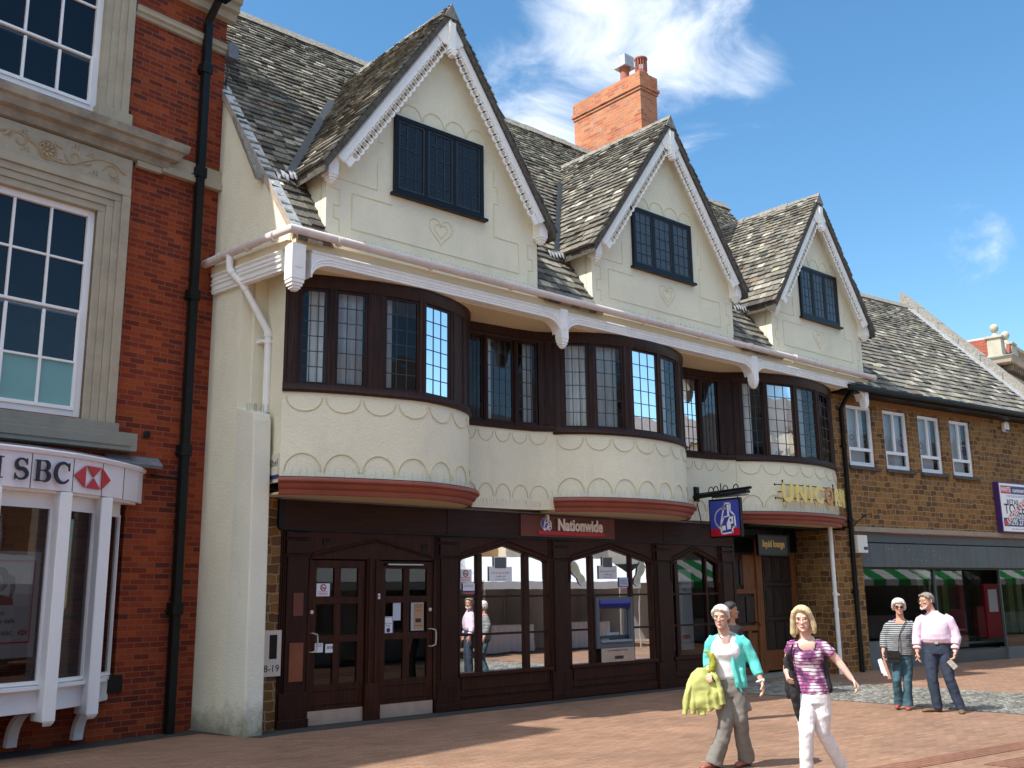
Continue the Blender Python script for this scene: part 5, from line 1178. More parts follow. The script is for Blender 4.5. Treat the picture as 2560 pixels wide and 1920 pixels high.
    F=sm_@face((7.24,0,6.04)); part(al,'casing',M_upvc,lambda m:plate(m,F,[(-.12,.14),(-.13,-.04),(-.08,-.10),(.08,-.10),(.13,-.04),(.12,.14),(.06,.18),(-.06,.18)],.0,.09),bevel=.01); part(al,'base_label',M_navy,lambda m:plate(m,F,[(-.12,-.04),(-.08,-.095),(.08,-.095),(.12,-.04)],.091,.095))
    al=thing('meter_box','white rectangular box with a black label beside the corner downpipe','alarm box',sm_@Vector((.40,0,2.6)),SA)
    F=sm_@face((.41,0,2.79)); part(al,'casing',mat('yellowed_plastic',(.72,.71,.64),.5,.04,3),lambda m:plate(m,F,rect(-.18,.18,-.2,.2),.0,.16),bevel=.015); part(al,'label_plate',M_navy,lambda m:plate(m,F,rect(.02,.16,-.13,-.06),.160,.163))
    # panel with number beside buttress
    p=thing('number_panel','cream metal panel with a black slot and the number 18-19 beside the buttress','panel',(.25,-.01,.71))
    F=face((.25,-.02,1.01)); part(p,'plate',mat('panel_cream',(.62,.54,.46),.5,.03,3),lambda m:plate(m,F,rect(-.2,.19,-.30,.31),.0,.014)); part(p,'slot',M_black,lambda m:plate(m,F,rect(.01,.125,-.07,.25),.014,.016)); part(p,'lettering',M_ink,lambda m:textmesh(m,'18-19',.13,F@Matrix.Translation((.17,-.24,.0145)),.001,.001,'RIGHT'))
    p=thing('solicitor_sign','small cream sign with dark letters and navy foot beside the left bay','sign',(.07,-.2,3.36))
    F=face((.068,-.215,3.53),(0,-1,0)); part(p,'plate',mat('cream_sign',(.70,.66,.52),.5,.03,3),lambda m:plate(m,F,rect(-.24,.24,-.12,.17),-.015,.0)); part(p,'navy_strip',M_navy,lambda m:plate(m,F,rect(-.24,.24,-.17,-.12),-.015,.001)); part(p,'lettering',M_ink,lambda m:textmesh(m,'Abel',.15,F@Matrix.Translation((.235,.0,.0)),.001,.001,'RIGHT'))
    # cash machine
    a_=thing('cash_machine','grey cash machine with a blue top set in the middle shop window','cash machine',(7.18,0,.80))
    AG=mat('atm_grey',(.10,.11,.13),.45,.06,4); AD=mat('atm_dark',(.02,.022,.028),.4,.1,4); AP=mat('atm_pale',(.28,.30,.34),.4,.05,4)
    part(a_,'surround',AG,lambda m:(m.quadframe(6.69,7.66,.80,1.70,-.03,.05,.07,.10),m.box(6.69,7.66,.33,.36,.8,1.7),m.box(6.69,6.75,.05,.34,.8,1.7),m.box(7.60,7.66,.05,.34,.8,1.7)),bevel=.008)
    part(a_,'canopy',[MB_,M_navy],lambda m:(m.prism([(-.035,1.64),(.05,1.64),(.20,1.54),(-.035,1.58)],lambda y,z:(6.78,y,z),lambda y,z:(7.58,y,z)),m.prism([(-.03,1.575),(.20,1.535),(.20,1.45),(.0,1.50)],lambda y,z:(6.78,y,z),lambda y,z:(7.58,y,z),mi=1)))
    part(a_,'fascia_panel',AD,lambda m:m.prism([(.20,1.54),(.30,1.54),(.30,.9),(.05,.9),(.05,.98)],lambda y,z:(6.76,y,z),lambda y,z:(7.59,y,z)))
    part(a_,'screen',mat('atm_screen',(.10,.12,.16),.15,.05,4),lambda m:m.prism([(.165,1.36),(.10,1.14),(.09,1.14),(.155,1.36)],lambda y,z:(6.84,y,z),lambda y,z:(7.12,y,z)))
    part(a_,'card_slot_panel',AP,lambda m:(m.prism([(.17,1.38),(.06,1.02),(.045,1.02),(.155,1.38)],lambda y,z:(7.0,y,z),lambda y,z:(7.34,y,z)),m.box(7.1,7.15,.08,.1,1.1,1.3),m.box(7.20,7.31,.075,.095,1.12,1.27)))
    part(a_,'keypad',AP,lambda m:[m.box(6.84+.05*i,6.875+.05*i,.01,.05,.945+.0*j,.965) for i in range(4) for j in range(1)])
    part(a_,'shelf',AP,lambda m:m.box(6.78,7.58,-.06,.08,.90,.94),bevel=.006)
    n=thing('cash_machine_notice','pale metal notice plate under the cash machine','notice',(7.2,0,.57)); F=face((7.2,-.03,.68))
    part(n,'plate',M_kick,lambda m:plate(m,F,rect(-.43,.44,-.125,.12),.0,.012)); part(n,'lettering',M_ink,lambda m:(textmesh(m,'cash withdrawals and services',.045,F@Matrix.Translation((0,.065,.013)),.0008),plate(m,F,rect(-.09,.14,-.075,-.02),.012,.014)))
signs()
def sheets():
    def paper(name,label,x0,x1,z0,z1,Y,fn=None,base=None,cat='notice',grp=None):
        o=thing(name,label,cat,((x0+x1)/2,Y,z0),0,grp); F=face((x0,Y-.004,z0))
        part(o,'sheet',base or M_paper,lambda m:plate(m,F,rect(0,x1-x0,0,z1-z0),.0,.003))
        if fn: fn(o,F,x1-x0,z1-z0)
        return o
    def lines(m,F,x0,x1,zs,h): 
        rr=random.Random(int(zs[0]*1000)); 
        for z in zs:
            x=x0
            while x<x1: w_=rr.uniform(.012,.035); plate(m,F,rect(x,min(x1,x+w_),z,z+h),.003,.0036); x+=w_+.008
    def nosmoke(o,F,w_,h):
        def fn(m):
            c=(w_/2,h*.68); r=h*.24; polyline(m,F,[(c[0]+r*math.cos(R(q)),c[1]+r*math.sin(R(q))) for q in range(0,360,24)],.013,.003,.006,0,True); polyline(m,F,[(c[0]-r*.65,c[1]+r*.65),(c[0]+r*.65,c[1]-r*.65)],.010,.003,.006)
            polyline(m,F,[(c[0]-r*.5,c[1]-.008),(c[0]+r*.5,c[1]-.008)],.014,.003,.005,1); lines(m,F,.03,w_-.03,[h*.08,h*.2,h*.32],h*.05)
        part(o,'printing',[M_signred,M_ink],fn)
    paper('no_smoking_notice','white no smoking notice in the first shop window, beside its left edge',3.62,3.87,1.97,2.17,.045,nosmoke)
    paper('no_smoking_notice','white no smoking notice on the upper left pane of the left shop door',1.0,1.22,1.77,1.95,.03,nosmoke)
    paper('window_notice','white notice with navy and red foot under the shop window no smoking notice',3.69,3.93,1.79,1.95,.045,lambda o,F,w_,h:(part(o,'printing',M_navy,lambda m:(plate(m,F,rect(0,w_,.02,.04),.003,.005),lines(m,F,.03,w_-.03,[.10,.125],.008))),part(o,'red_foot',M_signred,lambda m:plate(m,F,rect(0,w_,.005,.02),.003,.005))))
    def cardp(o,F,w_,h):
        part(o,'printed_card',mat('card_grey',(.10,.115,.125),.5,.1,5),lambda m:plate(m,F,rect(w_*.24,w_*.74,h*.88,h*1.62),.004,.007)); part(o,'card_border',MW,lambda m:plate(m,F,rect(w_*.21,w_*.77,h*.83,h*1.68),.002,.005))
        part(o,'printing',[M_navy,M_signred],lambda m:(textmesh(m,'Introducing the NEW',h*.19,F@Matrix.Translation((w_/2,h*.52,.003)),.0006,mi=1),textmesh(m,'credit card',h*.20,F@Matrix.Translation((w_/2,h*.28,.003)),.0006),textmesh(m,'ask inside for details',h*.12,F@Matrix.Translation((w_/2,h*.1,.003)),.0006)))
    paper('card_poster','white poster with a dark card picture on top in the first arched shop window',4.24,4.74,1.98,2.22,.045,cardp,cat='poster')
    paper('card_poster','white poster with a dark card picture on top above the cash machine',6.84,7.32,2.02,2.26,.045,cardp,cat='poster')
    paper('blue_notice','small blue and white notice above the right corner of the cash machine',7.38,7.62,1.87,2.05,.045,lambda o,F,w_,h:part(o,'printing',[M_navy,M_signred],lambda m:(lines(m,F,.03,w_-.03,[.06,.09,.12],.01),plate(m,F,rect(0,w_,.0,.02),.003,.005,1))),base=mat('pale_blue_paper',(.5,.58,.72),.6,.04,3))
    FP=mat('footprint_print',(.68,.68,.46),.6,.12,9); FP2=mat('footprint_ink',(.36,.40,.22),.6,.1,5)
    for lab,x,z,an in (('yellow green shoe print sticker in the left pane beside the cash machine window',6.30,2.12,R(40)),('yellow green shoe print sticker in the right pane beside the cash machine window',7.95,2.12,R(-30))):
        o=thing('shoe_print_sticker',lab,'sticker',(x,.045,z-.2),0,'shoe print stickers in the middle shop window'); F=face((x,.04,z))@Matrix.Rotation(an,4,'Z')
        sole=[(-.05,-.22),(.05,-.22),(.075,-.14),(.05,-.04),(.085,.08),(.075,.18),(.0,.23),(-.075,.18),(-.09,.06),(-.055,-.05),(-.075,-.14)]
        part(o,'sheet',M_paper,lambda m:plate(m,F,[(a*1.2,b*1.1) for a,b in sole],.0,.002)); part(o,'print',FP,lambda m:plate(m,F,sole,.002,.004)); part(o,'tread',FP2,lambda m:[polyline(m,F,[(-.05,z_),(.05,z_+.01)],.010,.004,.005) for z_ in (-.18,-.14,-.1,.0,.04,.08,.12,.16)])
    paper('door_notice','small white notice on the lower left pane of the left shop door',.995,1.13,.99,1.12,.03,lambda o,F,w_,h:part(o,'printing',M_ink,lambda m:lines(m,F,.02,w_-.02,[.08,.10],.008)))
    paper('door_notice','small white barcode notice right of the other on the left shop door',1.17,1.32,.98,1.10,.03,lambda o,F,w_,h:part(o,'printing',M_ink,lambda m:[plate(m,F,rect(.03+.02*i,.04+.02*i,.05,.09),.003,.004) for i in range(5)]))
    paper('guide_dog_notice','white framed notice with a dark round mark on the right shop door',2.16,2.33,1.19,1.46,.03,lambda o,F,w_,h:part(o,'printing',M_navy,lambda m:(plate(m,F,[(w_/2+.035*math.cos(R(q)),.07+.035*math.sin(R(q))) for q in range(0,360,30)],.003,.005),textmesh(m,'Assistance',.032,F@Matrix.Translation((w_/2,.16,.003)),.0006),textmesh(m,'Dogs',.04,F@Matrix.Translation((w_/2,.125,.003)),.0006),polyline(m,F,rect(.01,w_-.01,.01,h-.01),.006,.003,.005,0,True))))
    paper('plain_notice','blank pale blue sheet behind the middle pane of the right shop door',2.33,2.47,1.40,1.66,.035,base=mat('pale_blue_paper2',(.5,.56,.66),.6,.04,3))
    paper('opening_hours','orange brown opening hours sign in a pale frame on the right shop door',2.66,2.90,1.24,1.66,.03,lambda o,F,w_,h:(part(o,'hours_panel',mat('hours_orange',(.42,.24,.12),.5,.06,4),lambda m:plate(m,F,rect(.05,w_-.01,.02,h-.02),.003,.006)),part(o,'printing',M_ink,lambda m:(plate(m,F,rect(.08,.19,.12,.18),.006,.007),[plate(m,F,rect(.07,.21,z,z+.006),.006,.007) for z in (.3,.35,.38,.07)]))),base=mat('hours_frame',(.35,.42,.48),.4,.05,3),cat='sign')
    paper('intercom','small white door button plate on the post between the shop doors',2.01,2.055,1.72,1.80,-.025,lambda o,F,w_,h:part(o,'button',M_ink,lambda m:plate(m,F,rect(.015,.03,.03,.05),.003,.006)),cat='door button')
    # pull-up banner behind the third window
    o=thing('roller_banner','tall white roller banner with blue and red writing behind the third shop window','banner',(9.45,.35,.05)); F=face((9.06,.34,.1))
    part(o,'sheet',M_paper,lambda m:plate(m,F,rect(.0,.78,.55,2.12),.0,.004)); part(o,'printing',[M_navy,M_signred],lambda m:(textmesh(m,'The most important',.085,F@Matrix.Translation((.38,1.82,.005)),.0008),textmesh(m,'thing to bank',.085,F@Matrix.Translation((.38,1.70,.005)),.0008),plate(m,F,rect(.42,.66,.75,.84),.004,.006,1)))
    part(o,'base',M_steel,lambda m:(m.box(9.02,9.86,.30,.42,.02,.10),m.box(9.43,9.46,.36,.39,.1,2.2)),bevel=.01)
sheets()
# ================================================================ FAR BUILDING
def far_building():
    A=R(7.6); loc=Vector((39.0,5.35,0)); b=thing('balustraded_brick_building','distant red brick building with stone cornice, balustrade and ball finials','building',loc,A)
    def rise(f): return f
    w=MB(); w.box(0,26,0,14,0,11.35); w.build('wall',brick('far_brick',[(.30,.06,.04),(.38,.085,.05),(.26,.06,.045)],(.3,.18,.13),.225,.075,.006,vary=.2,bump=.2),b)
    c=MB(); path=[(-.0,14,0),(-.0,-.0,0),(26,0,0)]; 
    c.sweep(path,[(0,11.0),(.10,11.05),(.12,11.2),(.0,11.25)]); c.sweep(path,[(0,11.62),(.38,11.66),(.42,11.80),(.50,11.92),(0,12.0)]); c.build('cornice',mat('far_stone',(.46,.42,.33),.85,.12,2,dirt=.4),b)
    d=MB(); x=.15
    while x<25: d.box(x,x+.16,-.30,.0,11.36,11.60); x+=.36
    y=.2
    while y<13: d.box(-.30,0,y,y+.16,11.36,11.60); y+=.36
    d.build('dentil_course',mat('far_stone_dark',(.22,.19,.13),.85,.2,2),b)
    bl=MB(); bl.box(0,26,0,.4,11.35,12.0); bl.box(0,.4,0,14,11.35,12.0); bl.build('parapet_base',MATS['far_stone_dark'],b)
    g=MB(); g.sweep([(-.2,14,0),(-.2,-.2,0),(26,-.2,0)],[(0,12.0),(.31,11.93),(.31,11.96),(0,12.03)]); g.build('copper_flashing',mat('verdigris',(.22,.33,.30),.7,.1,3),b)
    for (x,y) in ((.36,.36),(2.1,.36)):
        p=MB(); p.box(x-.34,x+.34,y-.34,y+.34,12.0,12.14); p.box(x-.30,x+.30,y-.30,y+.30,12.14,12.92); p.box(x-.37,x+.37,y-.37,y+.37,12.92,13.03)
        p.build('pedestal',MATS['far_stone'],b,bevel=.01)
        f=MB(); f.lathe([(.17,13.03),(.15,13.10),(.07,13.20),(.07,13.24),(.11,13.26),(.16,13.33),(.185,13.43),(.18,13.50),(.14,13.58),(.08,13.62),(.01,13.63)],(x,y,0),20); f.build('ball_finial',MATS['far_stone'],b,smooth=True)
    m=MB(); m.xz([(.66,12.02),(1.8,12.02),(1.8,12.92),(1.7,12.90),(1.58,12.55),(1.4,12.42),(1.1,12.42),(.95,12.55),(.8,12.85),(.66,12.9)],.12,.5)
    m.yz([(.66,12.02),(2.8,12.02),(2.8,12.2),(2.3,12.30),(2.0,12.5),(1.9,12.85),(1.7,12.95),(.66,12.95)],.12,.5); m.build('scrolled_parapet',MATS['far_brick'],b)
    m=MB(); 
    m.tube([(.31,.6,12.98),(.31,1.7,12.98),(.31,1.93,12.88),(.31,2.03,12.55),(.31,2.3,12.35),(.31,2.85,12.22)],.10,8); m.tube([(.66,.31,12.93),(.8,.31,12.88),(.95,.31,12.58),(1.1,.31,12.45),(1.4,.31,12.45),(1.58,.31,12.58),(1.7,.31,12.9)],.07,8)
    m.build('coping',MATS['far_stone'],b,smooth=True)
    m=MB(); m.box(2.5,3.0,.12,.6,12.0,12.95); m.box(3.0,26,.15,.55,12.0,12.12); m.box(2.5,26,.1,.6,12.85,13.0); x=3.2
    while x<14: m.lathe([(.05,12.12),(.09,12.25),(.05,12.5),(.04,12.7),(.08,12.85)],(x,.35,0),8); x+=.32
    m.build('balustrade',MATS['far_stone'],b)
    for k in range(7): 
        q=MB(); q.quadframe(1.2+3.2*k,2.7+3.2*k,7,10,-.08,.02,.12); q.build('window',M_upvc,b)
far_building()
# ================================================================ MARKET AND HOUSES ACROSS THE STREET (seen in the glass)
def opposite():
    specs=[(-34,-14,9.2,(.62,.56,.44),'cream painted'),(-14,0,8.2,(.50,.22,.14),'red brick'),(0,13,10.0,(.70,.68,.62),'white painted'),(13,27,8.6,(.42,.26,.13),'ironstone'),(27,44,9.6,(.60,.52,.40),'buff stone'),(44,70,9.0,(.42,.15,.10),'dark red brick')]
    for i,(x0,x1,h,c,nm) in enumerate(specs):
        Y=-27+.05*abs(x0); b=thing('terraced_house','%s shop house %s across the street, behind the camera'%(nm,['furthest left','second','third','fourth','fifth','furthest right'][i]),'building',(x0,Y,0))
        w=MB(); L=x1-x0-.02; w.box(0,L,-8,0,0,h); w.build('wall',mat('opp_wall_%d'%i,c,.9,.12,1.5,bump=.2),b)
        r=MB(); r.yz([(.35,h),(-4,h+2.6),(-8.3,h)],-.1,L+.1); r.build('roof',mat('opp_roof',(.14,.12,.11),.85,.3,6),b)
        n=int(L/2.6); o=MB(); 
        for k in range(n):
            for z in (4.1,6.8):
                if z+1.7>h: continue
                o=MB(); x=.7+k*(L-1)/n; o.quadframe(x,x+1.1,z,z+1.6,-.02,.06,.09); o.box(x+.5,x+.58,-.01,.05,z,z+1.6); o.box(x+.05,x+1.05,.0,.02,z+.05,z+1.55,mi=1); o.build('window',[M_upvc,M_dark],b)
        s=MB(); s.box(.3,L-.3,.0,.25,2.7,3.4); s.build('shop_fascia',[M_navy,M_signred,M_slatdark,M_redbr,M_black,M_navy][i],b)
        s=MB(); s.box(.5,L-.5,.0,.04,.5,2.7); s.build('shop_window',M_dark,b)
    canvas=mat('white_canvas',(.55,.56,.57),.8,.04,2,bump=.2,bs=3)
    def tent(x,y,lab,stripe=None):
        t=thing('market_stall',lab,'market stall',(x,y,0),0,'market stalls out of view behind the camera')
        cm=stripe or canvas
        c=MB(); 
        for p in ([(0,0,2.15),(3.4,0,2.15),(3.4,-1.5,2.95),(0,-1.5,2.95)],[(0,-3,2.15),(3.4,-3,2.15),(3.4,-1.5,2.95),(0,-1.5,2.95)],[(0,0,2.15),(3.4,0,2.15),(3.4,0,1.93),(0,0,1.93)]): c.add(p,[(0,1,2,3)])
        c.add([(0,0,2.15),(0,-1.5,2.95),(0,-3,2.15)],[(0,1,2)]); c.add([(3.4,0,2.15),(3.4,-1.5,2.95),(3.4,-3,2.15)],[(0,1,2)]); c.build('canopy',cm,t)
        c=MB(); c.add([(0,-3,.1),(3.4,-3,.1),(3.4,-3,2.15),(0,-3,2.15)],[(0,1,2,3)]); c.add([(3.4,-3,.1),(3.4,-1,.1),(3.4,-1,2.15),(3.4,-3,2.15)],[(0,1,2,3)]); c.build('side_curtain',canvas,t)
        for px,py in ((.05,-.05),(3.35,-.05),(.05,-2.95),(3.35,-2.95)): c=MB(); c.tube([(px,py,0),(px,py,2.2)],.025,8); c.build('pole',M_steel,t)
        c=MB(); n=18; pts=[(.5+2.3*i/n,-.9+(.02 if i%2 else -.02)) for i in range(n+1)]; c.add([(a,b,.05) for a,b in pts]+[(a,b,.85) for a,b in pts],[(i,i+1,n+2+i,n+1+i) for i in range(n)]); c.box(.5,2.8,-1.7,-.9,.83,.86); c.build('table_cloth',canvas,t)
    gs=stripes('green_white_canvas',(.02,.30,.07),(.80,.80,.78),1.3,'X')
    for k in range(4): tent(5.2+3.6*k,-9.6-.15*k,['white canvas market stall nearest the camera','white canvas market stall, second along','white canvas market stall, third along','white canvas market stall, fourth along'][k])
    for k in range(6): tent(21+3.7*k,-9.6-.1*k,'green and white striped market stall number %s in the row'%['one','two','three','four','five','six'][k],gs)
opposite()
# ================================================================ PEOPLE
def V3(*a): return Vector(a)
def oloft(mb,secs,n=16,mi=0):
    """secs: (centre, a, b) oriented ellipse sections"""
    vs=[];fs=[]
    for c,a,b in secs:
        for k in range(n): q=2*math.pi*k/n; vs.append(c+a*math.cos(q)+b*math.sin(q))
    for i in range(len(secs)-1):
        for k in range(n): fs.append((i*n+k,i*n+(k+1)%n,(i+1)*n+(k+1)%n,(i+1)*n+k))
    fs+=[tuple(range(n-1,-1,-1)),tuple(range((len(secs)-1)*n,len(secs)*n))]; mb.add(vs,fs,None,mi)
def hl(mb,rings,n=22): oloft(mb,[(V3(x,y,z),V3(rx,0,0),V3(0,ry,0)) for x,y,z,rx,ry in rings],n)
def fuse(name,mb,mt,parent,vox=.007,smooth=3,wrinkle=0,wscale=.06,loc=None,zstretch=False,label=None):
    me=mb.mesh('tmp',[]); o=bpy.data.objects.new('tmp',me); C.objects.link(o)
    r=o.modifiers.new('r','REMESH'); r.mode='VOXEL'; r.voxel_size=vox; r.use_smooth_shade=True
    if wrinkle:
        t=bpy.data.textures.new('folds','CLOUDS'); t.noise_scale=wscale; t.noise_depth=1
        d=o.modifiers.new('d','DISPLACE'); d.texture=t; d.strength=wrinkle; d.mid_level=.5
    s=o.modifiers.new('s','SMOOTH'); s.factor=.6; s.iterations=smooth
    dg=bpy.context.evaluated_depsgraph_get(); m2=bpy.data.meshes.new_from_object(o.evaluated_get(dg)); m2.name=name
    m2.materials.clear(); m2.materials.append(mt)
    for p in m2.polygons: p.use_smooth=True
    bpy.data.objects.remove(o); bpy.data.meshes.remove(me)
    q=bpy.data.objects.new(name,m2); C.objects.link(q); q.parent=parent
    if label: q['label']=label
    return q
def skin(name,c):
    m=mat(name,c,.55,.07,14,spec=.35); b=m.node_tree.nodes['Principled BSDF']; b.inputs['Subsurface Weight'].default_value=.12; b.inputs['Subsurface Radius'].default_value=(.012,.005,.003); return m
def hand(mb,W,d,n,curl=.5,side=1,sc=1.0,spread=.0,thumb_in=.3):
    d=d.normalized(); n=(n-d*n.dot(d)).normalized(); s=d.cross(n)*side
    oloft(mb,[(W+d*(x*sc),s*(a*sc),n*(b*sc)) for x,a,b in ((-.02,.024,.019),(.0,.026,.018),(.03,.036,.017),(.065,.041,.015),(.09,.038,.012))],12)
    for i,L in enumerate((.068,.076,.070,.054)):
        L*=sc; p=W+d*(.082*sc-.004*abs(i-1.2))+s*((.029-.0195*i)*sc); dd=(d+s*(spread*(1.5-i))).normalized(); pts=[p-dd*.012,p]; 
        for seg,bend in ((.44,30),(.32,48),(.24,30)):
            ang=R(bend*curl*(1+.08*i)); dd=(dd*math.cos(ang)+n*math.sin(ang)*1.0).normalized() if curl else dd; p=p+dd*(L*seg); pts.append(p)
            nn=(n-dd*n.dot(dd)); 
        mb.tube(pts,[.0095*sc,.0092*sc,.0086*sc,.0080*sc,.0062*sc],8)
    p=W+d*(.018*sc)+s*(.022*sc); t1=(s*.75+d*.6+n*.25).normalized(); t2=(s*.25+d*.8+n*(.3+thumb_in)).normalized()
    mb.tube([p-t1*.012,p,p+t1*.032*sc,p+t1*.032*sc+t2*.028*sc,p+t1*.032*sc+t2*.050*sc],[.014*sc,.014*sc,.0115*sc,.0105*sc,.008*sc],8)
HEADR=[(.000,.026,-.088,-.030),(.016,.040,-.097,-.012),(.034,.051,-.096,.012),(.058,.060,-.094,.040),(.085,.0665,-.091,.066),(.112,.071,-.086,.084),(.140,.0745,-.090,.094),(.168,.0735,-.086,.096),(.192,.066,-.070,.088),(.212,.050,-.044,.068),(.226,.026,-.012,.036)]
def head(mb,M,S=1.0,nose=1.0,jaw=1.0):
    T=M@Matrix.Scale(S,4); a3=T.to_3x3()
    oloft(mb,[(T@V3(0,(yf+yb)/2,z),a3@V3(w_*(jaw if z<.07 else 1),0,0),a3@V3(0,(yb-yf)/2,0)) for z,w_,yf,yb in HEADR],22)
    def tb(pts,r,n=8): mb.tube([T@Vector(p) for p in pts],[q*S for q in r] if isinstance(r,list) else r*S,n)
    tb([(0,-.084,.125),(0,-.098,.100),(0,-.114*nose,.081),(0,-.100,.072)],[.008,.010,.0135,.009])
    for s in (-1,1):
        tb([(s*.006,-.098,.077),(s*.015,-.098,.076)],[.008,.006]); tb([(s*.012,-.089,.136),(s*.032,-.090,.141),(s*.052,-.076,.137)],[.006,.008,.006])
        tb([(s*.020,-.082,.092),(s*.040,-.078,.096),(s*.055,-.058,.100)],[.010,.014,.010]); 
        tb([(s*.070,.008,.135),(s*.082,.016,.128),(s*.083,.018,.108),(s*.073,.008,.082)],[.007,.010,.010,.007])
    tb([(-.022,-.088,.0485),(0,-.100,.052),(.022,-.088,.0485)],[.004,.0075,.004]); tb([(-.018,-.088,.042),(0,-.098,.040),(.018,-.088,.042)],[.004,.008,.004])
    tb([(-.012,-.09,.012),(0,-.098,.010),(.012,-.09,.012)],[.010,.013,.010])
def face_parts(root,M,S,eye=(.07,.06,.05),lip=(.42,.16,.14),brow=(.3,.27,.24),skinm=None,closed=.0):
    T=M@Matrix.Scale(S,4)
    e=MB()
    for s in (-1,1):
        c=T@V3(s*.031,-.0815,.119); a3=T.to_3x3(); oloft(e,[(c+a3@V3(0,y,0),a3@V3(r_*1.0,0,0),a3@V3(0,0,r_*.42)) for y,r_ in ((.006,.014),(-.002,.0135),(-.0065,.009),(-.008,.003))],12)
    eo=e.build('eyes',mat('eye_white',(.62,.60,.57),.3,.02,3),root)
    e=MB()
    for s in (-1,1):
        c=T@V3(s*.031,-.0895,.1185); a3=T.to_3x3(); oloft(e,[(c,a3@V3(.0052,0,0),a3@V3(0,0,.0048)),(c+a3@V3(0,-.0022,0),a3@V3(.0045,0,0),a3@V3(0,0,.004))],10)
        e.tube([T@V3(s*.017,-.0875,.1245),T@V3(s*.031,-.0925,.1265),T@V3(s*.045,-.084,.1235)],.0017*S,5)
    e.build('iris',mat('iris_dark',(.05,.04,.035),.3,.1,5),eo)
    b=MB()
    for s in (-1,1): b.tube([T@V3(s*.014,-.0945,.137),T@V3(s*.032,-.0975,.143),T@V3(s*.050,-.083,.138)],[.0018*S,.0028*S,.0015*S],6)
    b.build('eyebrows',mat('brow_%02d%02d'%(int(brow[0]*99),int(brow[1]*99)),brow,.8,.1,30),root)
    b=MB(); b.tube([T@V3(-.023,-.0885,.047),T@V3(-.008,-.1045,.0495),T@V3(0,-.1055,.048),T@V3(.008,-.1045,.0495),T@V3(.023,-.0885,.047)],[.0018*S,.0042*S,.004*S,.0042*S,.0018*S],8)
    b.tube([T@V3(-.018,-.089,.0425),T@V3(0,-.1045,.0400),T@V3(.018,-.089,.0425)],[.002*S,.0050*S,.002*S],8); b.build('lips',mat('lip_%02d'%int(lip[0]*99),lip,.45,.05,20),root)
def glasses(root,M,S,dark=False):
    T=M@Matrix.Scale(S,4); g=MB(); l=MB()
    for s in (-1,1):
        c=(s*.033,-.106,.114); pts=[T@V3(c[0]+.0255*math.cos(q)*1.0,c[1]+.012*abs(math.cos(q)-0*s)*(.6 if s*math.cos(q)>0 else 0),c[2]+(.020 if dark else .0165)*math.sin(q)) for q in [2*math.pi*i/16 for i in range(17)]]
        g.tube(pts,(.0024 if dark else .0014)*S,6); l.add(pts[:-1],[tuple(range(16))])
        g.tube([T@V3(s*.058,-.099,.118),T@V3(s*.077,-.06,.120),T@V3(s*.083,.0,.122)],.0018*S,6)
    g.tube([T@V3(-.009,-.107,.117),T@V3(.009,-.107,.117)],.0016*S,6)
    o=g.build('glasses',mat('frame_dark',(.03,.02,.02),.3,.1,5) if dark else mat('frame_metal',(.30,.22,.15),.3,.1,5,metal=.6),root)
    l.build('lens',mat('sun_lens',(.03,.02,.022),.08,.05,3) if dark else glassmat('spectacle_lens',(.95,.96,.97),1.3,.0,.25),o)
def hairmat(name,c,c2):
    if name in MATS: return MATS[name]
    m=mat(name,c,.5,.25,60,col2=c2,bump=.6,bs=110,spec=.4); 
    t=m.node_tree
    for n in list(t.nodes):
        if n.type=='TEX_NOISE':
            mp=nd(t,'ShaderNodeMapping',Vector=n.inputs[0].links[0].from_socket,Scale=(1,1,.12)); t.links.new(mp.outputs[0],n.inputs[0])
    return m
def shoe(mb,A,hd,L=.26,w_=.042,h=.06,toe=.03):
    hd=V3(hd[0],hd[1],0).normalized(); s=V3(hd.y,-hd.x,0); A=V3(A[0],A[1],A[2]); f=L/.26
    oloft(mb,[(A+hd*(x*f)+V3(0,0,z),s*a,V3(0,0,b)) for x,a,b,z in ((-.072,.022,.022,.028),(-.06,.031,h*.60,h*.60),(-.01,.034,h*.64,h*.64),(.05,.038,h*.50,h*.5),(.11,w_,.030,.030),(.155,w_*.95,.025,.025),(.185,.022,.014,.018))],16)
def head_M(x,y,z,yaw=0,pitch=0,roll=0): return Matrix.Translation((x,y,z))@Matrix.Rotation(R(yaw),4,'Z')@Matrix.Rotation(R(pitch),4,'X')@Matrix.Rotation(R(roll),4,'Y')
def arm(mb,S_,E_,W_,r=(.044,.038,.026)): 
    S_,E_,W_=Vector(S_),Vector(E_),Vector(W_)
    mb.tube([S_,S_.lerp(E_,.5),E_,E_.lerp(W_,.35),W_.lerp(E_,.15),W_],[r[0],r[0]*.95,r[1],r[1]*.95,r[2]*1.1,r[2]],12)
def leg(mb,H,K,A,r=(.078,.052,.038)):
    H,K,A=Vector(H),Vector(K),Vector(A); mb.tube([H,H.lerp(K,.5),K,K.lerp(A,.35),A],[r[0],r[0]*.85,r[1],r[1]*.95,r[2]],14)
SK1=skin('skin_fair',(.60,.36,.28)); SK2=skin('skin_pink',(.66,.42,.34)); SK3=skin('skin_ruddy',(.58,.32,.23)); SK4=skin('skin_tan',(.40,.22,.14))
def bodybase(mb,cx,hipx,z0,zsh,wsh,cy=0):
    """pelvis to neck skin core, slim enough to sit inside the clothes"""
    hl(mb,[(hipx,cy,z0,.13,.085),(hipx,cy,z0+.12,.13,.085),(cx*.5+hipx*.5,cy,z0+.26,.115,.075),(cx,cy,zsh-.18,.13,.085),(cx,cy,zsh-.05,wsh*.74,.07),(cx,cy+.005,zsh+.0,wsh*.50,.058),(cx,cy+.005,zsh+.035,.062,.056)])
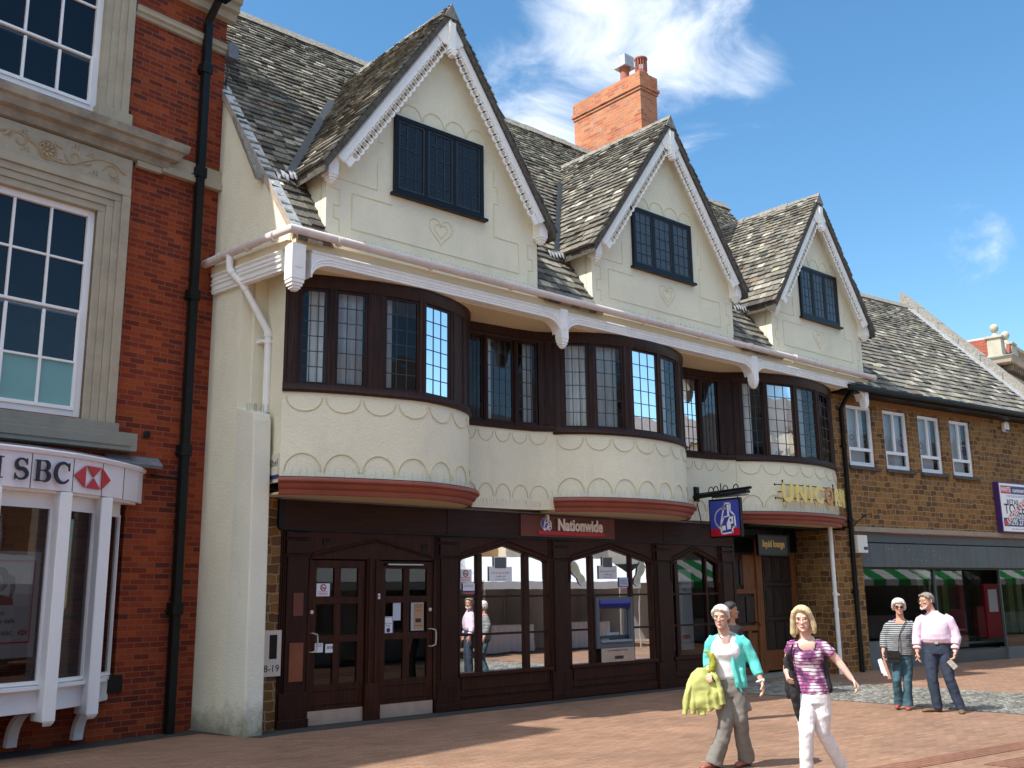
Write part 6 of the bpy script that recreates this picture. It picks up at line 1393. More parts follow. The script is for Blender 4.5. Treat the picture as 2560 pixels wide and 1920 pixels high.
# ---------------- older woman in the turquoise cardigan
def woman_cardigan():
    r=thing('person','short white-haired person in turquoise cardigan, white top and grey trousers carrying a yellow-green coat','person',(2.224,-6.126,0),R(-52.66))
    cx=.065; b=MB(); hM=head_M(.022,-.045,1.392,yaw=-14,pitch=4)
    bodybase(b,cx,.075,.74,1.315,.165); head(b,hM,.985)
    b.tube([(.05,.005,1.27),(.045,-.0,1.34),(.03,-.010,1.41),(.025,-.01,1.48)],[.075,.062,.057,.054],14)
    # arms: the left of the picture is bent and carries the coat, the other swings
    shL,elL,wrL=(-.095,.0,1.275),(-.135,.04,1.03),(-.135,-.15,.955); shR,elR,wrR=(.225,.0,1.275),(.320,.03,1.06),(.395,-.05,.845)
    arm(b,shL,elL,wrL); arm(b,shR,elR,wrR)
    hand(b,Vector(wrL),V3(-.05,-.8,-.5),V3(.3,.35,-.8),.8,1); hand(b,Vector(wrR),V3(.12,-.12,-1),V3(-.9,-.1,-.1),.75,-1)
    kF,aF=(.02,-.07,.455),(-.10,-.04,.10); kB,aB=(.155,-.02,.46),(.205,.16,.10)
    leg(b,(.005,0,.80),kF,aF); leg(b,(.145,0,.80),kB,aB)
    fuse('body',b,SK1,r,.0065,2); face_parts(r,hM,.985,lip=(.46,.18,.15),brow=(.42,.36,.30)); glasses(r,hM,.985)
    h=MB(); a3=hM.to_3x3()
    for sec in [[(.100,.058,.074,.046),(.13,.050,.082,.060),(.155,.032,.086,.080),(.182,.010,.086,.100),(.206,.004,.074,.090),(.226,.004,.052,.066),(.240,.008,.020,.03)]]:
        oloft(h,[(hM@V3(0,y,z),a3@V3(w_,0,0),a3@V3(0,d,0)) for z,y,w_,d in sec],22)
    for s in (-1,1): h.tube([hM@V3(s*.062,-.058,.185),hM@V3(s*.078,-.035,.160),hM@V3(s*.083,.0,.125),hM@V3(s*.078,.03,.09)],[.016,.018,.016,.012],10)
    h.tube([hM@V3(-.055,-.066,.196),hM@V3(-.01,-.082,.204),hM@V3(.035,-.082,.196),hM@V3(.064,-.066,.176)],[.011,.014,.015,.012],10)
    fuse('hair',h,hairmat('white_hair',(.62,.58,.50),(.80,.77,.70)),r,.006,2,.005,.012)
    t=MB(); hl(t,[(.055,.0,.865,.125,.10),(.052,-.002,.90,.150,.118),(.050,-.005,.98,.155,.125),(.05,-.012,1.06,.150,.128),(.05,-.030,1.13,.158,.140),(.055,-.030,1.18,.155,.132),(.06,-.01,1.24,.160,.105),(.062,.0,1.29,.150,.082),(.06,.008,1.315,.115,.066)])
    fuse('top',t,mat('white_cotton',(.80,.82,.84),.85,.02,3),r,.009,3,.010,.09)
    n=MB(); oloft(n,[(V3(.052,-.085,1.265),V3(.05,0,0),V3(0,.03,.045)),(V3(.052,-.122,1.262),V3(.032,0,0),V3(0,.0,.04))],14); n.build('neckline_skin',SK1,r,smooth=True)
    n=MB(); pts=[V3(.05+.062*math.sin(q),-.052-.062*math.cos(q)*1.0,1.275+.075*abs(math.sin(q/2))**1.3*(.9)) for q in [2*math.pi*i/30 for i in range(31)]]
    for i in range(0,30):
        p=pts[i]; n.tube([p-V3(0,0,.006),p+V3(0,0,.006)],[.006,.006],6,mi=i%2)
    n.build('necklace',[mat('bead_dark',(.06,.06,.05),.3,.1,5),mat('bead_pale',(.45,.42,.35),.3,.1,5)],r)
    c=MB(); hl(c,[(.085,.030,.83,.150,.115),(.08,.028,.95,.168,.128),(.075,.024,1.10,.175,.132),(.07,.022,1.22,.185,.118),(.068,.020,1.285,.178,.090),(.066,.022,1.33,.11,.064),(.066,.03,1.345,.07,.05)])
    back=MB(); back.v=c.v; 
    # cardigan: back shell plus two open fronts and sleeves
    c=MB(); 
    def shell(z,rx,ry,x0,q0,q1,y0=.01): return [V3(x0+rx*math.cos(R(q)),y0+ry*math.sin(R(q)),z) for q in [q0+(q1-q0)*i/18 for i in range(19)]]
    Z=[(1.335,.085,.070,-38,215),(1.30,.168,.095,-58,228),(1.24,.185,.120,-68,214),(1.14,.182,.146,-72,205),(1.04,.176,.140,-74,200),(.94,.176,.136,-76,196),(.85,.182,.140,-74,196),(.79,.186,.142,-70,196)]
    vs=[];fs=[]
    for z,rx,ry,q0,q1 in Z: vs+=shell(z,rx,ry,.068,q0,q1)
    for k,(z,rx,ry,q0,q1) in enumerate(Z): vs+=shell(z,rx-.014,ry-.014,.068,q0+1,q1-1)
    m_=len(Z); N=19
    for i in range(m_-1):
        for k in range(N-1):
            a=i*N+k; fs.append((a,a+1,a+N+1,a+N)); a+=m_*N; fs.append((a,a+N,a+N+1,a+1))
        a=i*N; b_=a+m_*N; fs.append((a,a+N,b_+N,b_)); a=i*N+N-1; b_=a+m_*N; fs.append((a,b_,b_+N,a+N))
    for i in (0,m_-1):
        for k in range(N-1): a=i*N+k; b_=a+m_*N; fs.append((a,b_,b_+1,a+1) if i==0 else (a,a+1,b_+1,b_))
    c.add(vs,fs)
    c.tube([V3(.19,.0,1.285),V3(.245,.005,1.22),V3(.30,.02,1.10),V3(.325,.02,1.04),V3(.372,-.02,.915)],[.060,.066,.062,.058,.052],14)
    c.tube([V3(-.06,.0,1.285),V3(-.105,.01,1.22),V3(-.128,.03,1.12),V3(-.138,.035,1.04),V3(-.135,-.06,.99)],[.060,.064,.060,.056,.050],14)
    c.tube([V3(.10,-.125,1.20),V3(.118,-.135,1.0),V3(.15,-.13,.86),V3(.19,-.10,.745)],[.018,.022,.024,.012],8); c.tube([V3(.19,-.08,.98),V3(.21,-.085,.86),V3(.22,-.08,.80)],[.03,.03,.015],8)
    fuse('cardigan',c,mat('turquoise_knit',(.12,.62,.56),.85,.08,9,bump=.3,bs=200),r,.0085,2,.014,.10)
    t=MB(); hl(t,[(.062,0,.90,.126,.102),(.065,.0,.84,.150,.115),(.07,.0,.76,.160,.120),(.07,0,.70,.150,.11)])
    t.tube([V3(.0,0,.80),V3(.0,-.02,.66),V3(.015,-.07,.47),V3(-.035,-.06,.28),V3(-.115,-.035,.10),V3(-.135,-.035,.045)],[.098,.102,.080,.078,.088,.094],16)
    t.tube([V3(.14,0,.80),V3(.145,-.01,.64),V3(.155,-.02,.47),V3(.17,.06,.28),V3(.20,.15,.09),V3(.20,.16,.05)],[.098,.098,.078,.076,.084,.086],16)
    t.tube([V3(.235,-.01,.66),V3(.24,-.01,.56)],[.035,.035],8)
    fuse('trousers',t,mat('grey_cotton',(.20,.19,.17),.9,.08,6,bump=.2,bs=150),r,.0085,2,.020,.085)
    be=MB(); be.tube([V3(-.06+.125*0,0,0)]*2,.001,4) if False else None
    s=MB(); shoe(s,(-.125,-.03,.0),(-.75,-.65)); so_=fuse('shoe',s,mat('red_brown_leather',(.26,.09,.06),.5,.1,9),r,.006,2)
    s=MB(); shoe(s,(.20,.16,.005),(-.6,-.8)); fuse('shoe',s,MATS['red_brown_leather'],r,.006,2)
    w_=MB(); w_.tube([V3(.372+.032*math.cos(q),-.045+.03*math.sin(q),.862+.012*math.cos(q)) for q in [2*math.pi*i/16 for i in range(17)]],.007,6); w_.tube([V3(.41,-.058,.868),V3(.42,-.062,.868)],.016,10); w_.build('wristwatch',mat('watch_white',(.75,.75,.72),.3,.05,5),r,smooth=True)
    # the coat over her arm: a thing of its own
    k=thing('coat','bright yellow-green coat bundled over the arm of the person in the turquoise cardigan','coat',(2.224,-6.126,.5),R(-52.66))
    c=MB()
    rr=random.Random(8); top=[(-.20,1.0,.055,.05),(-.215,.93,.10,.06),(-.225,.84,.145,.065),(-.225,.74,.165,.06),(-.22,.66,.175,.055),(-.215,.60,.165,.045)]
    hl(c,[(x,-.165,z,rx,ry) for x,z,rx,ry in top],24)
    for x0,x1,z1,r_ in ((-.36,-.40,.535,.045),(-.30,-.315,.545,.05),(-.22,-.225,.53,.042),(-.15,-.14,.575,.05),(-.07,-.055,.60,.048)):
        c.tube([V3(x0*.6-.08,-.175,.92),V3(x0,-.185+rr.uniform(-.02,.01),.76),V3((x0+x1)/2,-.18,.66),V3(x1,-.165,z1)],[.02,.045,.05,r_],12,flat=.6)
    c.tube([V3(-.13,-.18,1.0),V3(-.06,-.20,.90),V3(-.02,-.20,.78),V3(-.005,-.19,.64)],[.035,.035,.04,.05],10,flat=.6)
    c.v=[(x,y,z-.5) for x,y,z in c.v]; fuse('coat_cloth',c,mat('lime_cloth',(.47,.50,.16),.8,.06,4),k,.008,2,.026,.11)
    c=MB(); c.tube([V3(-.14,-.17,1.14),V3(-.10,-.17,1.13),V3(-.085,-.17,1.05),V3(-.10,-.18,.98),V3(-.14,-.17,.96)],[.020,.045,.058,.055,.03],12,flat=.7); c.tube([V3(-.185,-.17,1.15),V3(-.14,-.18,1.16),V3(-.10,-.17,1.10)],[.008,.016,.03],8)
    c.v=[(x,y,z-.5) for x,y,z in c.v]; fuse('coat_lining',c,mat('olive_lining',(.30,.30,.03),.85,.1,6),k,.007,2,.022,.05)
    c=MB(); c.box(-.36,-.335,-.20,-.19,.60,.66,Matrix.Translation((0,0,-.5))); c.build('pocket_flap',mat('dark_trim',(.12,.13,.04),.8,.1,6),k)
woman_cardigan()
# ---------------- blonde woman
def tiedye():
    n='tie_dye'
    if n in MATS: return MATS[n]
    m=bpy.data.materials.new(n); m.use_nodes=True; t=m.node_tree; b=t.nodes['Principled BSDF']; tc=nd(t,'ShaderNodeTexCoord')
    n1=nd(t,'ShaderNodeTexNoise',Vector=tc.outputs['Object'],Scale=11,Detail=3); r1=nd(t,'ShaderNodeValToRGB',Fac=n1.outputs[0]); e=r1.color_ramp.elements
    e[0].position=.38; e[0].color=(.10,.03,.10,1); e[1].position=.64; e[1].color=(.80,.76,.80,1); q=e.new(.47); q.color=(.33,.07,.22,1); q=e.new(.55); q.color=(.55,.35,.50,1)
    sp=nd(t,'ShaderNodeSeparateXYZ',i0=tc.outputs['Object']); n2=nd(t,'ShaderNodeTexNoise',Vector=tc.outputs['Object'],Scale=6)
    v=nd(t,'ShaderNodeMath',_operation='MULTIPLY_ADD',i0=n2.outputs[0],i1=.05,i2=sp.outputs[2]); v=nd(t,'ShaderNodeMath',_operation='DIVIDE',i0=v.outputs[0],i1=.030); v=nd(t,'ShaderNodeMath',_operation='FRACT',i0=v.outputs[0])
    l=nd(t,'ShaderNodeMath',_operation='LESS_THAN',i0=v.outputs[0],i1=.24); mx=nd(t,'ShaderNodeMix',_data_type='RGBA',i0=l.outputs[0],i6=r1.outputs[0],i7=(.035,.015,.05,1)); t.links.new(mx.outputs[2],b.inputs['Base Color']); b.inputs['Roughness'].default_value=.8
    MATS[n]=m; return m
def woman_blonde():
    r=thing('person','blonde person in purple tie-dye T-shirt and white jeans striding with one arm swung out','person',(1.88,-7.251,0),R(-56.59))
    b=MB(); hM=head_M(.092,-.040,1.388,yaw=-6,pitch=3,roll=-4)
    bodybase(b,.11,.12,.74,1.305,.155); head(b,hM,.97)
    b.tube([(.105,.005,1.27),(.10,-.0,1.33),(.095,-.010,1.42)],[.068,.054,.052],14)
    shL,elL,wrL=(-.03,.0,1.265),(-.085,.05,1.06),(-.095,-.10,1.02); shR,elR,wrR=(.245,.0,1.27),(.375,.02,1.115),(.485,-.02,.955)
    arm(b,shL,elL,wrL,(.045,.036,.025)); arm(b,shR,elR,wrR,(.046,.037,.025))
    hand(b,Vector(wrL),V3(.15,-.5,-.75),V3(.8,.2,-.1),1.1,-1,.93); hand(b,Vector(wrR),V3(.5,-.1,-.62),V3(-.45,-.15,-.7),1.35,-1,.95)
    leg(b,(.055,0,.80),(.045,-.10,.49),(.02,-.05,.10)); leg(b,(.18,0,.80),(.19,.03,.47),(.37,.25,.12))
    fuse('body',b,SK2,r,.0065,2); face_parts(r,hM,.97,lip=(.48,.19,.17),brow=(.35,.26,.17)); glasses(r,hM,.97)
    h=MB(); a3=hM.to_3x3()
    oloft(h,[(hM@V3(0,y,z),a3@V3(w_,0,0),a3@V3(0,d,0)) for z,y,w_,d in [(-.03,.060,.085,.030),(.03,.060,.092,.042),(.08,.055,.095,.055),(.13,.045,.094,.068),(.165,.022,.091,.092),(.192,.010,.084,.100),(.215,.006,.066,.085),(.234,.004,.040,.055),(.242,.004,.015,.02)]],22)
    h.tube([hM@V3(-.02,-.076,.216),hM@V3(-.066,-.056,.182),hM@V3(-.086,-.035,.12),hM@V3(-.092,-.025,.05),hM@V3(-.100,-.02,-.01),hM@V3(-.092,-.015,-.05)],[.014,.024,.024,.028,.030,.014],10)
    h.tube([hM@V3(-.02,-.078,.216),hM@V3(.035,-.084,.200),hM@V3(.072,-.062,.165),hM@V3(.088,-.035,.11),hM@V3(.095,-.02,.04),hM@V3(.090,-.010,-.03)],[.014,.022,.026,.026,.030,.016],10)
    h.tube([hM@V3(-.01,-.070,.216),hM@V3(.03,-.074,.210)],[.02,.02],8)
    fuse('hair',h,hairmat('blonde_hair',(.42,.31,.15),(.70,.58,.36)),r,.006,3,.004,.012)
    t=MB(); hl(t,[(.13,.0,.82,.152,.115),(.128,.0,.88,.150,.113),(.12,.0,.98,.136,.102),(.112,-.004,1.07,.135,.106),(.108,-.022,1.15,.143,.125),(.108,-.018,1.20,.142,.115),(.11,.0,1.25,.148,.088),(.11,.0,1.285,.135,.07),(.11,.005,1.31,.095,.058)])
    t.tube([V3(.19,.0,1.265),V3(.25,.0,1.25),V3(.325,.008,1.175)],[.055,.058,.054],12); t.tube([V3(.03,.0,1.265),V3(-.03,.0,1.25),V3(-.06,.02,1.18)],[.055,.056,.052],12)
    fuse('tshirt',t,tiedye(),r,.008,2,.010,.08)
    n=MB(); oloft(n,[(V3(.105,-.055,1.275),V3(.088,0,0),V3(0,.02,.05)),(V3(.105,-.104,1.252),V3(.072,0,0),V3(0,.004,.046)),(V3(.105,-.112,1.250),V3(.050,0,0),V3(0,.0,.032))],18); n.build('neckline_skin',SK2,r,smooth=True)
    n=MB(); n.tube([V3(.105+.082*math.cos(R(q)),-.098-.014*math.sin(R(-q)),1.270+.066*math.sin(R(q))) for q in range(170,371,10)],.005,6); n.build('neckline_trim',M_black,r)
    s=MB(); s.tube([V3(.245,.01,1.19),V3(.252,.0,1.08),V3(.255,.0,.97),V3(.275,.0,.87),V3(.28,0,.83)],[.02,.034,.034,.034,.02],10,flat=1.4); fuse('side_panel',s,mat('black_jersey',(.012,.010,.014),.8,.1,5),r,.008,2)
    t=MB(); hl(t,[(.128,0,.865,.140,.106),(.13,0,.80,.152,.114),(.128,.0,.74,.146,.110)])
    t.tube([V3(.055,0,.80),V3(.055,-.05,.65),V3(.048,-.105,.49),V3(.035,-.08,.30),V3(.02,-.05,.10),V3(.018,-.05,.03)],[.094,.090,.068,.062,.062,.066],16)
    t.tube([V3(.19,0,.80),V3(.195,.0,.64),V3(.195,.03,.48),V3(.275,.13,.30),V3(.37,.25,.11),V3(.385,.28,.07)],[.092,.086,.066,.060,.054,.056],16)
    fuse('jeans',t,mat('white_denim',(.78,.78,.80),.85,.03,5,bump=.15,bs=200),r,.008,2,.014,.07)
    for A,hd in (((.018,-.05,.0),(-.3,-.95)),((.40,.29,.03),(-.2,-.9))):
        s=MB(); shoe(s,A,hd,.24,.038,.05); fuse('shoe',s,mat('tan_sandal',(.30,.17,.09),.5,.1,9),r,.006,2)
    n=MB(); n.tube([V3(-.02,-.085,1.27),V3(-.055,-.10,1.15),V3(-.06,-.09,1.06)],.008,6); n.build('shoulder_strap',M_black,r)
    k=thing('jacket','black jacket hanging from the hand of the blonde person','jacket',(1.88,-7.251,.5),R(-56.59))
    c=MB(); c.tube([V3(-.05,-.06,1.19),V3(-.085,-.03,1.13),V3(-.07,-.05,1.03),V3(-.045,-.07,.95),V3(-.03,-.09,.85),V3(-.02,-.10,.72),V3(-.005,-.10,.58)],[.02,.045,.05,.065,.062,.045,.022],12,flat=.7)
    c.tube([V3(-.08,-.06,.98),V3(-.085,-.07,.88),V3(-.09,-.07,.78)],[.03,.035,.015],8); c.v=[(x,y,z-.5) for x,y,z in c.v]; fuse('jacket_cloth',c,MATS['black_jersey'],k,.008,2,.02,.06)
woman_blonde()
# ---------------- man in the pink shirt
def man_pink():
    r=thing('person','grey-haired bearded person in pale pink shirt and navy trousers, head turned to their companion','person',(8.312,-5.523,0),R(-63.9))
    b=MB(); hM=head_M(-.150,-.020,1.470,yaw=-52,pitch=3)
    bodybase(b,-.070,-.072,.83,1.395,.185); head(b,hM,1.06,jaw=1.1)
    b.tube([(-.085,.005,1.36),(-.105,.0,1.44),(-.135,.0,1.53)],[.066,.060,.058],14)
    shL,elL,wrL=(-.255,.0,1.34),(-.335,.02,1.08),(-.350,-.06,.85); shR,elR,wrR=(.115,.0,1.35),(.190,.02,1.08),(.165,-.08,.86)
    arm(b,shL,elL,wrL,(.055,.045,.030)); arm(b,shR,elR,wrR,(.055,.045,.030))
    hand(b,Vector(wrL),V3(.05,-.1,-1),V3(.9,-.2,0),.5,1,1.05); hand(b,Vector(wrR),V3(-.2,-.3,-.9),V3(-.8,-.3,.1),1.0,-1,1.05)
    leg(b,(-.165,0,.86),(-.175,-.03,.47),(-.145,.0,.10)); leg(b,(.01,0,.86),(.055,-.05,.47),(.155,-.02,.11))
    fuse('body',b,SK3,r,.0068,2); face_parts(r,hM,1.06,brow=(.30,.27,.24))
    glasses(r,hM,1.06)
    h=MB(); a3=(hM@Matrix.Scale(1.06,4)).to_3x3(); T=hM@Matrix.Scale(1.06,4)
    oloft(h,[(T@V3(0,y,z),a3@V3(w_,0,0),a3@V3(0,d,0)) for z,y,w_,d in [(.085,.064,.066,.038),(.12,.055,.078,.052),(.150,.038,.082,.074),(.180,.014,.081,.094),(.205,.006,.068,.084),(.224,.004,.046,.060),(.236,.004,.016,.024)]],22)
    for s in (-1,1): h.tube([T@V3(s*.055,-.070,.185),T@V3(s*.076,-.030,.160),T@V3(s*.076,.005,.13)],[.014,.014,.010],8)
    h.tube([T@V3(-.045,-.080,.197),T@V3(.045,-.080,.197)],[.014,.014],8)
    fuse('hair',h,hairmat('grey_brown_hair',(.14,.115,.09),(.28,.25,.21)),r,.007,2,.008,.02)
    h=MB(); h.tube([T@V3(-.062,-.045,.055),T@V3(-.046,-.080,.022),T@V3(0,-.102,.006),T@V3(.046,-.080,.022),T@V3(.062,-.045,.055)],[.008,.012,.015,.012,.008],10); h.tube([T@V3(-.03,-.092,.058),T@V3(0,-.105,.062),T@V3(.03,-.092,.058)],[.005,.006,.005],8)
    fuse('beard',h,hairmat('white_beard',(.34,.30,.26),(.60,.57,.53)),r,.006,2,.006,.015)
    t=MB(); hl(t,[(-.072,0,.985,.190,.125),(-.072,-.008,1.04,.205,.145),(-.070,-.012,1.12,.198,.148),(-.070,-.012,1.20,.195,.145),(-.070,-.008,1.28,.202,.130),(-.070,.0,1.34,.195,.105),(-.072,.005,1.385,.140,.08),(-.082,.008,1.42,.088,.074),(-.088,.006,1.445,.078,.070)])
    t.tube([V3(-.20,0,1.34),V3(-.265,.0,1.30),V3(-.315,.01,1.18),V3(-.34,.015,1.06),V3(-.348,-.02,.95)],[.07,.078,.074,.072,.064],14)
    t.tube([V3(.06,0,1.35),V3(.125,.0,1.31),V3(.175,.01,1.18),V3(.20,.015,1.06),V3(.175,-.03,.96)],[.07,.078,.074,.074,.066],14)
    t.tube([V3(-.347,-.03,.93),V3(-.349,-.04,.90)],[.060,.058],12); t.tube([V3(.174,-.05,.94),V3(.170,-.065,.90)],[.060,.058],12)
    fuse('shirt',t,mat('pink_shirt',(.72,.56,.70),.85,.03,4),r,.008,2,.016,.13)
    n=MB()
    for s in (-1,1): n.add([V3(-.085+s*.012,-.085,1.385),V3(-.085+s*.070,-.050,1.455),V3(-.085+s*.085,-.060,1.395),V3(-.085+s*.050,-.098,1.350)],[(0,1,2,3)]); n.add([V3(-.085+s*.012,-.075,1.385),V3(-.085+s*.070,-.040,1.455),V3(-.085+s*.085,-.050,1.395),V3(-.085+s*.050,-.088,1.350)],[(3,2,1,0)])
    n.build('collar',MATS['pink_shirt'],r)
    n=MB(); hl(n,[(-.072,0,.972,.178,.122),(-.072,0,1.005,.180,.124)]); n.build('belt',mat('brown_belt',(.16,.06,.025),.4,.1,6),r,smooth=True)
    n=MB(); n.box(-.10,-.055,-.135,-.120,.972,1.006); n.build('buckle',M_steel,r)
    t=MB(); hl(t,[(-.072,0,.975,.172,.118),(-.072,0,.90,.178,.122),(-.072,.0,.82,.172,.118)])
    t.tube([V3(-.160,0,.87),V3(-.172,-.01,.68),V3(-.178,-.03,.47),V3(-.162,-.02,.28),V3(-.145,.0,.10),V3(-.145,.0,.05)],[.098,.096,.080,.074,.072,.074],16)
    t.tube([V3(.010,0,.87),V3(.030,-.02,.68),V3(.055,-.05,.47),V3(.105,-.03,.28),V3(.155,-.02,.11),V3(.165,-.02,.06)],[.098,.094,.078,.072,.070,.072],16)
    fuse('trousers',t,mat('navy_denim',(.022,.034,.062),.85,.12,6,bump=.2,bs=160),r,.009,2,.018,.08)
    for A,hd in (((-.165,.0,.0),(-.95,-.35)),((.165,-.02,.0),(.05,-1))):
        s=MB(); shoe(s,A,hd,.29,.046,.06); sh=fuse('shoe',s,mat('brown_deck_shoe',(.13,.075,.04),.5,.15,9),r,.0065,2)
    w_=MB(); w_.tube([V3(.167+.036*math.cos(q),-.075+.034*math.sin(q),.872) for q in [2*math.pi*i/16 for i in range(17)]],.006,6); w_.build('wristwatch',M_steel,r,smooth=True)
    k=thing('folded_leaflet','small folded leaflet in the hand of the person in the pink shirt','leaflet',(8.312,-5.523,.6),R(-63.9))
    M=Matrix.Translation((.105,-.15,.095))@Matrix.Rotation(R(-38),4,'Y')@Matrix.Rotation(R(15),4,'Z'); c=MB(); c.box(-.04,.04,-.006,.004,-.075,.06,M); c.build('sheet',mat('newsprint',(.32,.29,.24),.8,.35,40),k)
man_pink()
def woman_striped():
    r=thing('person','white-haired person in sunglasses, loose striped grey top and jeans beside the pink shirt','person',(8.229,-4.813,0),R(-61.59))
    b=MB(); hM=head_M(.112,-.035,1.396,yaw=3,pitch=2)
    bodybase(b,.118,.10,.76,1.30,.15); head(b,hM,.96)
    b.tube([(.12,.005,1.27),(.118,-.0,1.34),(.114,-.01,1.42)],[.070,.056,.052],14)
    shL,elL,wrL=(-.03,.0,1.25),(-.128,.02,1.05),(-.168,-.08,.83); shR,elR,wrR=(.265,.0,1.25),(.33,.03,1.04),(.315,-.05,.84)
    arm(b,shL,elL,wrL,(.046,.038,.026)); arm(b,shR,elR,wrR,(.046,.038,.026))
    hand(b,Vector(wrL),V3(.0,-.2,-1),V3(.8,-.3,0),1.0,1,.95); hand(b,Vector(wrR),V3(0,-.1,-1),V3(-.8,0,0),.6,-1,.95)
    leg(b,(.035,0,.80),(-.012,-.09,.42),(-.008,.01,.10)); leg(b,(.165,0,.80),(.145,-.04,.42),(.118,-.02,.08))
    fuse('body',b,SK3,r,.0068,2); face_parts(r,hM,.96,lip=(.46,.14,.14),brow=(.4,.36,.32)); glasses(r,hM,.96,True)
    h=MB(); a3=hM.to_3x3()
    oloft(h,[(hM@V3(0,y,z),a3@V3(w_,0,0),a3@V3(0,d,0)) for z,y,w_,d in [(.055,.060,.076,.040),(.10,.050,.090,.060),(.14,.034,.095,.082),(.175,.008,.095,.108),(.205,.004,.084,.098),(.228,.004,.060,.072),(.243,.006,.025,.035)]],22)
    for s in (-1,1): h.tube([hM@V3(s*.058,-.070,.180),hM@V3(s*.083,-.035,.155),hM@V3(s*.088,.0,.10),hM@V3(s*.078,.02,.06)],[.018,.022,.022,.014],10)
    h.tube([hM@V3(-.055,-.070,.190),hM@V3(.0,-.084,.202),hM@V3(.055,-.070,.192)],[.016,.018,.016],10)
    fuse('hair',h,hairmat('white_curly_hair',(.55,.52,.48),(.78,.76,.72)),r,.006,1,.012,.016)
    t=MB(); hl(t,[(.08,0,.785,.195,.135),(.082,.0,.86,.200,.140),(.09,-.005,.98,.195,.142),(.10,-.018,1.10,.192,.145),(.112,-.012,1.19,.190,.125),(.118,.0,1.26,.180,.098),(.12,.005,1.295,.130,.075),(.12,.01,1.315,.095,.064)])
    t.tube([V3(.02,0,1.26),V3(-.05,.0,1.20),V3(-.112,.02,1.08),V3(-.145,-.01,.97),V3(-.160,-.04,.89)],[.07,.085,.080,.066,.056],14)
    t.tube([V3(.22,0,1.26),V3(.275,.0,1.20),V3(.32,.02,1.07),V3(.325,.0,.96),V3(.32,-.02,.90)],[.07,.085,.076,.064,.056],14)
    fuse('striped_top',t,stripes('striped_knit',(.055,.065,.075),(.40,.42,.42),.030,'Z',.9,.36,.012),r,.009,2,.020,.10)
    n=MB(); oloft(n,[(V3(.115,-.05,1.29),V3(.085,0,0),V3(0,.02,.03)),(V3(.115,-.098,1.272),V3(.065,0,0),V3(0,.004,.028))],16); n.build('neckline_skin',SK3,r,smooth=True)
    n=MB(); n.tube([V3(.045,-.05,1.315),V3(.035,-.065,1.295)],.012,6); n.build('pink_strap',mat('pink_strap',(.55,.05,.25),.7,.1,6),r)
    t=MB(); hl(t,[(.098,0,.88,.15,.11),(.10,0,.78,.158,.115),(.10,.0,.74,.15,.11)])
    t.tube([V3(.04,0,.80),V3(.015,-.05,.60),V3(-.012,-.10,.42),V3(-.008,-.03,.22),V3(-.006,.01,.07)],[.088,.080,.064,.064,.078],16)
    t.tube([V3(.165,0,.80),V3(.155,-.02,.60),V3(.145,-.05,.42),V3(.13,-.03,.22),V3(.118,-.02,.055)],[.088,.080,.064,.064,.080],16)
    fuse('jeans',t,mat('blue_denim',(.022,.060,.085),.85,.3,7,col2=(.05,.12,.16),bump=.2,bs=160),r,.008,2,.014,.07)
    for A,hd in (((-.015,-.0,.02),(-.2,-1)),((.112,-.03,.0),(.0,-1))):
        s=MB(); shoe(s,A,hd,.24,.038,.05); fuse('shoe',s,mat('red_leather_shoe',(.30,.055,.04),.45,.1,9),r,.006,2)
    k=thing('shoulder_bag','small shiny black bag on a long strap worn by the person in the striped top','bag',(8.229,-4.813,.66),R(-61.59))
    c=MB(); c.box(-.115,.065,-.20,-.14,.02,.20); c.box(-.115,.065,-.212,-.198,.09,.205); c.build('bag_body',mat('black_patent',(.012,.010,.012),.22,.1,5,bump=.3,bs=15),k,bevel=.018)
    c=MB(); c.tube([V3(.20,-.09,.64),V3(.14,-.150,.55),V3(.08,-.172,.42),V3(.05,-.172,.18)],.006,6); c.tube([V3(.20,-.09,.64),V3(.12,.10,.55),V3(-.0,.15,.35),V3(-.10,.05,.22),V3(-.11,-.14,.17)],.006,6); c.build('strap',MATS['black_jersey'],k)
    k=thing('newspaper','folded newspaper hanging from the hand of the person in the striped top','newspaper',(8.229,-4.813,.46),R(-61.59))
    M=Matrix.Translation((-.155,-.13,.14))@Matrix.Rotation(R(-14),4,'Y'); c=MB(); c.box(-.06,-.01,-.012,.0,-.10,.15,M); c.add([M@V3(-.07,-.013,.14),M@V3(-.075,-.02,-.05),M@V3(-.0,-.016,-.12),M@V3(-.015,-.013,.14)],[(0,1,2,3)]); c.build('outer_sheet',M_paper,k)
    c=MB(); c.box(-.012,.035,-.010,.006,-.16,.13,M); c.build('inner_sheets',mat('salmon_print',(.42,.22,.15),.8,.25,30),k)
woman_striped()
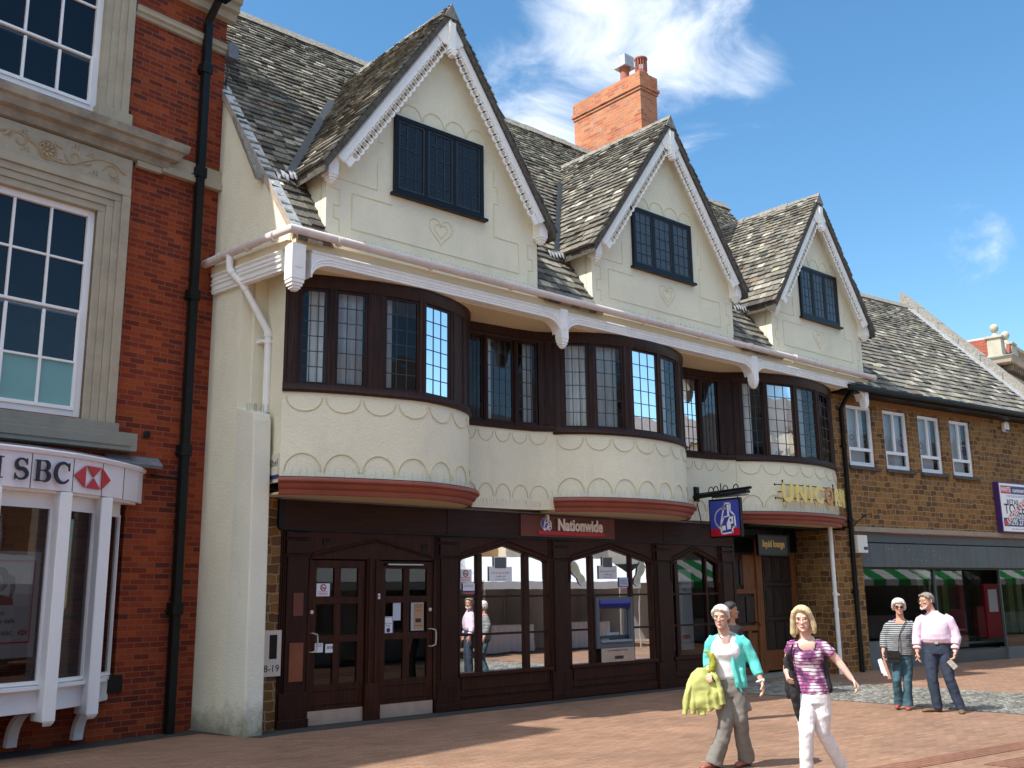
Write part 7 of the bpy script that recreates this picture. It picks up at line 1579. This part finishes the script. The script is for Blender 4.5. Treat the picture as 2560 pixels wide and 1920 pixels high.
def person_behind():
    r=thing('person','dark-haired person in dark clothes mostly hidden behind the turquoise cardigan','person',(5.455,-3.761,0),R(-52.97))
    b=MB(); hM=head_M(.085,-.02,1.39,yaw=100)
    bodybase(b,.09,.08,.76,1.29,.14); head(b,hM,.98); b.tube([(.09,.005,1.27),(.095,.0,1.34),(.10,.0,1.42)],[.054,.048,.048],14)
    arm(b,(-.03,0,1.25),(-.05,0,1.0),(-.03,-.05,.80)); arm(b,(.19,0,1.25),(.17,-.02,1.0),(.13,-.06,.80)); hand(b,V3(-.03,-.05,.80),V3(0,-.1,-1),V3(1,0,0),.5,1); hand(b,V3(.13,-.06,.80),V3(0,-.1,-1),V3(-1,0,0),.5,-1)
    leg(b,(.02,0,.8),(.0,-.02,.43),(.0,.02,.1)); leg(b,(.14,0,.8),(.12,-.04,.43),(.12,-.02,.1)); fuse('body',b,SK4,r,.008,2)
    h=MB(); a3=hM.to_3x3(); oloft(h,[(hM@V3(0,y,z),a3@V3(w_,0,0),a3@V3(0,d,0)) for z,y,w_,d in [(-.02,.06,.07,.03),(.05,.056,.082,.05),(.12,.045,.090,.07),(.17,.014,.090,.098),(.205,.004,.075,.088),(.232,.004,.040,.05),(.24,.004,.015,.02)]],22)
    fuse('hair',h,hairmat('black_hair',(.012,.012,.014),(.03,.03,.032)),r,.008,2,.01,.02)
    t=MB(); hl(t,[(.08,0,.80,.15,.11),(.085,0,1.0,.135,.105),(.09,-.01,1.15,.145,.115),(.09,0,1.25,.15,.09),(.09,.005,1.30,.10,.065)]); t.tube([V3(-.0,0,1.25),V3(-.04,0,1.12),V3(-.05,0,.98)],[.055,.055,.05],12); t.tube([V3(.16,0,1.25),V3(.18,0,1.12),V3(.17,-.01,.98)],[.055,.055,.05],12); fuse('top',t,MATS['black_jersey'],r,.009,2,.015,.1)
    t=MB(); hl(t,[(.08,0,.86,.14,.105),(.08,0,.76,.15,.11)]); t.tube([V3(.02,0,.8),V3(.0,-.02,.43),V3(.0,.02,.06)],[.085,.065,.065],14); t.tube([V3(.14,0,.8),V3(.12,-.04,.43),V3(.12,-.02,.06)],[.085,.065,.065],14); fuse('trousers',t,MATS['black_jersey'],r,.009,2,.014,.08)
    for A in ((.0,.0,0),(.12,-.03,0)): s=MB(); shoe(s,A,(.2,-1)); fuse('shoe',s,M_black,r,.007,2)
person_behind()
